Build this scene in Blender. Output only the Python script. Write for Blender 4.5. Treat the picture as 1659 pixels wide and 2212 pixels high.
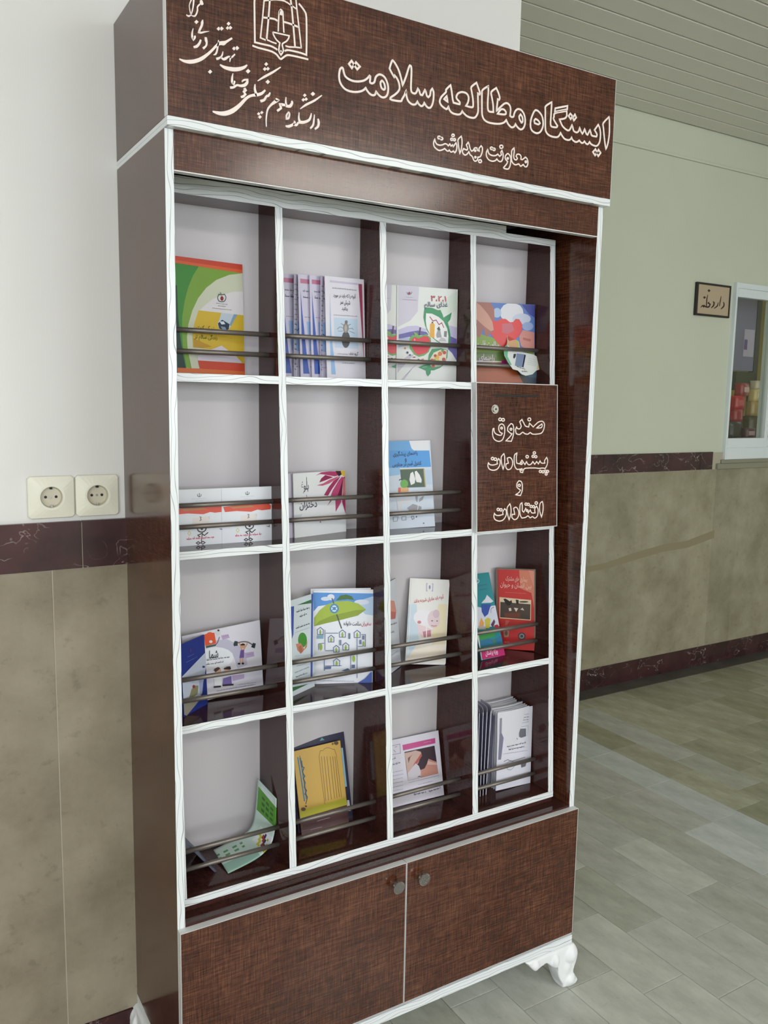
import bpy, bmesh, math, random
from mathutils import Vector, Matrix
from math import sin, cos, pi, radians
for o in list(bpy.data.objects): bpy.data.objects.remove(o)
random.seed(7)
SCN = bpy.context.scene
COL = SCN.collection
# ------------------------------------------------------------------ camera
cam = bpy.data.cameras.new('camera'); camo = bpy.data.objects.new('camera', cam); COL.objects.link(camo)
R = Vector((0.85636782, -0.51608419, 0.01706662)); U = Vector((0.05346878, 0.12150057, 0.99115019)); F = Vector((0.51359054, 0.8478766, -0.13164357))
camo.matrix_world = Matrix(((R.x, U.x, -F.x, -0.41969), (R.y, U.y, -F.y, -1.38294), (R.z, U.z, -F.z, 1.4045), (0, 0, 0, 1)))
cam.sensor_fit = 'VERTICAL'; cam.sensor_height = 24; cam.lens = 24 * 1820.45 / 2212; cam.clip_start = 0.02; cam.clip_end = 60
SCN.camera = camo
# ------------------------------------------------------------------ world, light, exposure
W = bpy.data.worlds.new('world'); SCN.world = W; W.use_nodes = True
W.node_tree.nodes['Background'].inputs[0].default_value = (0.90, 0.95, 1.0, 1); W.node_tree.nodes['Background'].inputs[1].default_value = 9.0
vs = SCN.view_settings; vs.view_transform = 'Standard'; vs.look = 'None'; vs.gamma = 1; vs.exposure = -0.20
try: vs.use_curve_mapping = False
except Exception: pass
# the room: floor z 0, ceiling z 2.745; cabinet wall at y .3046, recessed far wall at y 1.536
RX0, RX1, RY0, RYF, CZ = -2.6, 6.2, -5.4, 1.5358, 2.7454
WALLY, PX = 0.3046, 0.962          # wall behind the cabinet and its outer corner
LAMPS = [(2.15, -3.42), (-0.9, -3.42)]
LAMP_E = 20.0
WINL = [(-4.3, -2.1)]                # daylight window in the left wall, (y0, y1)
# daylight enters by windows behind the viewer, the rightmost added to brighten the right side (portals guide the sampling)
WINX = [(-1.9, -0.2), (0.9, 2.4), (2.9, 4.4)]
for a, b in WINX:
    l = bpy.data.lights.new('window_portal', 'AREA'); l.shape = 'RECTANGLE'; l.size = b - a; l.size_y = 1.5; l.cycles.is_portal = True
    lo = bpy.data.objects.new('window_portal', l); COL.objects.link(lo); lo.location = ((a + b) / 2, RY0 + 0.02, 1.7); lo.rotation_euler = (radians(-90), 0, pi)
for a, b in WINL:
    l = bpy.data.lights.new('window_portal', 'AREA'); l.shape = 'RECTANGLE'; l.size = b - a; l.size_y = 1.6; l.cycles.is_portal = True
    lo = bpy.data.objects.new('window_portal', l); COL.objects.link(lo); lo.location = (RX0 + 0.02, (a + b) / 2, 1.65); lo.rotation_euler = (radians(90), 0, radians(90) + pi)
# ------------------------------------------------------------------ helpers
def lin(c):
    f = lambda v: v / 12.92 if v <= 0.04045 else ((v + 0.055) / 1.055) ** 2.4
    return tuple(f(v / 255) for v in c) + (1,)
WL = {}
def link(name, me, mat=None, parent=None, loc=(0, 0, 0)):
    o = bpy.data.objects.new(name, me); COL.objects.link(o)
    if mat is not None and me is not None and len(me.materials) == 0:
        for m in (mat if isinstance(mat, (list, tuple)) else [mat]): me.materials.append(m)
    loc = Vector(loc)
    if parent is not None:
        o.parent = parent; o.location = loc - WL.get(parent, Vector())
    else: o.location = loc
    WL[o] = loc
    return o
def tag(o, label=None, cat=None, group=None, kind=None):
    if label: o['label'] = label
    if cat: o['category'] = cat
    if group: o['group'] = group
    if kind: o['kind'] = kind
    return o
def mesh(vs_, fs_, mids=None, smooth=False):
    me = bpy.data.meshes.new('m'); me.from_pydata([tuple(v) for v in vs_], [], fs_); me.update()
    if mids: me.polygons.foreach_set('material_index', mids)
    if smooth: me.polygons.foreach_set('use_smooth', [True] * len(me.polygons))
    return me
def bm_mesh(bm, smooth=False):
    bmesh.ops.recalc_face_normals(bm, faces=bm.faces[:])
    me = bpy.data.meshes.new('m'); bm.to_mesh(me); bm.free()
    if smooth: me.polygons.foreach_set('use_smooth', [True] * len(me.polygons))
    return me
def bx(bm, x0, x1, y0, y1, z0, z1, bev=0):
    r = bmesh.ops.create_cube(bm, size=1); v = r['verts']
    for q in v: q.co = Vector((x0 + (q.co.x + .5) * (x1 - x0), y0 + (q.co.y + .5) * (y1 - y0), z0 + (q.co.z + .5) * (z1 - z0)))
    if bev: bmesh.ops.bevel(bm, geom=list({e for q in v for e in q.link_edges}), offset=bev, segments=2, profile=.6, affect='EDGES')
def box(name, x0, x1, y0, y1, z0, z1, mat, parent=None, bev=0.0006, loc=(0, 0, 0)):
    bm = bmesh.new(); bx(bm, x0, x1, y0, y1, z0, z1, bev)
    return link(name, bm_mesh(bm), mat, parent, loc)
def prism(bm, poly, axis, a, b, bev=0):
    """extrude a 2-D polygon: axis 'x' -> poly is (y,z); 'y' -> (x,z); 'z' -> (x,y)"""
    f = {'x': lambda p, t: (t, p[0], p[1]), 'y': lambda p, t: (p[0], t, p[1]), 'z': lambda p, t: (p[0], p[1], t)}[axis]
    A = [bm.verts.new(f(p, a)) for p in poly]; B = [bm.verts.new(f(p, b)) for p in poly]; n = len(poly)
    bm.faces.new(A); bm.faces.new(B[::-1])
    for i in range(n): bm.faces.new((A[i], B[i], B[(i + 1) % n], A[(i + 1) % n]))
    if bev: bmesh.ops.bevel(bm, geom=list({e for q in A + B for e in q.link_edges}), offset=bev, segments=2, profile=.6, affect='EDGES')
def cyl(bm, p, q, r, seg=16, r2=None):
    p, q = Vector(p), Vector(q); d = (q - p); L = d.length; rot = d.to_track_quat('Z', 'Y').to_matrix().to_4x4()
    bmesh.ops.create_cone(bm, cap_ends=True, segments=seg, radius1=r, radius2=r if r2 is None else r2, depth=L, matrix=Matrix.Translation((p + q) / 2) @ rot)
# ------------------------------------------------------------------ materials
class NT:
    def __init__(s, name):
        s.m = bpy.data.materials.new(name); s.m.use_nodes = True; s.t = s.m.node_tree; s.b = s.t.nodes['Principled BSDF']
    def n(s, typ, **k):
        x = s.t.nodes.new(typ)
        for a, v in k.items():
            if a.startswith('i_'):
                key = a[2:]; x.inputs[int(key) if key.isdigit() else key.replace('_', ' ')].default_value = v
            else: setattr(x, a, v)
        return x
    def l(s, a, b): s.t.links.new(a, b)
    def coords(s, scale, src='Object', loc=(0, 0, 0)):
        tc = s.n('ShaderNodeTexCoord'); mp = s.n('ShaderNodeMapping'); mp.inputs['Scale'].default_value = scale; mp.inputs['Location'].default_value = loc
        s.l(tc.outputs[src], mp.inputs[0]); return mp.outputs[0]
    def noise(s, scale, sc=1, detail=3, rough=.55, src='Object', loc=(0, 0, 0), dist=0):
        v = s.coords(scale if isinstance(scale, tuple) else (scale,) * 3, src, loc)
        x = s.n('ShaderNodeTexNoise'); x.inputs['Scale'].default_value = sc; x.inputs['Detail'].default_value = detail; x.inputs['Roughness'].default_value = rough; x.inputs['Distortion'].default_value = dist
        s.l(v, x.inputs['Vector']); return x.outputs['Fac']
    def ramp(s, fac, stops):
        r = s.n('ShaderNodeValToRGB'); e = r.color_ramp.elements
        while len(e) < len(stops): e.new(0.5)
        for q, (p, c) in zip(e, stops): q.position = p; q.color = c if len(c) == 4 else lin(c)
        s.l(fac, r.inputs[0]); return r.outputs[0]
    def mix(s, fac, a, b, typ='MIX'):
        x = s.n('ShaderNodeMix', data_type='RGBA', blend_type=typ)
        for sock, v in ((x.inputs[0], fac), (x.inputs[6], a), (x.inputs[7], b)):
            if hasattr(v, 'is_linked') or hasattr(v, 'links'): s.l(v, sock)
            else: sock.default_value = v
        return x.outputs[2]
    def math(s, op, a, b=0.0):
        x = s.n('ShaderNodeMath', operation=op)
        for i, v in enumerate((a, b)):
            if hasattr(v, 'links'): s.l(v, x.inputs[i])
            else: x.inputs[i].default_value = v
        return x.outputs[0]
    def bump(s, fac, strength=.2, dist=.001):
        b = s.n('ShaderNodeBump'); b.inputs['Strength'].default_value = strength; b.inputs['Distance'].default_value = dist
        s.l(fac, b.inputs['Height']); s.l(b.outputs[0], s.b.inputs['Normal'])
    def done(s, color=None, rough=.5, metal=0, spec=.5, coat=0, emis=None):
        if color is not None:
            if hasattr(color, 'links'): s.l(color, s.b.inputs['Base Color'])
            else: s.b.inputs['Base Color'].default_value = color if len(color) == 4 else lin(color)
        if hasattr(rough, 'links'): s.l(rough, s.b.inputs['Roughness'])
        else: s.b.inputs['Roughness'].default_value = rough
        s.b.inputs['Metallic'].default_value = metal; s.b.inputs['Specular IOR Level'].default_value = spec
        if coat: s.b.inputs['Coat Weight'].default_value = coat; s.b.inputs['Coat Roughness'].default_value = .05
        return s.m
M = {}
def plain(name, c, rough=.5, metal=0, spec=.5):
    M[name] = NT(name).done(c, rough, metal, spec); return M[name]
def linen(name, dark, mid, light, rough, spec=.5):
    t = NT(name)
    a = t.noise((520, 520, 26), detail=2, rough=.6); b = t.noise((26, 26, 520), detail=2, rough=.6); c = t.noise(7, detail=3)
    s_ = t.math('ADD', t.math('MULTIPLY', a, .42), t.math('ADD', t.math('MULTIPLY', b, .42), t.math('MULTIPLY', c, .22)))
    col = t.ramp(s_, [(.38, dark), (.53, mid), (.70, light)])
    r = t.math('ADD', t.math('MULTIPLY', s_, .12), rough - .06)
    t.bump(s_, .08, .0004)
    M[name] = t.done(col, r, spec=spec)
linen('linen_brown', (40, 17, 9), (72, 38, 24), (112, 71, 50), .15, .5)
linen('gloss_brown', (46, 24, 21), (61, 34, 30), (77, 46, 41), .09, .34)
def edge(name, along):
    t = NT(name); tc = t.n('ShaderNodeTexCoord'); sp = t.n('ShaderNodeSeparateXYZ'); t.l(tc.outputs['Object'], sp.inputs[0])
    u = sp.outputs[{'x': 0, 'z': 2, 'y': 1}[along]]; v = sp.outputs[{'x': 2, 'z': 0, 'y': 2}[along]]
    cb = t.n('ShaderNodeCombineXYZ'); t.l(t.math('MULTIPLY', u, 9.0), cb.inputs[0]); t.l(t.math('MULTIPLY', v, 30.0), cb.inputs[1])
    nz = t.n('ShaderNodeTexNoise'); nz.inputs['Scale'].default_value = 1; nz.inputs['Detail'].default_value = 1; t.l(cb.outputs[0], nz.inputs['Vector'])
    w = t.math('ADD', v, t.math('MULTIPLY', nz.outputs['Fac'], .026))
    s_ = t.math('SINE', t.math('MULTIPLY', w, 2 * pi / .0075))
    col = t.ramp(s_, [(0, (220, 224, 226)), (.90, (220, 224, 226)), (.985, (150, 152, 158))])
    M[name] = t.done(col, .22)
edge('edge_x', 'x'); edge('edge_z', 'z'); edge('edge_y', 'y')
plain('edge_white', (208, 208, 208), .3)
plain('letter', (236, 222, 215), .45)
t = NT('back_white'); M['back_white'] = t.done(t.ramp(t.noise(3), [(.3, (190, 186, 190)), (.7, (197, 192, 196))]), .35)
plain('steel', (122, 115, 109), .36, .5)
plain('chrome', (190, 188, 182), .18, 1)
plain('black_hole', (14, 12, 12), .6)
plain('dark_board', (40, 34, 32), .6)
plain('leg_white', (226, 228, 230), .4)
t = NT('knob_face'); tc = t.n('ShaderNodeTexCoord'); sp = t.n('ShaderNodeSeparateXYZ'); t.l(tc.outputs['Object'], sp.inputs[0])
k1 = t.math('SINE', t.math('MULTIPLY', t.math('ADD', sp.outputs[0], sp.outputs[2]), 2000)); k2 = t.math('SINE', t.math('MULTIPLY', t.math('SUBTRACT', sp.outputs[0], sp.outputs[2]), 2000))
kk = t.math('MULTIPLY', k1, k2); t.bump(kk, .6, .001)
M['knob_face'] = t.done(t.ramp(kk, [(.40, (70, 66, 64)), (.60, (225, 222, 216))]), .25, .8)
t = NT('wall_paint'); nz = t.noise(40, detail=4); t.bump(nz, .06, .002)
M['wall_paint'] = t.done(t.ramp(t.noise(1.5), [(.3, (216, 215, 212)), (.7, (222, 221, 218))]), .55)
t = NT('far_paint'); nz = t.noise(40, detail=4); t.bump(nz, .06, .002)
M['far_paint'] = t.done(t.ramp(t.noise(1.2), [(.3, (200, 205, 186)), (.7, (207, 211, 192))]), .5)
def stone(name, a, b, c, scale, rough, bump=.05):
    t = NT(name); n1 = t.noise(scale, detail=6, rough=.65); n2 = t.noise(scale * 6.5, detail=4, rough=.6, loc=(3, 1, 7)); n3 = t.noise((scale * 1.6, scale * 1.6, scale * 1.6), detail=2, loc=(9, 4, 2), dist=1.5)
    col = t.ramp(n1, [(.32, a), (.5, b), (.68, c)])
    spots = t.ramp(n2, [(.30, (110, 100, 80)), (.40, (255, 255, 255)), (1, (255, 255, 255))])
    col = t.mix(.22, col, spots, 'MULTIPLY')
    oi = t.n('ShaderNodeObjectInfo'); rv = t.ramp(oi.outputs['Random'], [(0, (224, 224, 224)), (1, (255, 255, 255))])
    col = t.mix(.8, col, rv, 'MULTIPLY')
    t.bump(n2, bump, .001)
    M[name] = t.done(col, rough)
stone('dado_stone', (124, 113, 95), (142, 132, 113), (156, 146, 127), 5.5, .32)
def floor_stone(name, a, b, c, ra, rb, rough):
    t = NT(name); n1 = t.noise((7, 3, 5), detail=6, rough=.65, src='Generated', dist=.4); tc = t.n('ShaderNodeTexCoord'); oi = t.n('ShaderNodeObjectInfo')
    geo = t.noise((16, 7, 6), detail=6, rough=.62, src='Object')
    col = t.ramp(geo, [(.30, a), (.5, b), (.70, c)])
    col = t.mix(.85, col, t.ramp(oi.outputs['Random'], [(0, ra), (.5, (235, 235, 235)), (1, rb)]), 'MULTIPLY')
    n2 = t.noise(70, detail=4, loc=(2, 2, 2)); col = t.mix(.14, col, t.ramp(n2, [(.28, (120, 118, 105)), (.4, (255, 255, 255))]), 'MULTIPLY')
    M[name] = t.done(col, t.math('ADD', t.math('MULTIPLY', geo, .15), rough))
floor_stone('floor_stone', (172, 174, 165), (189, 191, 183), (203, 205, 198), (222, 222, 212), (255, 255, 252), .14)
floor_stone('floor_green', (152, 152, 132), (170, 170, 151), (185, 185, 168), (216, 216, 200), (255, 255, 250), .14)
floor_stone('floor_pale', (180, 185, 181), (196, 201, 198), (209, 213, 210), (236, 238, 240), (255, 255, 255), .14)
plain('grout', (128, 128, 114), .7)
plain('white_grout', (176, 168, 150), .7)
t = NT('burgundy'); n1 = t.noise(7, detail=5, rough=.6); n2 = t.noise((11, 9, 16), detail=3, rough=.55, loc=(5, 2, 9), dist=.8); n3 = t.noise(6, detail=3, rough=.6, loc=(1, 7, 3), dist=.3)
base = t.ramp(n1, [(.3, (44, 26, 28)), (.7, (74, 42, 44))])
vein = t.ramp(n2, [(.488, (0, 0, 0)), (.50, (255, 255, 255)), (.512, (0, 0, 0))]); msk = t.ramp(n3, [(.48, (0, 0, 0)), (.62, (255, 255, 255))])
vv = t.n('ShaderNodeMix', data_type='RGBA', blend_type='MULTIPLY'); vv.inputs[0].default_value = 1; t.l(vein, vv.inputs[6]); t.l(msk, vv.inputs[7])
bw = t.n('ShaderNodeRGBToBW'); t.l(vv.outputs[2], bw.inputs[0])
M['burgundy'] = t.done(t.mix(bw.outputs[0], base, lin((170, 160, 158))), .22)
t = NT('slate'); M['slate'] = t.done(t.ramp(t.noise(9, detail=5), [(.3, (62, 62, 56)), (.7, (92, 92, 84))]), .3)
plain('slat_paint', (222, 218, 210), .38)
plain('slat_gap', (70, 70, 62), .8)
plain('pvc_white', (222, 230, 232), .3)
plain('socket_white', (224, 222, 206), .32)
plain('socket_well', (196, 190, 170), .4)
plain('concrete', (140, 138, 120), .8)
# print: flat ink colours are carried by the mesh
t = NT('print_ink'); at = t.n('ShaderNodeVertexColor', layer_name='Col'); M['print_ink'] = t.done(t.mix(1.0, at.outputs[0], (.84, .84, .84, 1), 'MULTIPLY'), .38)
_pc = {}
def paper(c, rough=.42):
    k = tuple(c)
    if k not in _pc: _pc[k] = NT('paper_%02x%02x%02x' % k).done(tuple(v * .84 for v in lin(k)[:3]) + (1,), rough)
    return _pc[k]
t = NT('window_glass'); lw = t.n('ShaderNodeLayerWeight'); fr_ = t.math('ADD', t.math('MULTIPLY', t.math('POWER', lw.outputs['Facing'], 4.0), .5), .04); tr = t.n('ShaderNodeBsdfTransparent'); tr.inputs[0].default_value = (.93, .96, .95, 1); gl = t.n('ShaderNodeBsdfGlossy'); gl.inputs['Roughness'].default_value = .02
mx = t.n('ShaderNodeMixShader'); t.l(fr_, mx.inputs[0]); t.l(tr.outputs[0], mx.inputs[1]); t.l(gl.outputs[0], mx.inputs[2]); t.l(mx.outputs[0], t.t.nodes['Material Output'].inputs['Surface'])
M['glass'] = t.m
t = NT('lamp_glow'); t.b.inputs['Emission Color'].default_value = (1, .97, .90, 1); t.b.inputs['Emission Strength'].default_value = LAMP_E; M['lamp_glow'] = t.done((240, 240, 235), .6)
# ------------------------------------------------------------------ measured shapes (mm in the plane of their own board or cover)
LET = {'title':[[[307.7,1973.3],[304.6,1970.2],[303,1964.2],[302.6,1956.7],[304.2,1949.7],[308,1944.2],[314.4,1939.6],[323.4,1937.8],[334.9,1938.6],[345.2,1941.6],[351.6,1945.2],[355.7,1949.2],[358.8,1945.5],[363.4,1941.6],
[368.7,1939.9],[373.3,1940.7],[375.5,1942.8],[377.2,1947.4],[380.5,1944.3],[385.9,1941],[391.9,1940.3],[397.9,1943.2],[401.2,1949.3],[402.1,1958.2],[400.4,1965.4],[396.7,1972.3],[391.2,1976.6],[383.9,1977.5],
[378.6,1974.6],[375.4,1970.2],[374.2,1965.7],[372.9,1962.2],[369,1959.6],[365.7,1959.7],[364.1,1961],[364.6,1965.9],[364.9,1970.3],[363.2,1971.2],[360.4,1967.7],[355.2,1963],[348.8,1959.6],[338.5,1956.7],[328.2,1956],
[319.3,1958],[314.2,1961.2],[311.6,1966.9],[310.2,1971.9],[309,1973.2]],[[388.7,1968],[386.1,1964.8],[386.2,1960.5],[388.3,1955.5],[392.4,1953.6],[395,1955.2],[395.3,1959],[393.5,1964.1],[390.7,1967.3]],[[326.8,1988.5],
[321.5,1982.1],[327.3,1976.5],[332.3,1983.3]],[[335.7,1987.7],[332.3,1981.7],[338.2,1976.6],[343.5,1982.4]],[[409.4,2005.7],[406.8,2000.3],[404.7,1993.4],[405,1990.2],[414,1979],[415.3,1982],[420.2,1978],[424.4,1971.2],
[426,1962.8],[423.4,1956.8],[416.7,1950.1],[408,1943.5],[406.7,1940.5],[411.5,1939.5],[428.5,1940.8],[431.9,1945.3],[437.2,1954],[440,1961.7],[440.6,1954.6],[442.8,1947.3],[447.1,1942.6],[454.1,1940],[461.1,1941.6],
[464.9,1947],[468.1,1943.1],[473.1,1940.7],[477.3,1942.6],[480,1947.6],[484.4,1942.8],[489.4,1940.6],[494.4,1942.4],[498.5,1949.9],[500.3,1960.4],[500,1970.4],[497,1975.4],[493.6,1970.9],[492.3,1963.3],[488.9,1959.1],
[485.3,1960.9],[483,1967.1],[480.8,1970.1],[478.1,1965.1],[475.4,1960.1],[471.1,1960.4],[468.2,1966.5],[465.3,1969.3],[462.6,1963.2],[459.2,1959.8],[452.9,1960.3],[450.4,1965.3],[450.2,1976.3],[450.7,1992.9],
[450,2003.8],[446.9,2005.5],[444.3,2000.4],[439.2,1985.1],[432.4,1968.4],[429.7,1977.8],[423.9,1991.9],[416.9,2001.3],[411.4,2006.1]],[[537.9,1989.7],[528.1,1980],[527.6,1975.3],[518.6,1966.3],[514.8,1959.4],
[514.7,1954.2],[519.1,1949.4],[527.9,1945.8],[531.2,1946.4],[534.4,1951.2],[536.6,1945.8],[542.2,1941.6],[550.3,1940.5],[558.5,1941.2],[563.2,1943.8],[566.4,1948.6],[570,1945.6],[577.7,1941.7],[587.4,1940.7],
[595.7,1942.2],[601.1,1948],[603.6,1955.9],[602.7,1971.6],[601.6,1987.3],[605.9,1986],[606.5,1989.3],[601.9,1998],[597.7,2005.6],[586,1995.9],[587,1987.7],[590.2,1975.7],[591.4,1963.2],[588.1,1959.6],[574.3,1959.5],
[578.2,1965],[580.4,1972.8],[579,1978.8],[573.4,1982.5],[563.8,1982.4],[555.8,1978.6],[552.2,1973.2],[552.7,1968.6],[559.7,1963.7],[559.8,1960],[555.1,1959.7],[545.6,1960],[543.4,1965.8],[540.9,1977.8]],[[529.8,1969],
[524,1962.2],[532.2,1959]],[[624.9,2004.5],[612.5,1995.3],[611.5,1987.1],[612.5,1960.7],[613.7,1950.2],[618.2,1943],[628.3,1939.4],[645.5,1939.9],[658.4,1942.2],[667.7,1946.3],[672.6,1951.5],[677.3,1945.2],
[684.9,1940.5],[690.1,1941.1],[693.7,1943.7],[696.1,1948],[701.1,1943.3],[708.8,1940.2],[715.4,1943],[719.5,1950.4],[720.1,1960.4],[717,1969.8],[710,1976.2],[701.7,1977.2],[695.2,1973],[691.8,1966.4],[690.6,1961.2],
[686.2,1959.4],[681.7,1960.8],[682.2,1966.8],[682.6,1973.5],[680.1,1979.5],[674.1,1982.8],[666.9,1980.9],[658.5,1973.9],[648.1,1963.9],[648.5,1971.5],[650,1985.8],[653.6,1985.4],[654.6,1989.9],[650.9,1997.8],
[645.5,2005.4],[633.8,1996.1],[635.6,1986.3],[639,1974.1],[640.3,1960.4],[630.3,1959.6],[626.6,1964.3],[625.9,1979.2],[626.7,1995.3],[625.9,2004.2]],[[658.7,1968.6],[650.4,1959],[669.2,1961.2],[671.2,1966],
[666.7,1969.5]],[[708.1,1968.2],[704.6,1963.7],[706.4,1958],[711.1,1953.3],[714,1956],[712.8,1963.6]],[[744.9,1982.4],[741,1977.7],[736.1,1966.8],[734.1,1956.4],[735.7,1946.7],[741.5,1941.6],[751.3,1940.2],
[759.5,1943.6],[764.7,1950.6],[767.1,1959.1],[765.8,1969.1],[761.9,1976.5],[753.2,1982.4],[746.9,1983.3]],[[747.1,1966.8],[743.8,1963.2],[744.8,1958.3],[754.6,1957.5],[758.6,1960.7],[754.2,1964.5]],[[787,2005.8],
[772.1,1995.5],[771.5,1986.3],[773.1,1957.1],[775.5,1947.4],[782.1,1942.4],[792.2,1940.5],[803.6,1941.3],[809.9,1944.4],[814.6,1951.4],[819.2,1946.5],[826.8,1941.6],[837,1941.2],[842.7,1944.2],[845.1,1947.7],
[848.7,1943.1],[856.2,1940.7],[862.1,1942.2],[866.6,1945.5],[871,1942.6],[874.1,1941.5],[877.8,1942.6],[881.3,1945.9],[886,1942.4],[890.6,1941.6],[893.5,1944.2],[895.9,1947.2],[901.2,1943.3],[911.9,1941.9],[918,1943.4],
[923,1949],[925.5,1956.9],[925.8,1968.6],[923.2,1978.8],[918.1,1985.4],[908.3,1973.1],[915.7,1965.8],[914.5,1960.9],[901.5,1960.8],[898.1,1966.1],[895.5,1970.9],[892.1,1965.6],[889.4,1960.4],[885.5,1961.8],
[880.4,1970.4],[877.8,1964.7],[874.4,1959.9],[870.4,1963.5],[866.2,1970.6],[863.7,1963.4],[858.7,1959.9],[850.5,1961.1],[847.1,1967.8],[844.7,1972.1],[841.4,1965.8],[837.3,1960.4],[830,1960.2],[819.5,1965.1],
[813.3,1972.3],[810.2,1976.9],[824.3,1981.4],[829.1,1987.4],[828.5,1996.6],[798.1,1987],[795,1979.3],[794.5,1974.1],[805.2,1963.7],[802.5,1960.2],[789.7,1959.5],[786.6,1964.6],[786.7,1974.8],[787.2,1990.1],
[787.4,2000.3]],[[796.5,1989.3],[797.6,1996.1],[830.1,2006.6],[829.8,1999.9]],[[838.9,1993.3],[834.2,1987.8],[840.3,1982.7],[845.1,1989.2]],[[851.4,1994],[846,1986.3],[849.2,1981.7],[855.4,1988.5]],[[947.9,2006],
[932.4,1991],[933.5,1981.6],[938.7,1956.9],[943.7,1940.6],[948.4,1952],[951.3,1971.8],[950.8,1987.8],[949.6,2000.4]],[[913.6,1935.7],[906.7,1928.8],[913.2,1922.9],[918.2,1929.5]],[[922.3,1936.1],[917.5,1927.8],
[922.5,1922.7],[928.9,1930.7]]],'subtitle':[[[505.2,1888.3],[503,1883],[502.8,1878.6],[505,1874],[512.1,1870.2],[517.6,1870],[524.6,1872.8],[528,1875],[533.1,1871.9],[536.6,1871.9],[538.7,1873.9],[542.3,1871.2],
[545.1,1871.6],[547.9,1873.7],[551.6,1871.2],[555,1876],[556.1,1883.9],[553.8,1889.6],[550.4,1885.2],[547.6,1881.4],[546.1,1884.5],[542.6,1881.7],[539.7,1885.1],[536.3,1881.3],[532.7,1883.4],[528.4,1883.8],
[524.3,1881.5],[517.4,1879.3],[510.4,1879.8],[506.8,1883.6]],[[565.5,1903.2],[558.6,1896.5],[558.8,1889.9],[563.1,1871.1],[566.3,1880],[567.8,1890.3],[567.1,1899.1]],[[572,1882],[569.3,1877.1],[570.9,1872.9],
[576.1,1870.9],[581.1,1874],[584.5,1878.4],[587.7,1873.3],[592.9,1870.7],[596.8,1864.6],[601.3,1863.6],[605.6,1867.1],[606.1,1871.7],[612,1873.7],[616.1,1882.3],[616.5,1890.3],[613.4,1893.7],[608.4,1887.9],
[609.4,1883.5],[604.9,1883.9],[603.3,1888.2],[598.1,1887.3],[594.6,1882.3],[590.3,1880.5],[587.2,1884.5],[584,1892.9],[582.2,1895.1],[578,1889.7],[581.4,1883.5],[579.4,1880.4],[574.3,1881.3]],[[629.3,1889.5],
[626.5,1883.9],[626.8,1877.2],[632.3,1871.2],[641.4,1869.7],[648.9,1872],[652.5,1875.5],[657.3,1872.2],[663.4,1872.5],[667,1877.7],[667.9,1885.9],[664.7,1893.4],[661.9,1889.5],[663.6,1885.2],[659.1,1881.6],
[654.4,1884.9],[648.5,1881.1],[639.4,1880.3],[632.6,1882.6],[630.1,1887.9]],[[678,1889.2],[673.6,1884.5],[673.9,1878.8],[679.5,1875],[677.4,1870],[670,1862],[672.4,1860.6],[682.4,1861.5],[686.7,1870.3],[687.3,1880.8],
[684.3,1887.3],[680.3,1889.6]],[[694.5,1902.8],[689.3,1897.4],[688.8,1890.3],[689.3,1880],[692.7,1874.1],[699.9,1871.7],[707.6,1874.6],[712.5,1871.3],[716.4,1873],[719.5,1875.2],[724.4,1871.9],[729.1,1873.2],
[731.5,1880.6],[729.2,1887.3],[724.3,1890.1],[718.9,1885.7],[715.9,1884.1],[712.7,1884.7],[713.2,1889.5],[709.1,1892.9],[702.8,1892],[700.7,1888.1],[704,1884.6],[701,1881.2],[696.3,1882.2],[694.4,1887.7],[695.5,1897.2]],
[[517.9,1893.1],[517.1,1891.2],[514.9,1890.2],[512.7,1890.5],[511.8,1892.1],[512.6,1893.9],[514.8,1895],[517,1894.6]],[[523.3,1892],[522.5,1890.3],[520.5,1889.4],[518.5,1889.7],[517.7,1891.1],[518.4,1892.8],
[520.4,1893.7],[522.4,1893.4]],[[549.4,1902.2],[548.6,1900.5],[546.6,1899.5],[544.6,1899.8],[543.7,1901.2],[544.5,1902.9],[546.4,1903.9],[548.5,1903.6]],[[546.2,1894.5],[545.5,1893],[543.7,1892.1],[541.9,1892.4],
[541.1,1893.6],[541.8,1895.2],[543.6,1896],[545.4,1895.8]],[[552.6,1895],[551.9,1893.5],[550.1,1892.6],[548.3,1892.9],[547.5,1894.1],[548.2,1895.7],[550,1896.5],[551.8,1896.3]],[[601,1882.7],[600.5,1881.8],
[599.4,1881.2],[598.2,1881.4],[597.7,1882.2],[598.2,1883.2],[599.3,1883.7],[600.5,1883.5]],[[601.9,1871],[601.4,1870.1],[600.3,1869.5],[599.1,1869.7],[598.6,1870.5],[599.1,1871.5],[600.2,1872],[601.4,1871.8]],
[[615.4,1865.7],[614.5,1863.7],[612,1862.5],[609.4,1862.9],[608.3,1864.7],[609.3,1866.7],[611.8,1867.9],[614.3,1867.5]],[[641.6,1893.7],[640.8,1892],[638.7,1891],[636.5,1891.3],[635.6,1892.8],[636.4,1894.5],
[638.5,1895.5],[640.6,1895.2]],[[647.7,1892.8],[646.9,1891],[644.8,1890],[642.6,1890.4],[641.7,1891.8],[642.5,1893.6],[644.6,1894.6],[646.7,1894.2]],[[666.6,1900.6],[665.5,1898.3],[662.7,1897],[659.9,1897.4],
[658.7,1899.4],[659.7,1901.6],[662.5,1902.9],[665.3,1902.5]],[[681.4,1881.1],[680.9,1880],[679.6,1879.4],[678.3,1879.6],[677.7,1880.5],[678.2,1881.5],[679.4,1882.2],[680.8,1882]],[[728.2,1881.9],[727.6,1880.6],
[726.1,1879.9],[724.5,1880.1],[723.8,1881.2],[724.4,1882.4],[725.9,1883.2],[727.5,1882.9]]],'cal':[[[41.7,2033.3,0.8],[44.2,2032.2,1.43],[41.2,2021.8,1.71],[40.9,2018.3,2],[37.9,2010.8,1.26],[37.9,2005.1,1.26],
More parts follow.
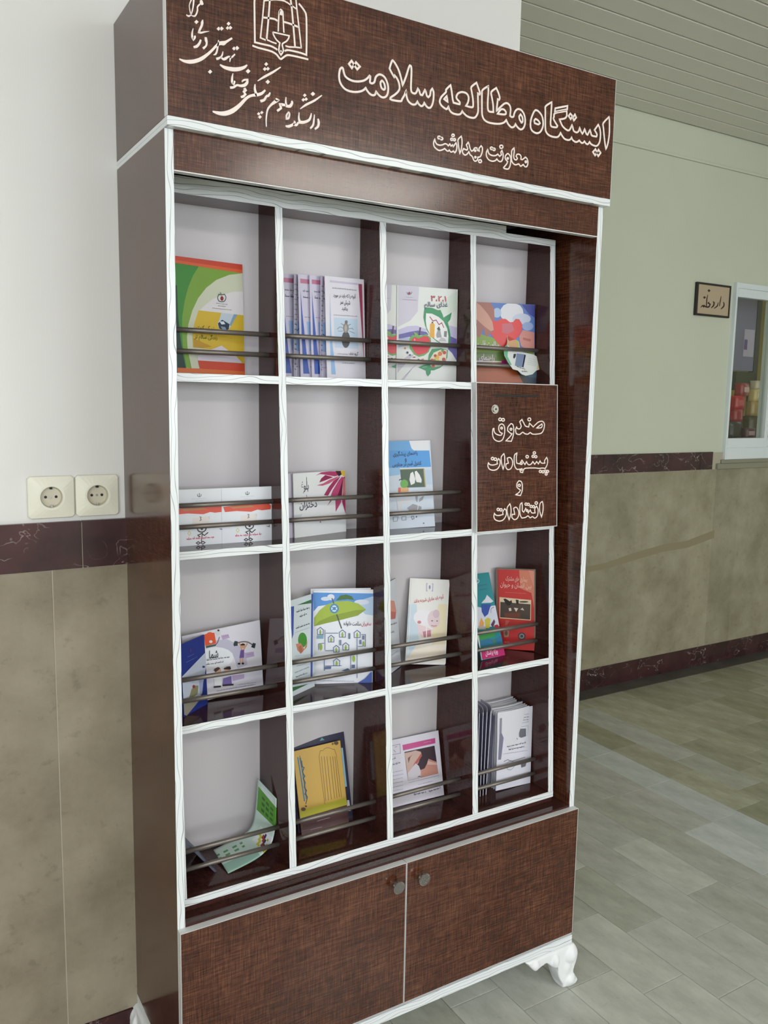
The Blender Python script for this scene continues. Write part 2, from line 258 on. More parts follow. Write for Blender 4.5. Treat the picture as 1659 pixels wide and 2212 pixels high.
[39.9,1996.4,1.61]],[[44.2,2032.2,1.71],[45,2025,2.29],[44.8,2019.3,2.57],[43.9,2010.5,2.29],[41.9,2001.4,1.72],[39.6,1995.8,1.61],[36.1,1993.5,2.58],[32.5,1994.7,1.43]],[[54.7,2018.2,4.6],[57.2,2018.3,7.77],
[59.8,2019.2,5.18]],[[54.7,2015.4,2.3],[50.8,2010.4,2.01],[50.8,2005.8,2.3],[48.8,1999.6,2.3],[46.2,1995.9,2.3],[42.4,1995.3,1.44],[40.3,1996.2,1.15]],[[59.2,1993.4,1.16],[58.2,1989.2,4.05],[57.2,1984.3,3.47],
[54.2,1977.9,3.18],[52.6,1973.5,3.18],[56.1,1973.7,2.9],[62.5,1976.3,2.03],[69.6,1978.7,0.47]],[[43.5,1977.2,0.86],[41.8,1971.1,2.31],[41.7,1964.7,3.47],[43.6,1961.7,4.34],[45.8,1964.5,3.47],[46.5,1967.2,2.02]],
[[55.6,1963.2,2.61],[53.3,1957.4,3.49],[48.8,1951.8,4.06],[43.7,1949.6,2.9]],[[63.7,1968.7,3.49],[64.3,1963.9,4.66],[65.2,1960.6,2.92],[63.9,1955.7,2.63],[59,1950.8,3.5]],[[20.5,1927.3,1.73],[27.7,1925.7,4.05],
[37.1,1926.5,5.81],[46.6,1929.6,5.54],[56.3,1935.1,5.26],[66,1943.3,4.1],[74.5,1952.1,3.52],[81.7,1960.4,3.52],[87.6,1964.9,5.29],[92.8,1966.1,6.48],[98.1,1969.6,3.54],[107.7,1977,2.66]],[[85,1969,1.47],
[83.6,1959.9,2.64],[81.9,1951.4,2.65],[79.6,1946.8,2.65],[76.3,1945.2,1.17]],[[92.1,1953.5,1.18],[91,1948.6,2.36],[88.7,1944.6,2.36],[84.1,1941.3,3.54],[80.8,1940,3.53]],[[88.7,1944,2.36],[92.6,1941.9,3.55],
[96.6,1943.9,4.15],[101.9,1947.9,2.37],[106.5,1947.7,2.67],[112.5,1953.8,2.08]],[[105.2,1949.2,2.37],[104.2,1944.3,2.38],[103.5,1940,0.89]],[[86.9,1932.6,2.11],[94.5,1930,4.77],[106.3,1929.7,6.39],[118.2,1932.2,5.88],
[127.9,1936.8,4.29],[133.3,1941.7,1.93]],[[108.9,1923.9,1.07],[107.4,1917.2,2.99],[107.4,1910.8,4.27],[109.7,1908.6,4.82],[112.1,1912.8,2.14]],[[103.7,1901,3.74],[109.7,1902.7,3.43],[115.7,1907.1,3],[121.7,1907.2,3.76],
[128.9,1909.7,4.85],[133.2,1914.8,4.31],[133.8,1919.2,2.69],[127.8,1917.5,2.69],[124.1,1914.1,2.15]],[[128.3,1905.2,3.77],[129.9,1902.3,5.18],[127.1,1899.1,3.02],[130.1,1895.9,3.24],[126.4,1891.9,3.78],
[122.2,1890.1,3.24]],[[73.9,1859.2,2.13],[83.3,1858.2,5.35],[95.1,1859.8,6.98],[108.2,1866.5,7.01],[120.3,1877.3,5.4],[131.3,1889.6,4.33],[139.8,1895.5,3.8],[149.6,1898.5,4.9]],[[147,1914.8,1.63],[146.6,1906.6,3.8],
[149.6,1898.5,4.9],[158.3,1902.3,4.36],[165.1,1909.1,2.73]],[[151.5,1920.6,1.3],[163.3,1929.4,3.48],[178.2,1939.5,3.49],[192.7,1950.6,1.64]],[[173.8,1906.9,2.19],[170.7,1901.4,3.84],[166.9,1899.6,3.28],
[163.2,1893.4,3.83],[156.4,1890,4.37]],[[166.9,1851.8,1.55],[166.6,1863.3,2.2],[168.8,1878,2.86],[174.4,1886.7,3.3],[182,1893.6,4.96],[186.4,1897.2,6.07],[183.2,1898.3,4.41]],[[202.5,1905.2,1.33],[202,1897.4,3.11],
[203.5,1891,3.89],[210,1892.2,5.01],[213.8,1898.4,3.9],[212.5,1901,2.78]],[[202.3,1891.9,3.33],[197.2,1892,4.43],[192.1,1891.1,4.98],[193.4,1885.8,3.32],[186.4,1880.1,3.87]],[[207.4,1882.8,1.56],[203.6,1876.5,3.12],
[203.6,1871,3.35],[207.4,1872.7,3.13],[209,1879.7,2.79],[207.4,1882.8,1.56]],[[201.7,1858.9,2.79],[207.5,1859.3,4.48],[215.2,1863.5,3.93],[219.1,1868.1,2.81],[217.1,1870,1.68]],[[215.8,1864.1,3.37],[221.7,1864,3.93],
[225.6,1869.2,2.81]],[[226.8,1885.2,1.35],[226.2,1876.1,3.15],[228.2,1869.7,5.07],[236,1871,4.51],[245.2,1876,3.96],[248.5,1882.3,3.17],[249.8,1888.2,1.36]],[[228.7,1891.1,1.35],[239.8,1899.9,3.6],[255.6,1909.6,3.39],
[269.5,1920.7,1.7]],[[255.7,1887,1.36],[254.7,1878.9,2.84],[253.2,1869.5,3.41],[247.9,1862.9,2.84]],[[262.4,1881.4,2.84],[263.8,1875.9,4.56],[262.5,1868.8,3.99],[256.6,1863.3,3.19]]],'caldots':[[[52.3,1988.7],
[48.7,1984.7],[45.3,1987.1],[48.8,1991]],[[88.5,1986.8],[85.1,1983],[81.8,1985.3],[85.2,1989.1]],[[93.7,1988.2],[90,1984.2],[86.5,1986.6],[90.1,1990.6]],[[105.2,1998.2],[101.9,1994.5],[98.6,1996.7],[101.9,2000.4]],
[[103.4,1991.3],[100.2,1987.8],[97.1,1989.9],[100.3,1993.4]],[[108.3,1992.7],[104.8,1988.9],[101.4,1991.2],[104.9,1995]],[[114.3,1962.7],[110.9,1959],[107.6,1961.3],[110.9,1965]],[[119.8,1964.5],[115.9,1960.2],
[112.1,1962.9],[116,1967.1]],[[73.9,1919.2],[70.3,1915.2],[66.8,1917.7],[70.4,1921.7]],[[139,1933.2],[134.8,1928.7],[130.7,1931.5],[134.9,1936]],[[170.2,1950.6],[166.8,1946.8],[163.3,1949.2],[166.8,1952.9]],
[[167.7,1942.5],[164.3,1938.7],[160.8,1941.1],[164.3,1944.8]],[[173.2,1943.9],[169.7,1940.2],[166.3,1942.5],[169.7,1946.3]],[[173.5,1923.6],[169.5,1919.3],[165.5,1922],[169.5,1926.3]],[[156.2,1870.2],[153.2,1867.1],
[150.3,1869.2],[153.2,1872.3]],[[161.8,1873.2],[158.8,1870.1],[155.8,1872.2],[158.8,1875.3]],[[158.8,1865.8],[155.4,1862.2],[152.1,1864.6],[155.5,1868.1]],[[240.5,1915.2],[237.1,1911.6],[233.7,1913.9],[237.1,1917.5]],
[[237.9,1907.4],[234.5,1903.9],[231.1,1906.1],[234.5,1909.7]],[[243.2,1909.5],[239.8,1906],[236.4,1908.2],[239.7,1911.8]],[[256.7,1920.5],[252.5,1916.1],[248.2,1918.9],[252.4,1923.3]]],'emblem':[[[161.3,2056.3,2.85],
[153.1,2051.9,2.84],[147.7,2047.6,2.84],[146.3,2040.2,2.84],[146.4,2026,2.85],[146.5,2008.2,2.86],[146.9,1979.3,2.88],[159.1,1979.3,2.89],[174.3,1979.6,2.91],[182.7,1977.8,2.92],[186.9,1976.2,2.92]],[[142.6,1973.3,2.88],
[152.2,1972.1,2.89],[166,1972,2.9],[177.1,1971.4,2.91],[185.5,1968.6,2.92],[189.7,1964.6,2.93],[193.2,1963.2,2.94],[196.8,1966.1,2.94],[202.4,1970.7,2.94],[208.1,1972.5,2.95],[222.5,1973.1,2.96],[243.5,1973.2,2.98]],
[[199.9,1977.2,2.94],[204.5,1979.7,2.94],[215.3,1980.5,2.95],[229.7,1980.5,2.97],[239.8,1979.5,2.98],[240.1,2005,2.96],[239.5,2038.7,2.94],[236.6,2047.2,2.94],[230.1,2053.6,2.93],[225.4,2057.1,2.92]],
[[161.2,2020.6,2.87],[171.6,2021.8,2.88],[181.3,2022.8,2.89],[186.9,2021.1,2.9]],[[198.8,2022.3,2.91],[205.2,2022.2,2.92],[215.1,2021.5,2.93],[225.2,2020.1,2.94]],[[164.4,2057.6,2.85],[173.3,2059.8,2.86],
[173.3,2051.5,2.87],[170.9,2021.6,2.88],[167.7,1989,2.89]],[[208.6,2068.5,2.89],[210.4,2060.4,2.9],[212.9,2044.7,2.91],[215.1,2023.9,2.93],[217,2006,2.94],[218.8,1988,2.95]],[[164.4,2057.6,2.26],[163.3,2047.9,2.26],
[160.5,2020.4,2.27],[156.7,1988.4,2.28],[166,1986.8,2.29]],[[168.1,1987.9,2.29],[177.1,1986.2,2.3],[185.1,1985.6,2.31]],[[164,2046.9,2.26],[179.9,2052.2,2.27],[188.2,2053.9,2.28],[199.5,2054.8,2.29],[211.5,2051,2.3],
[220.8,2047.8,2.31]],[[201.3,1985.8,2.32],[208.1,1985.4,2.33],[218.8,1987.4,2.34],[230.4,1988.6,2.34]],[[208.6,2068.5,2.29],[218.5,2070.9,2.3],[220,2062.8,2.3],[222.9,2041,2.32],[225.9,2020.3,2.33],[230.4,1988,2.34]],
[[188.3,2005.1,2.3],[188.6,2017.9,2.3],[189.3,2030.1,2.29],[190,2036.3,2.29],[192.8,2040.2,2.29],[196.3,2037.8,2.29],[197,2028.9,2.3],[197.8,2013.9,2.31],[198.5,2005.5,2.31]],[[178.5,2002,2.29],[208,2002.8,2.32],
[207,1998.9,2.32],[203.1,1993.2,2.32],[196,1988,2.32],[196,1983.1,2.32],[197.5,1976.7,2.32],[193.2,1969.7,2.32],[189.3,1975.5,2.32],[191.1,1988.1,2.31],[185.5,1991.1,2.31],[180.6,1996.7,2.3],[178.5,2002,2.29]],
[[192.8,2038.7,3.62],[192.8,2035.1,6.64],[192.8,2031.5,6.04]],[[193.2,1977.3,0.85],[193.2,1975.8,2.75],[193.2,1974.5,1.83]]],'box':[[[45,223.6],[44,212.2],[48.1,202.4],[58.5,197.4],[69,198.9],[75.3,207.1],[77.8,220.2],
[76.4,230.1],[70.1,235],[62.7,231.8],[61,223.6],[64.8,217],[71.1,214.5],[66.9,210.4],[56.4,212.1],[49.2,217.1],[47.7,225.3]],[[95.4,235.9],[86.9,228.4],[85.9,220.2],[94.4,214.4],[98.6,213.5],[92.3,207],[80.6,198],
[96.5,197],[101.9,210.2],[103.3,223.5],[100.8,233.4]],[[111.5,228.4],[108.3,221.8],[110.4,213.5],[120.1,211.7],[128.8,216.7],[135.3,213.3],[144.1,212.4],[150.6,215.8],[157.3,212.4],[170.5,212.3],[183.9,214.7],
[190.6,223.2],[192.3,235.1],[186,241],[174.9,239.3],[166,233.4],[159.4,228.3],[152.8,233.4],[148.4,236.7],[146.2,228.4],[137.5,230],[133.1,235],[126.6,245],[120.1,240],[124.4,230.1],[120.1,224.2],[113.6,225.1]],
[[184.9,235.1],[168.3,225.8],[182.7,226.6],[186.1,231.7]],[[112.6,171],[105.1,165.3],[105.1,145.3],[111.6,135.1],[120.2,134.9],[122.4,128.1],[128.9,127.1],[133.3,135.4],[144.2,136.7],[155.3,136.5],[166.4,136.2],
[177.5,135],[186.5,135.6],[195.5,134.5],[201.1,142.9],[202.6,153.2],[199.4,159.2],[193.2,151.7],[194.3,146.5],[184.2,146.8],[179.7,152],[175.2,145.3],[169.6,150.5],[164.1,144.7],[158.5,150.8],[153,145],[145.3,144.3],
[139.8,151.2],[135.5,144.6],[126.7,154.8],[120.2,146.6],[111.6,148.5],[110.5,160.2]],[[84.8,159.9],[88,149],[81.6,147.5],[80.6,140.9],[85.9,135],[94.4,136.4],[99.7,145.4],[98.7,155.4],[92.3,161.4]],[[75.3,170],
[67.9,162.7],[68.9,149.5],[73.1,135.3],[77.4,149.3],[77.4,164.2]],[[32.4,151.2],[31,143.9],[35.5,137.2],[45.9,134.4],[56.3,136.6],[63.7,144.7],[64.7,154.5],[60.5,159.6],[56.3,153.1],[57.4,148.1],[45.9,145.9],[36.6,147]],
[[118.1,108.9],[112.7,103.2],[112.7,94.8],[120.3,89.5],[122.5,87.7],[118.1,82.8],[108.4,78.2],[122.5,75.9],[127.3,85.8],[127.9,99.3],[124.6,107]],[[186.8,59.4],[180.1,54.6],[179,39.2],[184.7,23.4],[189.1,38.6],
[189.1,52.4]],[[126.9,59.7],[121.4,54],[121.5,33.7],[126.9,25],[137.9,26],[144.5,29.1],[151.1,24.4],[157.8,26.6],[164.5,22.8],[172.3,27.5],[174.5,41.1],[170,49.9],[164.4,43.3],[165.6,34.7],[155.6,35.3],[151.1,42.3],
[145.6,35.8],[137.9,46.4],[132.4,38.2],[128,41.8],[128,52]],[[103,48.2],[106.3,34.6],[98.7,35],[97.6,28.3],[105.2,22.8],[113.9,25.7],[118.2,35.6],[114.9,45.9],[109.5,50.4]],[[92.3,58.8],[84.8,50.8],[84.8,39.1],
[90.1,22.9],[95.5,38.5],[94.8,52]],[[48.8,40.2],[47.3,32.8],[50.9,26],[62.5,22],[74.1,24.6],[81.6,34.3],[81.6,44.3],[77.3,48.7],[72,41.5],[73.1,36.4],[62.5,34.5],[53,35.8]],[[71.7,226],[70.9,224.5],[69,223.9],
[67.1,224.5],[66.3,226],[67.1,227.5],[69,228.1],[70.9,227.5]],[[68.6,244.9],[67.5,242.8],[64.8,241.9],[62.2,242.8],[61.1,244.8],[62.2,246.9],[64.8,247.8],[67.5,246.9]],[[77,244.1],[75.9,242],[73.2,241.1],[70.5,242],
[69.4,244],[70.6,246.1],[73.2,247],[75.9,246.1]],[[98.2,223.5],[97.4,222],[95.4,221.3],[93.5,222],[92.7,223.5],[93.5,225],[95.4,225.6],[97.4,225]],[[152.3,245.1],[151,242.7],[147.9,241.7],[144.8,242.7],[143.6,245.1],
[144.8,247.4],[147.9,248.4],[151,247.5]],[[127.8,147.3],[127,145.7],[125,145.1],[123,145.8],[122.2,147.4],[123,148.9],[125,149.5],[127,148.8]],[[128.1,133.8],[127.4,132.5],[125.7,132],[124,132.6],[123.3,133.9],
[124,135.2],[125.7,135.7],[127.4,135.1]],[[145.7,162],[144.6,160],[142,159.2],[139.4,160.1],[138.3,162.2],[139.4,164.2],[142,164.9],[144.6,164]],[[166.5,170.1],[165.4,168.2],[162.9,167.4],[160.4,168.3],[159.4,170.2],
[160.4,172.1],[162.9,172.8],[165.4,172]],[[162.5,162.5],[161.5,160.7],[159.2,160],[156.8,160.8],[155.9,162.6],[156.8,164.4],[159.2,165.1],[161.5,164.3]],[[170.7,161.5],[169.7,159.7],[167.4,159],[165,159.8],[164,161.6],
[165,163.4],[167.4,164.1],[169.7,163.3]],[[184.3,128],[183.3,126.2],[180.9,125.5],[178.5,126.4],[177.5,128.2],[178.5,130],[180.9,130.7],[183.3,129.8]],[[192.1,126.9],[191.2,125.1],[188.8,124.5],[186.4,125.3],
[185.4,127.1],[186.4,128.9],[188.8,129.6],[191.1,128.8]],[[198.7,128.4],[197.8,126.8],[195.5,126.1],[193.3,126.9],[192.4,128.6],[193.3,130.3],[195.5,130.9],[197.8,130.2]],[[206,127.4],[205,125.7],[202.8,125.1],
[200.5,125.8],[199.6,127.6],[200.5,129.2],[202.8,129.9],[205,129.1]],[[201.4,121.5],[200.5,119.8],[198.3,119.2],[196,120],[195.1,121.7],[196,123.4],[198.3,124],[200.5,123.2]],[[47.4,159.8],[46.3,157.9],[43.8,157.1],
[41.3,158],[40.3,160],[41.4,161.9],[43.8,162.7],[46.3,161.8]],[[55.3,158.4],[54.3,156.4],[51.7,155.6],[49.2,156.5],[48.2,158.5],[49.2,160.5],[51.8,161.2],[54.3,160.4]],[[122.5,98.7],[121.5,96.9],[119.2,96.3],
[116.9,97.1],[115.9,98.9],[116.9,100.7],[119.2,101.3],[121.5,100.5]],[[145.1,40.9],[144.3,39.4],[142.3,38.9],[140.2,39.6],[139.4,41.2],[140.2,42.8],[142.3,43.3],[144.3,42.6]],[[142.2,55.5],[141.3,53.8],[138.9,53.2],
[136.6,54],[135.6,55.9],[136.6,57.6],[138.9,58.3],[141.3,57.4]],[[148.9,54.7],[147.9,53],[145.5,52.3],[143.2,53.2],[142.2,55],[143.2,56.8],[145.5,57.4],[147.9,56.6]],[[157.1,49.7],[156.1,47.9],[153.7,47.3],[151.4,48.2],
[150.4,50],[151.4,51.8],[153.7,52.4],[156.1,51.6]],[[164.4,48.8],[163.4,47.1],[161.1,46.4],[158.7,47.3],[157.7,49.2],[158.7,50.9],[161.1,51.6],[163.4,50.7]],[[172.7,56.6],[171.5,54.6],[168.9,53.9],[166.2,54.9],
[165.1,57],[166.2,59],[168.8,59.7],[171.5,58.7]],[[62.7,47.8],[61.7,46],[59.3,45.3],[56.9,46.2],[56,48.1],[57,50],[59.3,50.6],[61.7,49.7]],[[70.5,46.5],[69.5,44.7],[67.1,44.1],[64.7,45],[63.8,46.9],[64.7,48.7],
[67.1,49.4],[69.5,48.5]]],'pharm':[[[3360.1,1934.1,3.41],[3366.9,1924.8,8.31],[3364.4,1912.3,8.31],[3344.8,1897.5,3.91]],[[3339.9,1961.8,2.43],[3336,1937.2,6.32],[3331.9,1911.3,3.41]],[[3320.5,1928.7,3.4],
[3314.7,1911.3,7.29],[3291.4,1897.5,3.39]],[[3280.4,1930.7,4.83],[3288.5,1925.2,9.68],[3286.1,1911.7,8.23],[3268.6,1898.4,3.38]],[[3250.7,1926.1,3.37],[3241.9,1920.6,6.26],[3259.3,1915.8,6.27],[3251.2,1903.2,8.2],
[3232.7,1900.7,7.22],[3215.6,1904.3,6.24],[3211.3,1910,4.32]],[[3236.6,1961.2,2.4],[3230.9,1936.7,6.72],[3230.6,1903,5.29]],[[3215.1,1909.1,5.76],[3210.4,1900.3,7.2],[3201.3,1905.7,5.27],
[3188.7,1895.2,2.87]]],'pharmdots':[[[3254.6,1983],[3244.2,1975],[3232.3,1981.2],[3242.7,1989.3]],[[3222.4,1946.9],[3212.8,1939.4],[3201.8,1945.3],[3211.4,1952.7]]]}
BOOKS = [

{'key':'A','name':'booklet','label':'green,yellow and orange booklet with a tilted salt shaker,leftmost on the top shelf','cat':'booklet','group':None,'O':[0.0592,0.1401,1.4451],'eu':[0.9694,0.2449,0.0166],'ev':[-0.0181,0.004,0.9998],'w':148.9,'h':208.7,'t':0.004,'base':[208,212,190],'L':[['p',[60,140,55],
[[0.2,196.3],[52.1,195.7],[39.1,177.7],[27.6,154.8],[19,128.4],[13.5,102.3],[11.7,76.5],[13,50.6],[19.1,11],[0.2,11.2]]],['p',[28,58,52],[[0.2,158.7],[4.8,156.6],[4.7,108.2],[7.7,69.8],[12.5,36.3],[17.6,11],[0.2,10.6]]],
['p',[125,165,62],[[52.1,195.7],[147.1,192.1],[118.7,186.7],[89.1,174.6],[66.3,158.1],[48.5,138.4],[35.3,115.4],[25.9,90.2],[22,66.6],[22.7,44.5],[29.9,10.9],[18.8,11.4],[13,50.6],[11.7,76.5],[13.5,102.3],[19,128.4],
[27.6,154.8],[39.1,177.7]]],['p',[226,222,226],[[148.7,158.5],[126,155.9],[101.2,149.2],[78.3,138.1],[62.1,126.4],[50,116.4],[148.7,114]]],['p',[216,182,52],[[48.4,116.3],[148.7,114.1],[148.7,21.5],[140.5,23.4],
[111,46.4],[96.5,54.6],[73.6,46.4],[49.9,48.2],[34.4,48.9],[33.6,71.1],[39.1,93.6]]],['p',[195,150,40],[[35,65.9],[75.4,51.8],[54.6,48.3],[34.4,48.9]]],['p',[195,208,222],[[98.5,115.7],[134.8,114.4],[119.1,91.5],
[110.5,82.9],[91.1,87.3],[88.8,93.8],[93.2,102.1]]],['p',[130,160,185],[[126.4,114.6],[134.8,114.4],[119.1,91.5],[115.8,94]]],['p',[38,55,80],[[89.7,95.2],[99.7,102.5],[115.9,95.4],[113.9,85.8],[105.6,82],[92.6,86]]],
['p',[222,230,240],[[93.9,98.8],[102.8,99.7],[106.3,94.8],[97.8,93.7]]],['p',[130,150,175],[[96,90.2],[105.8,89.4],[108.9,84.2],[99.1,84.3]]],['p',[222,214,226],[[73.6,46.4],[96.5,54.6],[111,46.4],[130.7,34.8],
[143.1,23.9],[42.8,25.5],[43.1,33.4]]],['p',[206,72,48],[[43.6,25.5],[148.7,22.6],[148.7,7],[47,10.7]]],['p',[222,112,56],[[0.2,11.2],[47,10.7],[148.7,7.4],[148.7,0.7],[0.2,2.8]]],['p',[204,70,48],[[0.2,208.5],
[148.7,208.5],[148.7,192.4],[0.2,196.3]]],['p',[224,96,54],[[0.2,201.1],[148.7,198.4],[148.7,192.4],[0.2,196.3]]],['s',[60,85,85],1.6,[[99.8,148.1],[93.9,148.9],[90.6,143.1],[92.7,136.9],[99.1,135.5],[106.5,137.9],
[109.2,144.5],[106.1,149.9]],1],['p',[140,45,38],[[103.7,142],[103.4,140.3],[102.6,138.9],[101.4,137.9],[100,137.4],[98.6,137.7],[97.5,138.5],[96.8,139.8],[96.5,141.4],[96.9,143.1],[97.7,144.5],[98.9,145.5],[100.3,146],
[101.6,145.7],[102.7,144.9],[103.5,143.6]]],['p',[70,90,70],[[95.6,153.4],[99.6,150.4],[97.9,149]]],['q',[90,90,100],[86.9,131.5],[112.8,131.2],1.59],['q',[90,90,100],[90.7,127.2],[108.6,126.9],1.6],['q',[90,90,100],
[77.8,122.3],[121.6,121.3],1.59],['t',[95,105,20],'نمک کمتر',[40.2,81.2],[81.2,80.7],9.17],['t',[85,105,20],'زندگی سالم تر',[37.3,64.7],[87.1,65],9.18]]},

{'key':'B1','name':'leaflet','label':'white folded leaflet with a grey louse picture,front of the top-shelf leaflet row','cat':'leaflet','group':'louse leaflets on the top shelf','O':[0.3671,0.1455,1.4451],'eu':[0.9964,0.0832,0.0168],'ev':[-0.0195,0.0312,0.9993],'w':94.5,'h':202.1,'t':0.002,'base':[228,225,236],'L':[['p',[205,195,220],
[[11.5,194.3],[79.4,193.3],[79.3,189.5],[11.4,190.2]]],['p',[165,70,100],[[80.2,192.4],[89.2,192.2],[90.8,32.8],[87.9,73.9]]],['p',[150,188,232],[[10.8,169.8],[12.6,85],[16.7,50.6],[20.9,8.7],[10.2,8.8],[8.6,71.1]]],
['p',[196,214,236],[[19.4,121.8],[76,121.9],[77.2,61.5],[20.3,62.5]]],['p',[80,80,80],[[57,79.8],[56.1,73.2],[53.7,67.6],[50.3,63.8],[46.4,62.4],[42.5,63.5],[39.3,67.1],[37.3,72.6],[36.7,79],[37.6,85.5],[39.9,91.1],
[43.3,95],[47.2,96.4],[51.1,95.3],[54.3,91.7],[56.4,86.3]]],['p',[150,142,142],[[54.5,102.7],[53.9,98.9],[52.2,95.5],[49.9,93.3],[47.1,92.4],[44.4,93],[42.2,95.1],[40.7,98.3],[40.3,102.1],[40.9,105.9],[42.5,109.3],
[44.9,111.5],[47.6,112.4],[50.3,111.8],[52.6,109.7],[54.1,106.6]]],['p',[120,112,112],[[52.2,114.2],[51.5,111.9],[49.6,110.3],[47.3,110.2],[45.4,111.6],[44.8,113.8],[45.6,116.1],[47.5,117.6],[49.8,117.8],[51.6,116.4]]],
['p',[185,175,170],[[49.9,101.8],[49.6,99.3],[48.9,97.1],[47.9,95.6],[46.7,95],[45.5,95.5],[44.6,96.9],[44,99],[43.8,101.6],[44.1,104.1],[44.8,106.3],[45.8,107.8],[47,108.4],[48.2,107.9],[49.1,106.5],[49.7,104.4]]],
['s',[120,118,122],1.25,[[43.3,107.1],[35.8,110.9]],0],['s',[140,138,142],1.25,[[41.4,101.4],[33.1,103.8],[26.3,98.7]],0],['s',[150,148,152],1.11,[[40.5,95.8],[27.9,95.3]],0],['s',[120,118,122],1.25,[[52.6,107.5],
[59.5,110.6]],0],['s',[140,138,142],1.26,[[54.1,100.6],[61.8,102.4],[65.5,99.5]],0],['s',[140,138,142],1.12,[[54.9,96.5],[68.4,92.6]],0],['q',[110,105,120],[16.8,179],[75.6,178.4],2.46],
['t',[40,38,50],'آنچه را که باید در مورد',[18.9,162.8],[72.7,162.9],8.48],['t',[40,38,50],'شپش سر',[34.3,149.4],[58.7,148.8],8.54],['t',[50,48,60],'بدانید',[38.2,138.4],[52.5,137.8],6.91],['q',[150,150,165],[18.7,126.5],
[76.1,126.2],2.2],['t',[70,68,80],'گروه هدف',[53.7,49.6],[76,48.8],7.02],['q',[130,128,140],[25.8,49.8],[50.3,48.8],2.23],['q',[140,138,150],[36.3,31.6],[67,30.9],2.24]]},

{'key':'B2','name':'leaflet','label':'white folded leaflet with a pink bar,leftmost on the top shelf,by the post','cat':'leaflet','group':'louse leaflets on the top shelf','O':[0.2786,0.1655,1.4451],'eu':[0.9964,0.0832,0.0168],'ev':[-0.0195,0.0312,0.9993],'w':94.5,'h':202.1,'t':0.001,'base':[206,200,222],'L':[['p',[190,115,145],
[[4.9,193.7],[79.4,192.6],[79.2,184.2],[5.2,185]]],['p',[40,80,170],[[4.8,170.7],[8,125.9],[15,50.6],[20.6,8.7],[6.4,8.8],[4.7,84.7]]],['q',[60,55,75],[10,169.7],[70.2,168.3],4.09],['q',[50,45,65],[10.5,157.5],
[68.2,155.7],5.46],['q',[120,115,140],[11.9,119.3],[69,118.1],2.74],['p',[150,180,228],[[16.6,111.3],[74,111.3],[76.1,52.3],[21.8,53.5]]],['s',[70,80,110],2.22,[[27.7,88.4],[42.5,77.9]],0],
['s',[90,100,130],1.67,[[34.5,91.4],[41.4,98.7]],0],['q',[90,90,110],[23.1,41.1],[67.2,39.4],4.17],['q',[120,115,140],[22.6,21.6],[66.7,19.6],2.79]]},

{'key':'B3','name':'leaflet','label':'lilac leaflet seen edge-on between two pink-barred leaflets on the top shelf','cat':'leaflet','group':'louse leaflets on the top shelf','O':[0.3011,0.1615,1.4451],'eu':[0.7317,0.6816,0],'ev':[0,0,1],'w':26,'h':202.1,'t':0.001,'base':[206,200,222],'L':[['q',[70,70,85],
[2.5,180.8],[23,182.1],3.54],['q',[70,70,85],[2.5,171.3],[23,172.4],3.55],['q',[70,70,85],[2.5,161.7],[23,162.7],3.55],['q',[70,70,85],[2.5,152.2],[23,153.1],3.55],['q',[70,70,85],[2.5,142.6],[23,143.3],3.56],
['q',[70,70,85],[2.5,133],[23,133.6],3.56],['q',[70,70,85],[2.5,123.4],[23,123.9],3.57],['q',[70,70,85],[2.5,113.8],[23,114.2],3.57],['q',[70,70,85],[2.5,104.2],[23,104.4],3.57],['q',[70,70,85],[2.5,94.6],
[23,94.7],3.58],['q',[70,70,85],[2.5,84.9],[23,84.9],3.58],['q',[70,70,85],[2.5,75.3],[23,75.1],3.59],['q',[70,70,85],[2.5,65.6],[23,65.3],3.59],['q',[70,70,85],[2.5,56],[23,55.5],3.59],['q',[70,70,85],[2.5,46.3],
[23,45.7],3.6],['q',[70,70,85],[2.5,36.6],[23,35.9],3.6],['q',[70,70,85],[2.5,26.9],[23,26],3.61],['q',[70,70,85],[2.5,17.2],[23,16.2],3.61]]},

{'key':'B4','name':'leaflet','label':'white leaflet with pink bar and dark blue stripe,middle of the top-shelf row','cat':'leaflet','group':'louse leaflets on the top shelf','O':[0.3146,0.1585,1.4451],'eu':[0.9964,0.0832,0.0168],'ev':[-0.0195,0.0312,0.9993],'w':94.5,'h':202.1,'t':0.001,'base':[206,200,222],'L':[['p',[190,115,145],
[[4.9,193.7],[79.4,192.6],[79.2,184.2],[5.2,185]]],['p',[40,80,170],[[4.8,170.7],[8,125.9],[15,50.6],[20.6,8.7],[6.4,8.8],[4.7,84.7]]],['q',[60,55,75],[10,169.7],[70.2,168.3],4.09],['q',[50,45,65],[10.5,157.5],
[68.2,155.7],5.46],['q',[120,115,140],[11.9,119.3],[69,118.1],2.74],['p',[150,180,228],[[16.6,111.3],[74,111.3],[76.1,52.3],[21.8,53.5]]],['s',[70,80,110],2.22,[[27.7,88.4],[42.5,77.9]],0],
['s',[90,100,130],1.67,[[34.5,91.4],[41.4,98.7]],0],['q',[90,90,110],[23.1,41.1],[67.2,39.4],4.17],['q',[120,115,140],[22.6,21.6],[66.7,19.6],2.79]]},

{'key':'B5','name':'leaflet','label':'white leaflet with pink bar and blue stripe beside the edge-on white leaflet','cat':'leaflet','group':'louse leaflets on the top shelf','O':[0.3376,0.1545,1.4451],'eu':[0.9964,0.0832,0.0168],'ev':[-0.0195,0.0312,0.9993],'w':94.5,'h':202.1,'t':0.001,'base':[206,200,222],'L':[['p',[190,115,145],
[[4.9,193.7],[79.4,192.6],[79.2,184.2],[5.2,185]]],['p',[40,80,170],[[4.8,170.7],[8,125.9],[15,50.6],[20.6,8.7],[6.4,8.8],[4.7,84.7]]],['q',[60,55,75],[10,169.7],[70.2,168.3],4.09],['q',[50,45,65],[10.5,157.5],
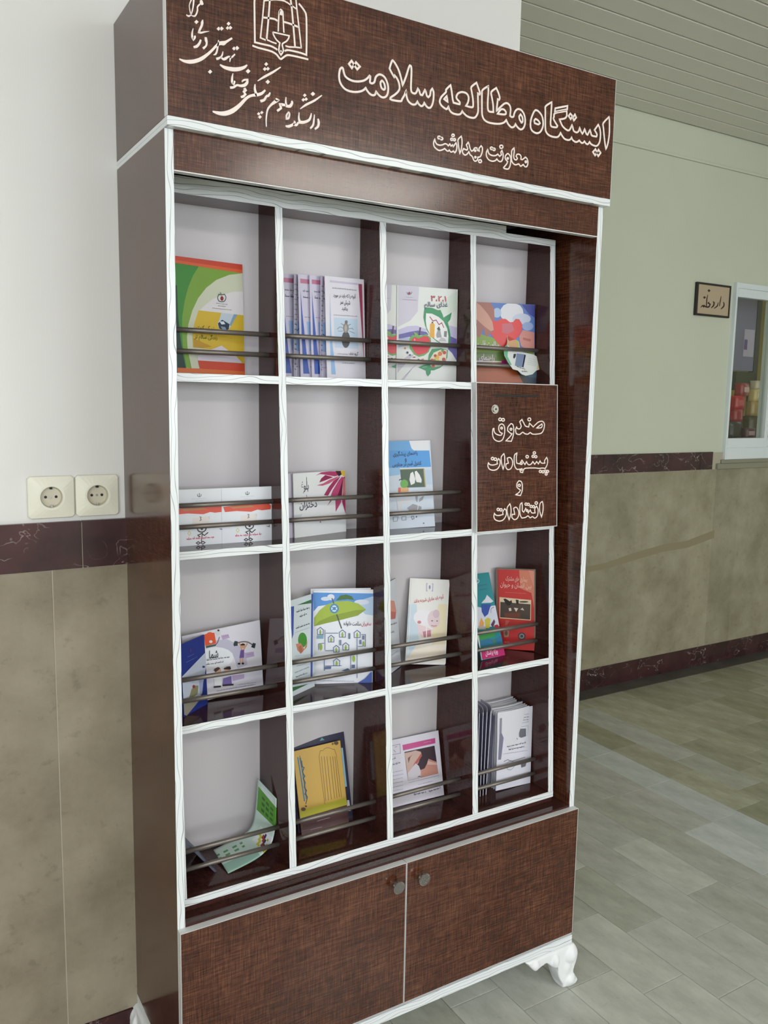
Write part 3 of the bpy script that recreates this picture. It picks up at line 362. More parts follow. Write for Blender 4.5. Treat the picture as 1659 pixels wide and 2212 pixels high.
[68.2,155.7],5.46],['q',[120,115,140],[11.9,119.3],[69,118.1],2.74],['p',[150,180,228],[[16.6,111.3],[74,111.3],[76.1,52.3],[21.8,53.5]]],['s',[70,80,110],2.22,[[27.7,88.4],[42.5,77.9]],0],
['s',[90,100,130],1.67,[[34.5,91.4],[41.4,98.7]],0],['q',[90,90,110],[23.1,41.1],[67.2,39.4],4.17],['q',[120,115,140],[22.6,21.6],[66.7,19.6],2.79]]},

{'key':'B6','name':'leaflet','label':'white leaflet seen edge-on just behind the louse-picture leaflet','cat':'leaflet','group':'louse leaflets on the top shelf','O':[0.3546,0.1515,1.4451],'eu':[0.7317,0.6816,0],'ev':[0,0,1],'w':26,'h':202.1,'t':0.001,'base':[206,200,222],'L':[['q',[70,70,85],
[2.5,180.8],[23,182.1],3.54],['q',[70,70,85],[2.5,171.3],[23,172.4],3.55],['q',[70,70,85],[2.5,161.7],[23,162.7],3.55],['q',[70,70,85],[2.5,152.2],[23,153.1],3.55],['q',[70,70,85],[2.5,142.6],[23,143.3],3.56],
['q',[70,70,85],[2.5,133],[23,133.6],3.56],['q',[70,70,85],[2.5,123.4],[23,123.9],3.57],['q',[70,70,85],[2.5,113.8],[23,114.2],3.57],['q',[70,70,85],[2.5,104.2],[23,104.4],3.57],['q',[70,70,85],[2.5,94.6],
[23,94.7],3.58],['q',[70,70,85],[2.5,84.9],[23,84.9],3.58],['q',[70,70,85],[2.5,75.3],[23,75.1],3.59],['q',[70,70,85],[2.5,65.6],[23,65.3],3.59],['q',[70,70,85],[2.5,56],[23,55.5],3.59],['q',[70,70,85],[2.5,46.3],
[23,45.7],3.6],['q',[70,70,85],[2.5,36.6],[23,35.9],3.6],['q',[70,70,85],[2.5,26.9],[23,26],3.61],['q',[70,70,85],[2.5,17.2],[23,16.2],3.61]]},

{'key':'C1','name':'booklet','label':'white booklet with red apple and green leaf frame,front copy on the top shelf','cat':'booklet','group':'apple booklets','O':[0.539,0.1592,1.4451],'eu':[0.9943,-0.1068,0.0062],'ev':[-0.0054,0.0078,1],'w':146.9,'h':199.4,'t':0.004,'base':[228,230,228],'L':[['p',[206,200,216],
[[2.2,199.2],[51.5,198.7],[49.3,147.5],[32,127.5],[3.2,113.4]]],['p',[196,190,224],[[3.2,107],[24.9,115.6],[46.8,117.9],[67.6,112.4],[129.2,121.6],[146.2,118.5],[146,93.4],[129.7,100.7],[91.6,110.8],[61.8,107],
[32.4,103.1],[4.8,97.5]]],['p',[98,92,165],[[4.8,97.5],[32.3,104.4],[49.9,107.7],[70.7,106],[76.8,99.8],[53,97.6],[26.6,92.6],[4.9,88.6]]],['p',[108,98,170],[[129.7,99.4],[146,93.4],[146.2,47.1],[135.1,62.7],
[124.2,71.5],[128.5,82.2]]],['p',[178,182,214],[[4.9,87.9],[29.6,94],[28.3,76],[3.7,70]]],['p',[196,190,204],[[2.8,17.3],[41.8,57.1],[30.1,56.7],[2.6,35.3]]],['p',[196,190,204],[[11.7,3],[49.5,36.5],[42.2,32.5],
[19,3.1]]],['p',[215,225,215],[[90.6,162.6],[146,196.9],[145.4,152.5],[130.2,149.1],[110.5,142.9]]],['p',[52,145,95],[[66.1,157.4],[83.2,157],[98.3,152.7],[104.3,153.6],[110.5,142.9],[112.2,137.8],[132.5,149.9],
[129,134.7],[123,127.9],[127.9,112.4],[130.5,99.4],[130.1,81],[113.3,81],[96.5,86.3],[84.3,94.9],[73.7,106.2],[67.5,118.8],[63.1,135.4],[64.1,148.3]]],['p',[235,235,235],[[69.3,144.7],[83.4,144.8],[100.1,138.5],
[112.3,130],[121.7,114.8],[125.1,99.2],[124.7,82.1],[108.7,82.8],[91.9,91.3],[78.2,102.5],[71.3,115.1],[68.8,129.2]]],['p',[228,168,50],[[79.1,121.9],[83,125.4],[86.8,125.5],[90.9,121.8],[90.4,93.2],[79.1,96]]],
['p',[70,60,40],[[83,127.6],[87,127.8],[87.1,124.6],[83.1,124.5]]],['s',[168,38,75],1.94,[[78.3,138.1],[86,129.4],[94.2,131.7],[101.1,122.3],[107.8,126.5],[113.3,116.3]],0],['p',[155,155,160],[[98.3,111.1],[104.3,112.7],
[106.8,101.1],[108.4,95.9],[96.4,94.1],[94.7,100.6]]],['p',[70,70,75],[[96,113],[101.2,119.1],[105.1,111.4],[100.6,109.9]]],['p',[125,125,130],[[114.2,109.2],[121.1,109.5],[120.3,96.4],[113.7,97.4]]],['p',[190,190,195],
[[99.5,86.4],[106.9,95.8],[116.1,93.6],[120,87.2]]],['p',[100,168,85],[[29.6,88.9],[35.4,96.8],[47.1,98.6],[56,96.4],[70.8,100.9],[81.4,93.5],[83.1,78],[77.4,63.4],[65.6,55.2],[53.7,52.3],[41.8,57.1],[31.3,69.7]]],
['p',[218,46,62],[[34.8,87.8],[41.3,93.9],[53.1,91.1],[64.9,96.7],[75.3,95.9],[80,87],[79.5,73.9],[72.9,62],[59.6,57.6],[50.7,56.1],[41.7,62.3],[35.7,72.4]]],['p',[240,150,150],[[44.3,88.2],[44,86.6],[43.1,85.7],
[42,85.6],[41.1,86.5],[40.8,88],[41.1,89.6],[42,90.5],[43.1,90.6],[43.9,89.7]]],['s',[75,32,75],3.61,[[55.7,114.4],[53.8,97.6]],0],['p',[128,172,60],[[38.9,104.1],[47,102.5],[53,96.3],[44.2,97.2]]],['p',[52,145,95],
[[77.5,58.2],[84.8,70.2],[107.4,72.3],[123.5,68.9],[123,53],[115.7,38.3],[105.2,30.1],[90.1,24.5],[69.1,24],[51.8,30.1],[65.9,35.7],[77.8,37.3],[76.2,47.7]]],['p',[225,215,190],[[89.4,62.5],[107.4,69.7],[121.2,68.8],
[120,49],[108.1,34.2],[85.5,30.9],[80.1,37.4],[80.6,49.2]]],['p',[205,60,60],[[90,45.5],[89.7,43.9],[88.7,42.5],[87.1,41.5],[85.3,41.2],[83.4,41.4],[81.9,42.3],[80.8,43.6],[80.4,45.2],[80.7,46.8],[81.8,48.2],[83.3,49.2],
[85.1,49.6],[87,49.3],[88.6,48.4],[89.6,47.1]]],['p',[225,170,60],[[103.2,53.8],[102.8,51.7],[101.5,50],[99.5,48.8],[97.2,48.3],[94.9,48.7],[92.9,49.7],[91.6,51.4],[91.1,53.4],[91.5,55.4],[92.8,57.2],[94.7,58.4],
[97,58.8],[99.4,58.5],[101.3,57.4],[102.7,55.8]]],['p',[205,110,60],[[110,60.5],[109.7,58.7],[108.5,57.2],[106.8,56.1],[104.7,55.6],[102.6,55.9],[100.8,56.9],[99.6,58.4],[99.1,60.2],[99.5,62],[100.7,63.6],[102.4,64.7],
[104.5,65.1],[106.6,64.8],[108.4,63.8],[109.6,62.3]]],['p',[190,50,60],[[119.7,63.5],[118.9,61.1],[116.7,59.6],[113.8,59.5],[111.5,60.9],[110.6,63.2],[111.4,65.5],[113.7,67],[116.5,67.1],[118.8,65.8]]],['p',[90,150,60],
[[114.2,67.3],[113.5,65.4],[111.7,64.2],[109.5,64.1],[107.6,65.2],[106.9,67],[107.5,68.9],[109.3,70.1],[111.6,70.2],[113.4,69.1]]],['p',[215,190,90],[[103,47.2],[102.2,45],[100.1,43.6],[97.5,43.5],[95.4,44.8],
[94.5,46.9],[95.3,49.1],[97.4,50.5],[100,50.6],[102.2,49.3]]],['p',[120,160,60],[[94.2,46.9],[93.7,45.4],[92.2,44.4],[90.3,44.3],[88.8,45.2],[88.2,46.8],[88.7,48.3],[90.2,49.3],[92.1,49.4],[93.6,48.5]]],['p',[190,60,70],
[[118.5,49],[117.7,46.6],[115.4,45.1],[112.6,45],[110.3,46.4],[109.4,48.7],[110.2,51],[112.4,52.5],[115.3,52.6],[117.6,51.3]]],['p',[210,80,70],[[92.4,33.8],[91.6,31.7],[89.7,30.4],[87.3,30.4],[85.3,31.6],[84.5,33.5],
[85.2,35.6],[87.2,36.9],[89.6,36.9],[91.6,35.7]]],['p',[200,140,70],[[105.6,40.7],[104.9,38.8],[103.1,37.6],[100.9,37.5],[99,38.6],[98.3,40.5],[98.9,42.4],[100.7,43.6],[103,43.6],[104.8,42.5]]],['p',[170,60,60],
[[96.2,56.2],[95.5,54.3],[93.7,53.1],[91.5,53],[89.7,54.1],[88.9,56],[89.6,57.8],[91.4,59],[93.6,59.1],[95.4,58]]],['p',[52,145,95],[[70.6,24],[82.6,24.3],[81.9,17.7],[76,11.7],[72.2,16.2]]],
['s',[160,210,180],1.04,[[61.5,30.3],[73.4,32]],0],['p',[215,130,70],[[22,69.3],[21.6,68],[20.4,67.1],[19,67],[17.8,67.8],[17.3,69.2],[17.8,70.5],[18.9,71.4],[20.4,71.5],[21.5,70.7]]],['p',[50,45,80],[[28,60.5],
[27.5,59],[26.4,58],[24.9,58],[23.7,58.9],[23.3,60.4],[23.7,61.9],[24.9,62.9],[26.3,62.9],[27.5,62]]],['p',[60,60,70],[[33.6,55.5],[33.2,54.5],[32.2,53.8],[30.9,53.7],[29.9,54.4],[29.5,55.4],[29.9,56.5],[30.9,57.2],
[32.2,57.2],[33.2,56.6]]],['p',[190,60,60],[[45.4,51.4],[44.8,50.6],[43,50.1],[40.8,50],[39.1,50.4],[38.4,51.2],[39,51.9],[40.8,52.5],[43,52.5],[44.8,52.1]]],['p',[70,80,60],[[54.7,46.8],[54.2,46.1],[53.1,45.6],
[51.6,45.5],[50.4,45.9],[49.9,46.7],[50.4,47.5],[51.6,48],[53,48],[54.2,47.6]]],['p',[190,140,50],[[65.7,47.7],[65.1,46.9],[63.6,46.4],[61.8,46.3],[60.3,46.8],[59.7,47.5],[60.3,48.3],[61.8,48.8],[63.6,48.9],
[65.1,48.4]]],['t',[190,35,70],'۱،۲،۳',[79.9,174.2],[117.5,175.1],9.62],['t',[42,40,90],'غذای سالم',[64.6,157.3],[121.6,159.7],11.53],['s',[70,110,110],1.01,[[21.8,186],[24,182.4],[28.4,181.4],[32.7,183.5],
[34.1,187.4]],0],['p',[165,35,60],[[30.6,184.4],[30.2,182.9],[28.9,181.9],[27.3,181.8],[25.9,182.6],[25.4,184.1],[25.9,185.6],[27.2,186.6],[28.8,186.7],[30.1,185.9]]],['q',[150,145,165],[19.7,175.8],[37.2,175.5],1.27],
['q',[150,145,165],[12.6,169.9],[46,170.3],1.52]]},

{'key':'C0','name':'booklet','label':'rear red-apple booklet peeking out on the left behind its twin,top shelf','cat':'booklet','group':'apple booklets','O':[0.477,0.1682,1.4451],'eu':[0.9943,-0.1068,0.0062],'ev':[-0.0054,0.0078,1],'w':146.9,'h':199.4,'t':0.004,'base':[228,230,228],'L':[['p',[206,200,216],
[[2.2,199.2],[51.5,198.7],[49.3,147.5],[32,127.5],[3.2,113.4]]],['p',[196,190,224],[[3.2,107],[24.9,115.6],[46.8,117.9],[67.6,112.4],[129.2,121.6],[146.2,118.5],[146,93.4],[129.7,100.7],[91.6,110.8],[61.8,107],
[32.4,103.1],[4.8,97.5]]],['p',[98,92,165],[[4.8,97.5],[32.3,104.4],[49.9,107.7],[70.7,106],[76.8,99.8],[53,97.6],[26.6,92.6],[4.9,88.6]]],['p',[108,98,170],[[129.7,99.4],[146,93.4],[146.2,47.1],[135.1,62.7],
[124.2,71.5],[128.5,82.2]]],['p',[178,182,214],[[4.9,87.9],[29.6,94],[28.3,76],[3.7,70]]],['p',[196,190,204],[[2.8,17.3],[41.8,57.1],[30.1,56.7],[2.6,35.3]]],['p',[196,190,204],[[11.7,3],[49.5,36.5],[42.2,32.5],
[19,3.1]]],['p',[215,225,215],[[90.6,162.6],[146,196.9],[145.4,152.5],[130.2,149.1],[110.5,142.9]]],['p',[52,145,95],[[66.1,157.4],[83.2,157],[98.3,152.7],[104.3,153.6],[110.5,142.9],[112.2,137.8],[132.5,149.9],
[129,134.7],[123,127.9],[127.9,112.4],[130.5,99.4],[130.1,81],[113.3,81],[96.5,86.3],[84.3,94.9],[73.7,106.2],[67.5,118.8],[63.1,135.4],[64.1,148.3]]],['p',[235,235,235],[[69.3,144.7],[83.4,144.8],[100.1,138.5],
[112.3,130],[121.7,114.8],[125.1,99.2],[124.7,82.1],[108.7,82.8],[91.9,91.3],[78.2,102.5],[71.3,115.1],[68.8,129.2]]],['p',[228,168,50],[[79.1,121.9],[83,125.4],[86.8,125.5],[90.9,121.8],[90.4,93.2],[79.1,96]]],
['p',[70,60,40],[[83,127.6],[87,127.8],[87.1,124.6],[83.1,124.5]]],['s',[168,38,75],1.94,[[78.3,138.1],[86,129.4],[94.2,131.7],[101.1,122.3],[107.8,126.5],[113.3,116.3]],0],['p',[155,155,160],[[98.3,111.1],[104.3,112.7],
[106.8,101.1],[108.4,95.9],[96.4,94.1],[94.7,100.6]]],['p',[70,70,75],[[96,113],[101.2,119.1],[105.1,111.4],[100.6,109.9]]],['p',[125,125,130],[[114.2,109.2],[121.1,109.5],[120.3,96.4],[113.7,97.4]]],['p',[190,190,195],
[[99.5,86.4],[106.9,95.8],[116.1,93.6],[120,87.2]]],['p',[100,168,85],[[29.6,88.9],[35.4,96.8],[47.1,98.6],[56,96.4],[70.8,100.9],[81.4,93.5],[83.1,78],[77.4,63.4],[65.6,55.2],[53.7,52.3],[41.8,57.1],[31.3,69.7]]],
['p',[218,46,62],[[34.8,87.8],[41.3,93.9],[53.1,91.1],[64.9,96.7],[75.3,95.9],[80,87],[79.5,73.9],[72.9,62],[59.6,57.6],[50.7,56.1],[41.7,62.3],[35.7,72.4]]],['p',[240,150,150],[[44.3,88.2],[44,86.6],[43.1,85.7],
[42,85.6],[41.1,86.5],[40.8,88],[41.1,89.6],[42,90.5],[43.1,90.6],[43.9,89.7]]],['s',[75,32,75],3.61,[[55.7,114.4],[53.8,97.6]],0],['p',[128,172,60],[[38.9,104.1],[47,102.5],[53,96.3],[44.2,97.2]]],['p',[52,145,95],
[[77.5,58.2],[84.8,70.2],[107.4,72.3],[123.5,68.9],[123,53],[115.7,38.3],[105.2,30.1],[90.1,24.5],[69.1,24],[51.8,30.1],[65.9,35.7],[77.8,37.3],[76.2,47.7]]],['p',[225,215,190],[[89.4,62.5],[107.4,69.7],[121.2,68.8],
[120,49],[108.1,34.2],[85.5,30.9],[80.1,37.4],[80.6,49.2]]],['p',[205,60,60],[[90,45.5],[89.7,43.9],[88.7,42.5],[87.1,41.5],[85.3,41.2],[83.4,41.4],[81.9,42.3],[80.8,43.6],[80.4,45.2],[80.7,46.8],[81.8,48.2],[83.3,49.2],
[85.1,49.6],[87,49.3],[88.6,48.4],[89.6,47.1]]],['p',[225,170,60],[[103.2,53.8],[102.8,51.7],[101.5,50],[99.5,48.8],[97.2,48.3],[94.9,48.7],[92.9,49.7],[91.6,51.4],[91.1,53.4],[91.5,55.4],[92.8,57.2],[94.7,58.4],
[97,58.8],[99.4,58.5],[101.3,57.4],[102.7,55.8]]],['p',[205,110,60],[[110,60.5],[109.7,58.7],[108.5,57.2],[106.8,56.1],[104.7,55.6],[102.6,55.9],[100.8,56.9],[99.6,58.4],[99.1,60.2],[99.5,62],[100.7,63.6],[102.4,64.7],
[104.5,65.1],[106.6,64.8],[108.4,63.8],[109.6,62.3]]],['p',[190,50,60],[[119.7,63.5],[118.9,61.1],[116.7,59.6],[113.8,59.5],[111.5,60.9],[110.6,63.2],[111.4,65.5],[113.7,67],[116.5,67.1],[118.8,65.8]]],['p',[90,150,60],
[[114.2,67.3],[113.5,65.4],[111.7,64.2],[109.5,64.1],[107.6,65.2],[106.9,67],[107.5,68.9],[109.3,70.1],[111.6,70.2],[113.4,69.1]]],['p',[215,190,90],[[103,47.2],[102.2,45],[100.1,43.6],[97.5,43.5],[95.4,44.8],
[94.5,46.9],[95.3,49.1],[97.4,50.5],[100,50.6],[102.2,49.3]]],['p',[120,160,60],[[94.2,46.9],[93.7,45.4],[92.2,44.4],[90.3,44.3],[88.8,45.2],[88.2,46.8],[88.7,48.3],[90.2,49.3],[92.1,49.4],[93.6,48.5]]],['p',[190,60,70],
[[118.5,49],[117.7,46.6],[115.4,45.1],[112.6,45],[110.3,46.4],[109.4,48.7],[110.2,51],[112.4,52.5],[115.3,52.6],[117.6,51.3]]],['p',[210,80,70],[[92.4,33.8],[91.6,31.7],[89.7,30.4],[87.3,30.4],[85.3,31.6],[84.5,33.5],
[85.2,35.6],[87.2,36.9],[89.6,36.9],[91.6,35.7]]],['p',[200,140,70],[[105.6,40.7],[104.9,38.8],[103.1,37.6],[100.9,37.5],[99,38.6],[98.3,40.5],[98.9,42.4],[100.7,43.6],[103,43.6],[104.8,42.5]]],['p',[170,60,60],
[[96.2,56.2],[95.5,54.3],[93.7,53.1],[91.5,53],[89.7,54.1],[88.9,56],[89.6,57.8],[91.4,59],[93.6,59.1],[95.4,58]]],['p',[52,145,95],[[70.6,24],[82.6,24.3],[81.9,17.7],[76,11.7],[72.2,16.2]]],
['s',[160,210,180],1.04,[[61.5,30.3],[73.4,32]],0],['p',[215,130,70],[[22,69.3],[21.6,68],[20.4,67.1],[19,67],[17.8,67.8],[17.3,69.2],[17.8,70.5],[18.9,71.4],[20.4,71.5],[21.5,70.7]]],['p',[50,45,80],[[28,60.5],
[27.5,59],[26.4,58],[24.9,58],[23.7,58.9],[23.3,60.4],[23.7,61.9],[24.9,62.9],[26.3,62.9],[27.5,62]]],['p',[60,60,70],[[33.6,55.5],[33.2,54.5],[32.2,53.8],[30.9,53.7],[29.9,54.4],[29.5,55.4],[29.9,56.5],[30.9,57.2],
[32.2,57.2],[33.2,56.6]]],['p',[190,60,60],[[45.4,51.4],[44.8,50.6],[43,50.1],[40.8,50],[39.1,50.4],[38.4,51.2],[39,51.9],[40.8,52.5],[43,52.5],[44.8,52.1]]],['p',[70,80,60],[[54.7,46.8],[54.2,46.1],[53.1,45.6],
[51.6,45.5],[50.4,45.9],[49.9,46.7],[50.4,47.5],[51.6,48],[53,48],[54.2,47.6]]],['p',[190,140,50],[[65.7,47.7],[65.1,46.9],[63.6,46.4],[61.8,46.3],[60.3,46.8],[59.7,47.5],[60.3,48.3],[61.8,48.8],[63.6,48.9],
[65.1,48.4]]],['t',[190,35,70],'۱،۲،۳',[79.9,174.2],[117.5,175.1],9.62],['t',[42,40,90],'غذای سالم',[64.6,157.3],[121.6,159.7],11.53],['s',[70,110,110],1.01,[[21.8,186],[24,182.4],[28.4,181.4],[32.7,183.5],
[34.1,187.4]],0],['p',[165,35,60],[[30.6,184.4],[30.2,182.9],[28.9,181.9],[27.3,181.8],[25.9,182.6],[25.4,184.1],[25.9,185.6],[27.2,186.6],[28.8,186.7],[30.1,185.9]]],['q',[150,145,165],[19.7,175.8],[37.2,175.5],1.27],
['q',[150,145,165],[12.6,169.9],[46,170.3],1.52]]},

{'key':'D1','name':'booklet','label':'booklet with hands holding a red heart against blue sky,top shelf','cat':'booklet','group':None,'O':[0.7545,0.1625,1.4451],'eu':[0.9902,-0.138,0.0195],'ev':[-0.0143,0.0385,0.9992],'w':155.7,'h':181.2,'t':0.003,'base':[92,125,195],'L':[['p',[62,72,155],
[[119.6,180.1],[155.5,180.2],[155.4,151.6],[139.5,159.4]]],['p',[218,218,226],[[124.6,161.6],[122.2,152.5],[115.5,144.7],[105.4,139.2],[93.4,137.1],[81.6,138.5],[71.6,143.2],[64.9,150.6],[62.6,159.4],[65,168.4],
[71.6,176.2],[81.6,181],[93.4,181],[105.3,181],[115.4,177.9],[122.2,170.5]]],['p',[195,202,224],[[144.6,148.4],[142.7,143.6],[137.3,139.3],[129.2,136.4],[119.7,135.1],[110.3,135.8],[102.3,138.2],[96.9,142.1],
[95.1,146.8],[96.9,151.6],[102.2,155.8],[110.2,158.8],[119.7,160.1],[129.1,159.5],[137.2,157],[142.6,153.2]]],['p',[150,170,215],[[151.3,131.9],[150.2,128.1],[146.9,124.8],[142.1,122.6],[136.3,121.7],[130.6,122.3],
[125.8,124.2],[122.5,127.3],[121.4,131],[122.5,134.7],[125.7,138],[130.6,140.3],[136.3,141.2],[142,140.6],[146.9,138.7],[150.2,135.6]]],['p',[170,190,222],[[65.8,159.5],[65,155.3],[62.5,151.7],[58.9,149.2],[54.6,148.2],
[50.3,148.9],[46.6,151.1],[44.2,154.6],[43.4,158.7],[44.2,162.9],[46.6,166.6],[50.3,169.1],[54.6,170.1],[58.9,169.4],[62.5,167.1],[65,163.7]]],['p',[130,160,65],[[0.4,113.8],[44.9,102.7],[73.9,81.3],[90.3,71.9],
[154.1,74.4],[154.2,43.4],[0.2,51.1]]],['p',[92,118,58],[[0.2,70.3],[77.2,71.6],[80.5,52.3],[0.2,51.1]]],['p',[165,105,92],[[0.2,181],[37,181],[46.6,168.4],[48.1,143.9],[41.7,139.6],[44.9,128.7],[46.5,117.8],
[38.5,114.9],[30.5,106.4],[25.7,104.9],[21,114.4],[19.4,125.2],[9.8,103.2],[4.3,103.1],[0.2,108.4]]],['p',[205,152,136],[[0.2,181],[11.6,173.8],[30.6,155.5],[43.3,136.9],[45.7,120.5],[38.5,117.6],[21,128],[0.2,143.6]]],
['p',[218,62,62],[[41.7,141.6],[56.2,140.7],[64.2,146.5],[77.2,146.2],[88.6,139],[96.7,139.9],[103.3,147.1],[113.1,146.7],[120.6,136.5],[120.6,124],[114.8,111.3],[96.8,94.2],[80.4,86.9],[67.4,81.8],[54.5,93.3],
[41.7,106.7],[36.9,113.4],[46.5,117.8]]],['p',[196,100,115],[[67.5,134.9],[93.4,137.1],[100,122.1],[83.7,111.9],[67.4,115.6]]],['p',[205,138,128],[[123.1,122.7],[153.9,118],[154.6,77.3],[133.2,78.3],[118.2,86.3],
[114.9,97.4],[113.2,108.5]]],['p',[180,105,98],[[123.1,106],[144.8,102.3],[143.1,96.7],[123.1,100.4]]],['t',[235,215,230],'سلامت قلب',[4.2,84.7],[59.3,81.7],12.95],['t',[235,200,225],'راهنمای',[8.1,54.7],[47.2,52.5],13],
['p',[225,215,215],[[0.2,51.1],[66.6,50.4],[66.6,48.5],[0.2,49.2]]],['p',[140,92,62],[[0.2,48.1],[64.2,48.4],[64.2,41.6],[0.2,41.8]]],['p',[170,35,112],[[66.1,52.8],[79.2,53.6],[80.8,42.2],[65.3,41.5]]],['p',[168,86,46],
[[0.2,38.8],[154.7,40.6],[155.5,1.4],[0.2,2.4]]],['p',[62,55,45],[[103.5,34.4],[155.2,25.1],[155.5,1.4],[123.4,2]]]]},

{'key':'D0','name':'booklet','label':'small dark teal booklet behind the leaf-shaped flyer,right of the top shelf','cat':'booklet','group':None,'O':[0.8403,0.1555,1.4451],'eu':[0.9657,-0.2564,0.042],'ev':[-0.0472,-0.0144,0.9988],'w':79.5,'h':33.7,'t':0.003,'base':[32,52,72],'L':[['p',[45,80,105],
[[37.7,25.6],[79.3,31.9],[79.3,13.5],[53.4,15.5]]]]},

{'key':'E1','name':'leaflet','label':'white leaflet with red brush stripe and stick figure,left one of the pair','cat':'leaflet','group':'red-stripe leaflets','O':[0.0414,0.1271,1.1288],'eu':[0.9997,-0.0228,0],'ev':[0.0004,0.0182,0.9998],'w':102.8,'h':106.1,'t':0.002,'base':[226,229,236],'L':[['s',[70,78,88],1.11,[[48.1,96.7],
[48,93.2],[51.4,91.4],[54.6,92.9],[55,96.4]],0],['s',[70,78,88],1.25,[[51.5,98.4],[51.4,91.9]],0],['q',[190,192,205],[37,87.4],[64.9,88.3],1.67],['q',[200,202,212],[44.3,83.3],[58.9,83.7],1.39],['p',[228,220,216],
[[38,51.8],[69,54.4],[70.3,35.9],[36.3,30.9]]],['p',[218,78,56],[[3,70.2],[29.6,72.4],[94.6,72.9],[99.8,68.4],[99,61.3],[81,60.1],[72,62],[58.7,58.4],[29.4,61.3],[6.4,60.4]]],['p',[180,130,78],[[15.1,70.3],[58.8,70.6],
[66.1,67.5],[22.3,66.2]]],['s',[95,95,100],1.26,[[51.2,53.9],[54.2,53],[52.7,50.3],[54.4,48.1],[51.2,46.2]],0],['s',[60,50,56],2.25,[[46.6,32.4],[51.1,37],[57.7,38.1],[62.8,33.5],[62,27.9],[55.3,24.8],[48.7,27.3]],1],
['p',[50,40,46],[[57.5,30.8],[57,29.5],[55.8,28.7],[54.4,28.8],[53.2,29.7],[52.8,31],[53.2,32.3],[54.4,33.1],[55.9,33],[57,32.1]]],['s',[60,50,56],1.69,[[56.1,24.1],[54.9,15.7],[54,6.5]],0],
['s',[60,50,56],1.97,[[56.1,22.7],[47.2,19.7],[51.6,15.9]],0],['s',[60,50,56],1.97,[[55.3,22],[59.7,18.2],[67.2,23.7]],0],['s',[60,50,56],1.83,[[44.1,5.1],[47.8,7.4],[51.4,4.6],[47.7,2.3]],1],
['s',[60,50,56],1.84,[[52.9,4.8],[56.6,7.4],[61,4.8],[56.6,2]],1],['q',[208,55,82],[25.9,12.6],[79,13],4.76],['s',[222,212,150],1.4,[[28.2,24.4],[31.2,28.4],[34.1,24],[31.1,20]],1],['s',[110,110,115],1.42,[[89.7,29.1],
[94.2,27.4],[95.7,30.9],[96.5,25.9]],0],['s',[200,200,208],1.13,[[67.5,51.6],[69.7,53.6],[69.7,48.7]],0]]},

{'key':'E2','name':'leaflet','label':'white leaflet with red brush stripe and stick figure,right one of the pair','cat':'leaflet','group':'red-stripe leaflets','O':[0.1354,0.1241,1.1288],'eu':[0.9997,-0.0228,0],'ev':[0.0004,0.0182,0.9998],'w':102.8,'h':106.1,'t':0.002,'base':[226,229,236],'L':[['s',[70,78,88],1.11,[[48.1,96.7],
[48,93.2],[51.4,91.4],[54.6,92.9],[55,96.4]],0],['s',[70,78,88],1.25,[[51.5,98.4],[51.4,91.9]],0],['q',[190,192,205],[37,87.4],[64.9,88.3],1.67],['q',[200,202,212],[44.3,83.3],[58.9,83.7],1.39],['p',[228,220,216],
[[38,51.8],[69,54.4],[70.3,35.9],[36.3,30.9]]],['p',[218,78,56],[[3,70.2],[29.6,72.4],[94.6,72.9],[99.8,68.4],[99,61.3],[81,60.1],[72,62],[58.7,58.4],[29.4,61.3],[6.4,60.4]]],['p',[180,130,78],[[15.1,70.3],[58.8,70.6],
[66.1,67.5],[22.3,66.2]]],['s',[95,95,100],1.26,[[51.2,53.9],[54.2,53],[52.7,50.3],[54.4,48.1],[51.2,46.2]],0],['s',[60,50,56],2.25,[[46.6,32.4],[51.1,37],[57.7,38.1],[62.8,33.5],[62,27.9],[55.3,24.8],[48.7,27.3]],1],
['p',[50,40,46],[[57.5,30.8],[57,29.5],[55.8,28.7],[54.4,28.8],[53.2,29.7],[52.8,31],[53.2,32.3],[54.4,33.1],[55.9,33],[57,32.1]]],['s',[60,50,56],1.69,[[56.1,24.1],[54.9,15.7],[54,6.5]],0],
['s',[60,50,56],1.97,[[56.1,22.7],[47.2,19.7],[51.6,15.9]],0],['s',[60,50,56],1.97,[[55.3,22],[59.7,18.2],[67.2,23.7]],0],['s',[60,50,56],1.83,[[44.1,5.1],[47.8,7.4],[51.4,4.6],[47.7,2.3]],1],
['s',[60,50,56],1.84,[[52.9,4.8],[56.6,7.4],[61,4.8],[56.6,2]],1],['q',[208,55,82],[25.9,12.6],[79,13],4.76],['s',[222,212,150],1.4,[[28.2,24.4],[31.2,28.4],[34.1,24],[31.1,20]],1],['s',[110,110,115],1.42,[[89.7,29.1],
[94.2,27.4],[95.7,30.9],[96.5,25.9]],0],['s',[200,200,208],1.13,[[67.5,51.6],[69.7,53.6],[69.7,48.7]],0]]},

{'key':'F1','name':'booklet','label':'white booklet with a big pink petalled flower in the upper corner','cat':'booklet','group':None,'O':[0.2868,0.1241,1.1288],'eu':[0.9721,0.2346,0.0006],'ev':[-0.0123,0.0486,0.9987],'w':137.9,'h':129,'t':0.003,'base':[228,230,232],'L':[['p',[176,58,104],
[[126,127.3],[94.7,128.8],[73.1,127.8],[56.9,121.5],[69.4,124.5],[83.7,122.5],[109,117.7],[122,119.8]]],['p',[150,38,85],[[83.6,121.8],[72.7,115.5],[67.1,107.6],[83.3,110.8],[105.3,116.5]]],['p',[200,95,130],
[[122,118.4],[94.2,111.6],[77.7,105],[59.8,101.9],[75.7,100.3],[93.9,104],[112.5,112]]],['p',[165,52,98],[[125.7,118.3],[105,108.2],[91.9,96.6],[78.7,80.9],[89.5,78.8],[100.8,91.9],[118,108.9]]],['p',[186,72,116],
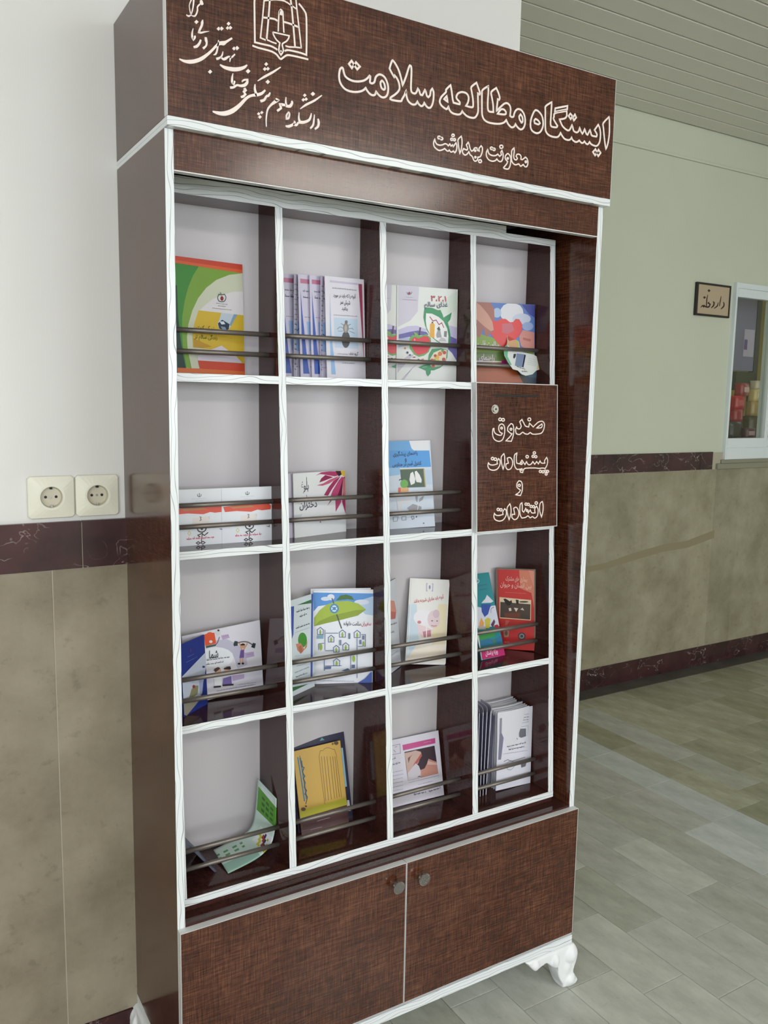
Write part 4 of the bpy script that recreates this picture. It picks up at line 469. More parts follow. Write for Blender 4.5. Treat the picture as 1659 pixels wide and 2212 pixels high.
[[129.4,116.7],[119.8,108.8],[102.6,89],[96.7,78.3],[109.4,73.3],[109.4,44],[125.8,63.7],[130.7,98.4],[133,113.7]]],['p',[170,52,98],[[133.1,115.1],[130.2,84.4],[127.7,63.6],[136.9,37.5],[137.7,116.2]]],['p',[108,22,62],
[[132,112.3],[121,87.8],[113.1,73],[127,70.6]]],['p',[198,110,115],[[133.4,112.3],[137.7,112],[137.5,75.5],[130.1,78.8]]],['p',[150,50,95],[[100.3,75.3],[87,58.3],[99.1,68.4]]],['p',[60,30,40],[[111.2,128.7],[126,128.3],
[129.5,120.9],[120.1,117.2]]],['p',[220,182,60],[[125.6,128.4],[137.7,128.3],[137.7,116.2],[132.2,116.8],[127.7,121.6]]],['s',[70,68,88],1.07,[[34.1,120.2],[34.1,98.7],[36.3,93.2]],0],['t',[70,68,88],'بلوغ',[18.6,94.3],
[38.4,93.1],18.7],['s',[70,68,88],0.94,[[32.9,84.7],[32.5,65.1],[26.9,61.5]],0],['t',[70,68,88],'دختران',[13.9,59.1],[59.2,59],14.72],['p',[170,45,60],[[69.1,26.9],[68.7,26],[67.6,25.5],[66.3,25.6],[65.2,26.3],
[64.9,27.3],[65.3,28.2],[66.4,28.7],[67.7,28.6],[68.8,27.9]]],['q',[205,205,212],[25.7,29.2],[120.9,25.5],2.16],['p',[205,208,212],[[0.7,46.1],[21.2,47.1],[14,38.3],[2.1,39.3]]]]},

{'key':'F0','name':'booklet','label':'plain lilac booklet almost hidden behind the pink-flower booklet','cat':'booklet','group':None,'O':[0.2758,0.1281,1.1288],'eu':[0.9721,0.2346,0.0006],'ev':[-0.0123,0.0486,0.9987],'w':120,'h':129,'t':0.003,'base':[205,198,216],'L':[]},

{'key':'G','name':'booklet','label':'light blue booklet with white lungs on a blackboard and a green apple','cat':'booklet','group':None,'O':[0.5206,0.1434,1.1288],'eu':[0.9946,-0.1026,0.013],'ev':[0.0024,0.1484,0.9889],'w':110.7,'h':190.2,'t':0.003,'base':[206,216,230],'L':[['p',[225,226,232],
[[58.3,189.6],[106.9,190],[106.6,167.7],[69,168.6],[63.3,173.4]]],['p',[92,160,218],[[3.5,189.9],[58.3,189.9],[63.3,173.4],[68.9,168.2],[2.2,169.2]]],['p',[66,150,220],[[2.2,169.7],[106.6,167.7],[108.9,131.5],
[0.2,132.2]]],['p',[140,186,228],[[0.2,132.5],[32.2,132.5],[31.2,116.8],[0.2,114]]],['p',[185,205,228],[[93.5,125.5],[108.8,125],[110.5,92.3],[94.4,93]]],['p',[56,82,60],[[32,128.1],[90.6,128.3],[92.5,87.7],[49.5,88.1],
[39.9,89.8],[33.5,106.1]]],['p',[185,165,95],[[89.1,128.3],[92.1,127.9],[93.6,87.6],[90.7,87.7]]],['s',[170,160,110],1.33,[[32,128.1],[90.6,128.3]],0],['p',[232,232,232],[[56.7,118.6],[63,122.4],[65.5,115.6],
[67.9,104.8],[65.8,96.8],[56.6,93.2],[53.6,105.3]]],['p',[232,232,232],[[67.5,122.3],[72.1,124.1],[79.1,115.2],[83.7,104.2],[82.5,97.5],[70.5,99.3],[68,107.5]]],['p',[96,168,60],[[49.9,96.4],[48.9,92.8],[46.7,89.9],
[43.4,88],[39.8,87.4],[36.2,88.3],[33.2,90.4],[31.4,93.5],[30.9,97.1],[31.8,100.7],[34.1,103.6],[37.3,105.5],[41,106.1],[44.6,105.2],[47.5,103.1],[49.4,100]]],['s',[50,55,50],2.13,[[28.2,104.7],[32.8,106.8],
[37.2,105.9]],0],['p',[228,172,112],[[25.8,89.1],[50.2,87.4],[50.4,78.7],[24.3,78.5]]],['p',[212,90,60],[[25.8,89.1],[31.2,88.8],[30.6,78.9],[24.3,78.5]]],['p',[212,212,218],[[19.2,66.8],[59.4,67.6],[52.6,54.5],
[31.6,52.9],[30.6,38.2],[21.8,38.7]]],['p',[150,150,156],[[65.5,68.6],[71.6,69.7],[69.9,55],[66.3,57.8]]],['p',[150,150,156],[[74.1,61.5],[83.6,67.8],[86.7,68.3],[83.1,59.7],[73.7,55.5]]],['p',[150,150,156],[[43.7,44.2],
[58.4,52.2],[79.1,45.1],[78.8,39.7],[66.4,36.3],[48.5,37.3]]],['s',[225,225,230],1.61,[[61.8,68.8],[64.7,56.6],[71.2,50.9],[68.8,37.6]],0],['s',[130,130,136],1.19,[[9.2,26.1],[21,26.1],[18.2,17],[9.3,16.8]],1],
['s',[130,130,136],1.2,[[30.6,26.2],[39.6,26.4],[39.8,18.4],[29.4,18.3]],1],['s',[110,110,116],1.34,[[52.9,25],[58.2,25.4],[59.4,19.9],[54.7,18.2]],1],['p',[60,60,66],[[66.8,23.6],[66.5,22.5],[65.7,21.8],[64.7,21.9],
[64,22.6],[63.8,23.7],[64.2,24.8],[65,25.4],[65.9,25.4],[66.6,24.7]]],['p',[110,110,116],[[84.2,8.4],[83.7,7.5],[82.6,7],[81.3,7],[80.3,7.7],[80,8.7],[80.4,9.6],[81.5,10.1],[82.8,10],[83.8,9.4]]],
['t',[25,45,90],'راهنمای پیشگیری',[17.6,157.8],[77.2,159.7],9.96],['t',[25,45,90],'و',[45,145.1],[49.4,145.2],6.68],['t',[25,45,90],'کنترل آسم در مدارس',[14.6,134.4],[85.1,136.5],10.62]]},

{'key':'H2','name':'booklet','label':'white booklet with a cartoon weightlifter and doctor,left on the third shelf','cat':'booklet','group':None,'O':[0.0712,0.1527,0.8112],'eu':[0.9969,0.0475,0.0623],'ev':[-0.0614,-0.0201,0.9979],'w':163.7,'h':140.3,'t':0.002,'base':[224,222,234],'L':[['p',[194,192,214],
[[66.4,117.9],[90.6,115.8],[112.9,100.5],[128.7,77.3],[131.3,53.7],[109.7,49.6],[103.5,75.3],[89.2,93.6],[68.4,102.6]]],['p',[234,238,244],[[102.8,75.5],[99.5,68.1],[91.3,63.1],[79.5,61.3],[65.8,62.8],[52.5,67.5],
[41.6,74.6],[34.5,82.9],[32.5,91.3],[35.6,98.5],[43.5,103.5],[55,105.5],[68.5,104.1],[81.9,99.6],[93.2,92.6],[100.5,84.1]]],['p',[228,84,44],[[44.3,134.4],[51,135.6],[52.6,137.1],[58.6,137],[61.5,134.9],[65.9,134.3],
[68.2,111.6],[45.7,111.3]]],['p',[58,88,80],[[46.4,111.1],[68.2,110.9],[67.2,106.6],[46.9,106.6]]],['p',[215,215,220],[[78.8,132.4],[78.2,130],[76.9,128.2],[74.9,127.2],[72.7,127.1],[70.6,128.1],[68.8,129.8],
[67.7,132.2],[67.5,134.7],[68.1,137.1],[69.4,138.9],[71.4,139.9],[73.6,140],[75.7,139.1],[77.5,137.3],[78.6,134.9]]],['p',[60,60,65],[[76.8,136.5],[76.3,135.4],[75,134.9],[73.6,135.2],[72.4,136.2],[72,137.5],
[72.6,138.6],[73.8,139.1],[75.3,138.8],[76.4,137.8]]],['p',[225,225,230],[[60.9,116.9],[60.1,115.3],[58.2,114.6],[56.1,115.1],[54.3,116.5],[53.8,118.4],[54.6,120],[56.4,120.7],[58.6,120.2],[60.3,118.7]]],
['s',[110,70,100],1.76,[[75.8,123.4],[70.6,112.6],[65.8,109.1]],0],['p',[190,170,206],[[79,125.7],[94.3,125.4],[96.8,117.4],[81.4,116.2]]],['p',[190,170,206],[[127.3,79.1],[146.2,78],[147.3,67.8],[128.1,67.5]]],
['p',[190,170,206],[[96.6,39],[123.1,35.7],[122.5,26.6],[97.4,26.6]]],['s',[105,105,100],2.39,[[108.3,103],[120.9,103.6],[134.8,100.3],[146.9,90.1]],0],['p',[42,58,60],[[103.6,102.5],[107.1,108.5],[113.2,106.4],
[112.7,97.5],[104.9,98]]],['p',[42,58,60],[[141.3,88.2],[145.7,96.4],[151.9,93.6],[149,83.8]]],['s',[212,162,132],3.29,[[116.4,102.7],[120.1,91.3],[121.3,85]],0],['s',[212,162,132],3.31,[[133.9,98.2],[127.1,89.8],
[123.6,84.5]],0],['p',[212,162,132],[[128.2,94.1],[127.7,92.1],[126.6,90.6],[125,89.8],[123.2,89.8],[121.4,90.6],[120,92.1],[119.1,94],[118.8,96.2],[119.3,98.1],[120.4,99.7],[122,100.5],[123.8,100.5],[125.6,99.7],
[127,98.2],[127.9,96.3]]],['p',[35,28,28],[[118.7,99.2],[124.6,99.8],[128.6,97.1],[127.9,95],[118.9,96.5]]],['p',[112,86,152],[[118.3,87.2],[125.8,86.3],[124.5,69.8],[114.5,71.3]]],['s',[212,162,132],3.01,[[117,70.8],
[115.4,60.5]],0],['s',[212,162,132],3.01,[[122,69.6],[120.7,59.2]],0],['p',[30,28,30],[[116.3,59],[115.6,57.9],[114,57.5],[112.1,58],[110.6,59.1],[110.1,60.5],[110.8,61.6],[112.4,62],[114.3,61.5],[115.8,60.4]]],
['p',[30,28,30],[[124.1,57.7],[123.5,56.6],[122,56.1],[120.3,56.5],[118.9,57.6],[118.5,59],[119.1,60.1],[120.5,60.6],[122.3,60.2],[123.6,59.1]]],['p',[214,166,138],[[74.4,54.1],[73.7,51.3],[72.1,49.3],[69.8,48.2],
[67.2,48.2],[64.6,49.4],[62.5,51.5],[61.2,54.3],[60.9,57.2],[61.6,59.9],[63.2,62],[65.5,63.1],[68.1,63.1],[70.7,61.9],[72.8,59.8],[74.1,57]]],['p',[72,46,42],[[59.2,58.4],[61.2,61.7],[68.9,63.3],[72.5,60.5],[71.6,58.2],
[63,53.8]]],['p',[236,236,240],[[58.7,46.5],[75.3,44.8],[73.7,23.2],[58.9,26.6]]],['p',[40,36,46],[[57.1,26.4],[71.9,24],[72,20.6],[56.8,22.6]]],['p',[214,166,138],[[93.7,50.3],[93.1,47.5],[91.5,45.4],[89.3,44.3],
[86.9,44.3],[84.5,45.5],[82.5,47.6],[81.3,50.3],[81,53.3],[81.6,56],[83.2,58.1],[85.3,59.2],[87.8,59.2],[90.2,58.1],[92.2,56],[93.4,53.3]]],['p',[38,28,30],[[79.6,57.8],[87.1,59.7],[94,59],[95.6,52.6],[92,52.2],
[80.7,55.8]]],['p',[122,102,168],[[77.9,37.4],[95,38.6],[95.2,21],[75.6,25.5]]],['p',[38,34,48],[[75.6,25.2],[98.6,21.1],[98.7,17.8],[75.4,21.6]]],['t',[45,45,60],'شما',[51.7,88.5],[70.4,87],12.46],['q',[95,95,110],
[45.9,81.6],[93.6,77.6],3.81],['q',[80,80,95],[44.6,73],[80.8,70.7],3.82],['q',[120,120,135],[107.7,16.4],[147.3,12.1],2.12],['q',[110,110,125],[62.7,14.6],[146.2,7.7],2.39],['q',[120,100,140],[81.9,122.8],
[94.1,122.8],1.18],['q',[120,100,140],[130.1,74.7],[145.2,73.6],1.21]]},

{'key':'H1','name':'booklet','label':'dark blue booklet turned sideways at the left end of the third shelf','cat':'booklet','group':None,'O':[0.0485,0.097,0.8112],'eu':[0.8061,0.5918,0],'ev':[-0.0282,0.0384,0.9989],'w':76.8,'h':138.5,'t':0.003,'base':[38,56,140],'L':[['p',[200,208,228],
[[0.2,78],[75.7,102.6],[75.9,72.2],[54.1,21.2],[32.8,21],[0.2,28.7]]],['p',[150,148,112],[[17.6,31.7],[26.9,45.6],[37.7,49.3],[49.1,45.7],[45.5,31.1],[21.7,26.1]]],['p',[150,60,60],[[38.6,46.9],[37.6,45.2],[35.2,44.7],
[32.4,45.6],[30.3,47.5],[29.6,49.7],[30.6,51.4],[33,51.9],[35.8,51],[37.9,49.1]]],['p',[158,152,138],[[0.2,26.7],[51.3,17],[7.5,0.2],[0.2,4.9]]],['p',[70,65,110],[[73.3,75.5],[72.3,74.5],[69.8,74.3],[66.9,75.2],
[64.7,76.7],[63.9,78.3],[64.9,79.3],[67.3,79.5],[70.2,78.6],[72.5,77.1]]],['q',[180,185,215],[20,109.5],[40.7,110.1],1.09],['q',[180,185,215],[14.6,100.6],[49.4,102],1.09],['p',[120,60,90],[[31.8,119.5],[31.3,117.2],
[30.3,116],[29.1,116.3],[28.4,118],[28.3,120.5],[28.8,122.8],[29.8,124.1],[31,123.8],[31.7,122.1]]],['p',[170,180,215],[[53,63.1],[70.1,66.7],[59.3,26.7],[52,24.7]]]]},

{'key':'I2','name':'booklet','label':'white booklet with a lime green umbrella over small outlined houses,third shelf','cat':'booklet','group':None,'O':[0.3412,0.1487,0.8112],'eu':[0.9208,-0.3901,0],'ev':[0.0219,0.0517,0.9984],'w':126.3,'h':198.7,'t':0.003,'base':[234,237,246],'L':[['p',[84,148,220],
[[0.2,194.5],[126.1,190.4],[126.1,163.4],[66.4,173],[10.4,165.4],[0.7,154.3]]],['p',[180,205,235],[[86.1,172.6],[126.1,184.7],[126.1,143.4],[108.9,146.6]]],['p',[225,228,240],[[44.6,183.9],[44,181.5],[42.3,179.5],
[39.8,178.1],[36.9,177.7],[33.9,178.2],[31.4,179.7],[29.8,181.7],[29.2,184.2],[29.7,186.6],[31.4,188.6],[33.9,190],[36.8,190.4],[39.8,189.9],[42.3,188.5],[44,186.4]]],['p',[215,222,240],[[35.5,180.6],[34.7,178.9],
[32.6,177.6],[29.4,176.7],[25.7,176.5],[22,176.9],[18.8,177.8],[16.7,179.2],[15.9,180.9],[16.7,182.5],[18.8,183.8],[21.9,184.7],[25.7,185],[29.4,184.6],[32.6,183.6],[34.7,182.2]]],['p',[215,222,240],[[117.2,172.1],
[116.1,169.9],[112.7,168.1],[107.6,167],[101.7,166.7],[95.7,167.2],[90.7,168.5],[87.3,170.4],[86.1,172.6],[87.3,174.8],[90.6,176.6],[95.7,177.7],[101.6,178],[107.6,177.5],[112.6,176.2],[116,174.3]]],['p',[68,110,50],
[[47.4,176.8],[56.5,187.3],[69.1,189.2],[80.4,185.5],[86.1,176.9],[72,179.2]]],['p',[166,188,66],[[2.1,141.6],[13.2,156.9],[27.1,168],[46.7,174.7],[73.4,175.7],[94.6,169.6],[111,156.5],[93.4,144],[75,141.6],[52.5,134.9],
[24.5,128.4],[11.9,125.8],[2.1,123.2]]],['p',[140,162,50],[[38.4,145.1],[89,155.5],[111,156.5],[93.4,144],[55.3,134.8],[30.1,129.7],[10.5,125.1],[2.1,123.2],[13.3,134.3]]],['s',[80,95,90],2.54,[[39,181.9],
[43.2,170.5]],0],['s',[70,85,85],2.55,[[48.9,147.7],[59.6,117]],0],['p',[70,138,192],[[53.5,159.7],[52.8,155.8],[50.8,152.5],[47.7,150.4],[44,149.7],[40.4,150.5],[37.3,152.8],[35.2,156.2],[34.4,160.1],[35.1,164],
[37.2,167.2],[40.3,169.4],[43.9,170.1],[47.6,169.2],[50.7,167],[52.8,163.6]]],['p',[215,230,235],[[50.4,159.8],[49.9,157.2],[48.6,155],[46.5,153.6],[44,153.1],[41.5,153.7],[39.4,155.2],[38,157.4],[37.5,160],[38,162.6],
[39.4,164.8],[41.5,166.2],[43.9,166.7],[46.4,166.1],[48.5,164.6],[49.9,162.4]]],['p',[70,138,192],[[47.3,159.8],[46.7,157.7],[45,156.4],[42.9,156.4],[41.3,157.8],[40.6,160],[41.2,162.1],[42.9,163.4],[45,163.4],
[46.7,162]]],['s',[70,138,192],1.7,[[36.9,165],[51,154.8]],0],['s',[70,138,192],1.7,[[51,164.7],[37,155.1]],0],['t',[190,45,70],'سفیران',[101.3,123.2],[121.9,123.2],8.56],['t',[70,55,75],'سلامت خانواده',[63.8,124.7],
[99.9,123.2],8.54],['s',[92,108,150],1.56,[[8,115.3],[15,120.8],[22,115]],0],['s',[92,108,150],1.42,[[9.1,115.2],[9.1,106],[21,105.7],[21,115]],0],['p',[146,178,60],[[16.4,114.4],[16.2,113.3],[15.5,112.7],[14.6,112.7],
[13.9,113.4],[13.6,114.4],[13.9,115.5],[14.6,116.1],[15.4,116.1],[16.1,115.4]]],['p',[146,178,60],[[12.6,112.7],[17.5,112.6],[16.4,106.6],[13.6,106.6]]],['s',[92,108,150],1.57,[[54.1,108.6],[61.3,114.4],[68.7,108.3]],0],
['s',[92,108,150],1.42,[[55.1,108.6],[55.2,99],[67.7,98.7],[67.6,108.3]],0],['p',[146,178,60],[[62.8,107.7],[62.6,106.6],[61.8,106],[60.9,106],[60.2,106.7],[59.9,107.8],[60.2,108.9],[60.9,109.5],[61.8,109.5],
[62.6,108.8]]],['p',[146,178,60],[[58.8,105.9],[64,105.8],[62.9,99.5],[60,99.6]]],['s',[92,108,150],1.57,[[85.1,107.2],[92.4,113],[99.8,106.9]],0],['s',[92,108,150],1.43,[[86.2,107.2],[86.3,97.5],[98.8,97.3],
[98.7,106.9]],0],['p',[146,178,60],[[93.9,106.3],[93.7,105.2],[92.9,104.5],[92,104.6],[91.3,105.3],[91,106.4],[91.3,107.4],[92,108.1],[92.9,108.1],[93.7,107.4]]],['p',[146,178,60],[[89.9,104.5],[95.1,104.4],[94,98.1],
[91.1,98.2]]],['s',[92,108,150],1.57,[[30.9,98.3],[37.6,103.6],[44.4,98]],0],['s',[92,108,150],1.42,[[31.9,98.3],[32,89.4],[43.4,89.1],[43.4,98]],0],['p',[146,178,60],[[39,97.5],[38.7,96.5],[38.1,95.9],[37.2,95.9],
[36.6,96.5],[36.3,97.5],[36.6,98.5],[37.2,99.1],[38.1,99.1],[38.7,98.5]]],['p',[146,178,60],[[35.3,95.8],[40,95.7],[39,89.9],[36.3,90]]],['s',[92,108,150],1.57,[[61.2,81.4],[68.5,87.1],[75.9,81]],0],
['s',[92,108,150],1.43,[[62.3,81.4],[62.4,71.7],[74.9,71.4],[74.8,81]],0],['p',[146,178,60],[[70.1,80.4],[69.8,79.3],[69.1,78.7],[68.1,78.7],[67.4,79.4],[67.1,80.5],[67.4,81.6],[68.1,82.2],[69,82.2],[69.8,81.5]]],
['p',[146,178,60],[[66,78.7],[71.2,78.5],[70.1,72.2],[67.2,72.3]]],['s',[92,108,150],1.57,[[41.8,76.7],[48.6,82],[55.3,76.4]],0],['s',[92,108,150],1.43,[[42.8,76.7],[42.9,67.8],[54.4,67.5],[54.3,76.4]],0],
['p',[146,178,60],[[49.9,75.8],[49.7,74.8],[49,74.2],[48.2,74.2],[47.5,74.9],[47.2,75.9],[47.5,76.9],[48.2,77.5],[49,77.5],[49.7,76.8]]],['p',[146,178,60],[[46.2,74.2],[51,74.1],[50,68.3],[47.3,68.3]]],
['s',[92,108,150],1.57,[[42.1,48.3],[49.4,54],[56.8,47.9]],0],['s',[92,108,150],1.43,[[43.2,48.3],[43.2,38.6],[55.7,38.2],[55.7,47.9]],0],['p',[146,178,60],[[50.9,47.3],[50.6,46.2],[49.9,45.6],[49,45.6],[48.2,46.3],
[48,47.4],[48.2,48.5],[49,49.1],[49.9,49.1],[50.6,48.4]]],['p',[146,178,60],[[46.9,45.6],[52,45.4],[50.9,39.1],[48,39.2]]],['s',[92,108,150],1.28,[[24.5,115.6],[24.7,72.9]],0],['s',[92,108,150],1.28,[[26,108.5],
[52.6,107.9]],0],['s',[92,108,150],1.28,[[23.4,54.4],[23.5,28.7]],0],['s',[92,108,150],1.28,[[24.7,71.5],[41.6,71.1]],0],['s',[92,108,150],1.29,[[92.3,97],[92.8,10.9]],0],['s',[92,108,150],1.29,[[100.7,103.9],
[109.9,103.7],[110.1,78.7],[93.8,78.6]],0],['s',[92,108,150],1.29,[[79,60.1],[79.2,30]],0],['s',[92,108,150],1.29,[[24.8,38.7],[60.1,38.4]],0],['s',[92,108,150],1.28,[[11.4,73.3],[11.3,86.1],[23.2,87.2]],0],
['p',[146,178,60],[[19.3,79.5],[19.1,76.8],[18.5,74.5],[17.5,73],[16.3,72.4],[15.1,73],[14.1,74.6],[13.4,76.9],[13.2,79.6],[13.4,82.4],[14.1,84.6],[15.1,86.2],[16.2,86.7],[17.4,86.1],[18.4,84.5],[19.1,82.2]]],
['p',[110,122,160],[[102.9,101.7],[107.8,101.6],[107.9,93],[102.9,93.2]]],['p',[110,122,160],[[96.8,92.6],[101.5,92.5],[101.6,83.2],[96.9,83.3]]],['p',[146,178,60],[[108.1,83.7],[107.9,81.5],[107.5,79.7],[106.7,78.5],
[105.9,78],[105,78.5],[104.3,79.8],[103.7,81.6],[103.6,83.8],[103.7,86],[104.2,87.9],[104.9,89.1],[105.8,89.5],[106.7,89],[107.4,87.8],[107.9,85.9]]],['p',[100,125,150],[[73.8,107.4],[77.8,107.3],[77.8,95.2],
[73.9,95.3]]],['p',[120,140,160],[[54.8,93.6],[59.1,93.5],[59.1,82.1],[54.9,82.2]]],['p',[130,172,192],[[7.8,104.6],[21.8,105],[21.1,96.9],[7.8,97.2]]],['p',[95,110,150],[[24.8,37.3],[38.2,37.6],[37.5,32.3],
[24.8,31.8]]],['p',[150,180,60],[[88.6,52.7],[88.4,49.9],[87.7,47.6],[86.7,46.1],[85.5,45.6],[84.3,46.2],[83.3,47.7],[82.6,50.1],[82.3,52.8],[82.6,55.6],[83.2,57.9],[84.2,59.4],[85.4,59.9],[86.6,59.4],[87.6,57.8],
[88.3,55.4]]],['p',[95,110,150],[[81.3,40],[88.1,40.1],[88.1,32.9],[81.3,32.8]]],['p',[92,108,150],[[59.4,27.7],[72.8,33],[77.8,28.6],[77.8,25.7]]],['p',[68,94,175],[[94.3,1],[108.5,8.9],[121.3,23],[124.4,23.6],
[124.6,0.2]]],['q',[130,130,150],[10.9,7.6],[88.6,3.8],2]]},

{'key':'I3','name':'paper_sheet','label':'plain white sheet just behind the umbrella booklet,only its top edge showing','cat':'paper','group':None,'O':[0.3372,0.1527,0.8112],'eu':[0.9208,-0.3901,0],'ev':[0.0219,0.0517,0.9984],'w':126.3,'h':201.7,'t':0.001,'base':[226,226,236],'L':[]},

{'key':'I1','name':'leaflet','label':'leaflet with hands holding a green egg,turned sideways left of the umbrella booklet','cat':'leaflet','group':None,'O':[0.2702,0.1003,0.8112],'eu':[0.8912,0.4535,0],'ev':[-0.0129,0.0254,0.9996],'w':76.8,'h':196.8,'t':0.002,'base':[218,228,235],'L':[['p',[72,92,178],
[[70.6,196.6],[76.6,196.6],[69.3,21.8],[62.3,11.6]]],['p',[72,92,178],[[0.2,184.4],[12.9,183.2],[9,126.7],[4,118.3]]],['p',[68,120,75],[[21.6,183.5],[69.6,185.8],[70,178]]],['p',[78,152,60],[[52.7,104.7],[51.4,99],
[48,94.7],[43.2,92.5],[37.5,92.7],[32,95.2],[27.4,99.7],[24.4,105.4],[23.5,111.6],[24.8,117.2],[28.1,121.5],[32.9,123.7],[38.5,123.6],[44,121.2],[48.7,116.7],[51.7,110.9]]],['p',[208,142,112],[[15.9,105.1],[32.3,103.3],
[43,88.1],[54.7,103.5],[52,90.1],[31.6,81.2],[20.9,90.8]]],['p',[185,115,90],[[23.3,97.1],[33.3,98.9],[38.4,83.7],[30.5,81.4]]],['q',[45,45,60],[19.4,168.9],[62.9,169],4.9],['q',[45,45,60],[30,157.1],[54,158.2],4.93],
['q',[50,55,70],[16.9,135.9],[62.4,136.1],4.91],['q',[150,155,165],[13.4,128.4],[62.2,128.5],1.36],['q',[120,125,135],[10.8,46.3],[58.7,46],2.75],['q',[90,95,105],[13.8,36.5],[52.7,34.9],3.58],['q',[150,155,165],
[17.7,58.3],[51.1,56.6],1.93],['p',[66,118,75],[[1.3,19.8],[54.3,11.8],[1,10.9]]],['p',[205,215,220],[[11.9,82.6],[64,73],[64,70.9],[11.8,79.2]]]]},

{'key':'J2','name':'booklet','label':'pale booklet with a smiling baby and red title line,third shelf','cat':'booklet','group':None,'O':[0.5716,0.1511,0.8193],'eu':[0.9579,-0.2741,-0.0854],'ev':[0.1239,0.1266,0.9842],'w':95.4,'h':192.8,'t':0.002,'base':[232,231,228],'L':[['p',[200,218,232],
[[0.2,134.2],[18.8,134.9],[29.5,51.2],[2.9,10.8],[0.2,84.6]]],['p',[234,220,186],[[71.4,136.9],[93.9,137.7],[95.2,32],[60.6,45],[57.9,65.7]]],['p',[236,226,210],[[24.1,44.2],[95.2,45.9],[95.2,5.7],[3.1,8]]],
['p',[236,232,238],[[62.9,106],[61.4,99.1],[56.3,93.1],[48.5,88.9],[39.1,87.3],[29.5,88.4],[21.3,92],[15.6,97.6],[13.3,104.4],[14.8,111.3],[19.8,117.3],[27.6,121.4],[37,123.1],[46.5,122.1],[54.8,118.5],[60.6,112.8]]],
['p',[226,204,210],[[76.4,102.3],[75.7,94.6],[72.9,88],[68.4,83.5],[62.8,81.8],[57.1,83.1],[52.1,87.3],[48.6,93.7],[47,101.4],[47.7,109],[50.5,115.7],[55,120.2],[60.5,121.9],[66.2,120.6],[71.2,116.4],[74.8,109.9]]],
['p',[212,186,200],[[74.9,114.7],[74.5,111],[73,107.8],[70.4,105.6],[67.4,104.8],[64.3,105.4],[61.5,107.4],[59.6,110.5],[58.7,114.2],[59.1,117.9],[60.7,121.1],[63.2,123.3],[66.3,124.2],[69.4,123.5],[72.2,121.5],
[74.1,118.4]]],['p',[230,206,212],[[22.8,90.9],[45.1,84.7],[60.1,78.2],[56.6,62.9],[37.8,59.7],[27,69]]],['p',[196,128,138],[[37,73.4],[55.7,78.1],[57.8,62.9],[40.6,60.4]]],['p',[202,132,134],[[32.3,94.7],[32.1,93.3],
[31.1,92.1],[29.7,91.3],[27.9,90.9],[26.1,91.2],[24.6,91.9],[23.5,93],[23,94.4],[23.3,95.8],[24.3,97],[25.7,97.8],[27.5,98.1],[29.3,97.9],[30.8,97.2],[31.9,96]]],['p',[150,85,95],[[60.5,98.7],[60.1,97.9],[59,97.4],
[57.5,97.3],[56.3,97.8],[55.8,98.6],[56.2,99.4],[57.4,100],[58.8,100],[60,99.5]]],['p',[150,85,95],[[72,98.7],[71.7,97.9],[70.7,97.3],[69.4,97.3],[68.3,97.8],[67.9,98.6],[68.2,99.4],[69.2,99.9],[70.5,100],[71.6,99.5]]],
['s',[190,110,115],1.66,[[56.6,88.5],[62.6,86.6],[69.8,88.2]],0],['p',[240,236,238],[[44.3,84.7],[46.5,84.7],[47.9,61.3],[45.7,61.2]]],['s',[175,170,205],1.66,[[42.6,182.2],[40.1,182.1],[40.6,165.5],[43.5,165.6]],0],
['s',[175,170,205],1.67,[[52.6,181.9],[55.2,182.1],[55.3,165.7],[52.5,165.6]],0],['p',[140,140,180],[[49.9,174.2],[49.9,172.4],[49.5,170.8],[48.9,169.8],[48.2,169.4],[47.4,169.7],[46.6,170.7],[46.1,172.2],[45.8,174],
[45.9,175.8],[46.2,177.4],[46.8,178.4],[47.6,178.8],[48.4,178.5],[49.1,177.5],[49.7,176]]],['t',[196,45,65],'آنچه باید مادران شیرده بدانند',[12.1,137.4],[83.2,150.5],9.64],['s',[242,240,240],1.65,[[5.3,190.2],
[4.8,126.1],[4.5,8.1]],0],['s',[242,240,240],1.67,[[91.7,190.4],[95.2,2.9]],0]]},

{'key':'J1','name':'leaflet','label':'white leaflet with a child face peeking out left of the baby booklet','cat':'leaflet','group':None,'O':[0.4876,0.105,0.8112],'eu':[0.8196,0.5724,0.024],'ev':[-0.0657,0.0522,0.9965],'w':97.6,'h':200.9,'t':0.002,'base':[216,220,230],'L':[['p',[224,152,132],
[[26.3,169.7],[83.4,152.1],[90.5,128.1],[84.1,114.3],[19.1,125.6]]],['p',[200,110,100],[[60.1,134.3],[87.7,126],[82,112.1],[57.3,117.1]]],['q',[70,70,85],[29.3,108],[90.4,100.1],5.28],['q',[90,90,105],[26.5,91.1],
[72.3,84.7],5.28],['q',[130,130,145],[47.8,38.3],[81.9,37.9],1.87],['s',[70,70,80],1.34,[[61.6,200.7],[96.5,200.7]],0]]},

{'key':'K2','name':'booklet','label':'red booklet with a livestock photo,right end of the third shelf','cat':'booklet','group':None,'O':[0.8502,0.167,0.8112],'eu':[0.6868,-0.7259,0.0375],'ev':[-0.0538,0.0007,0.9986],'w':86.1,'h':197.6,'t':0.003,'base':[192,46,46],'L':[['p',[206,122,96],
[[50.8,197.4],[85.9,196.2],[85.9,105.5],[79.6,142.5],[53.4,152.9]]],['p',[212,140,118],[[72.8,197.2],[85.9,196.2],[85.9,154.2]]],['p',[228,205,165],[[3.7,129.3],[78.9,125.3],[78.1,75.1],[3.3,77.2]]],['p',[72,58,50],
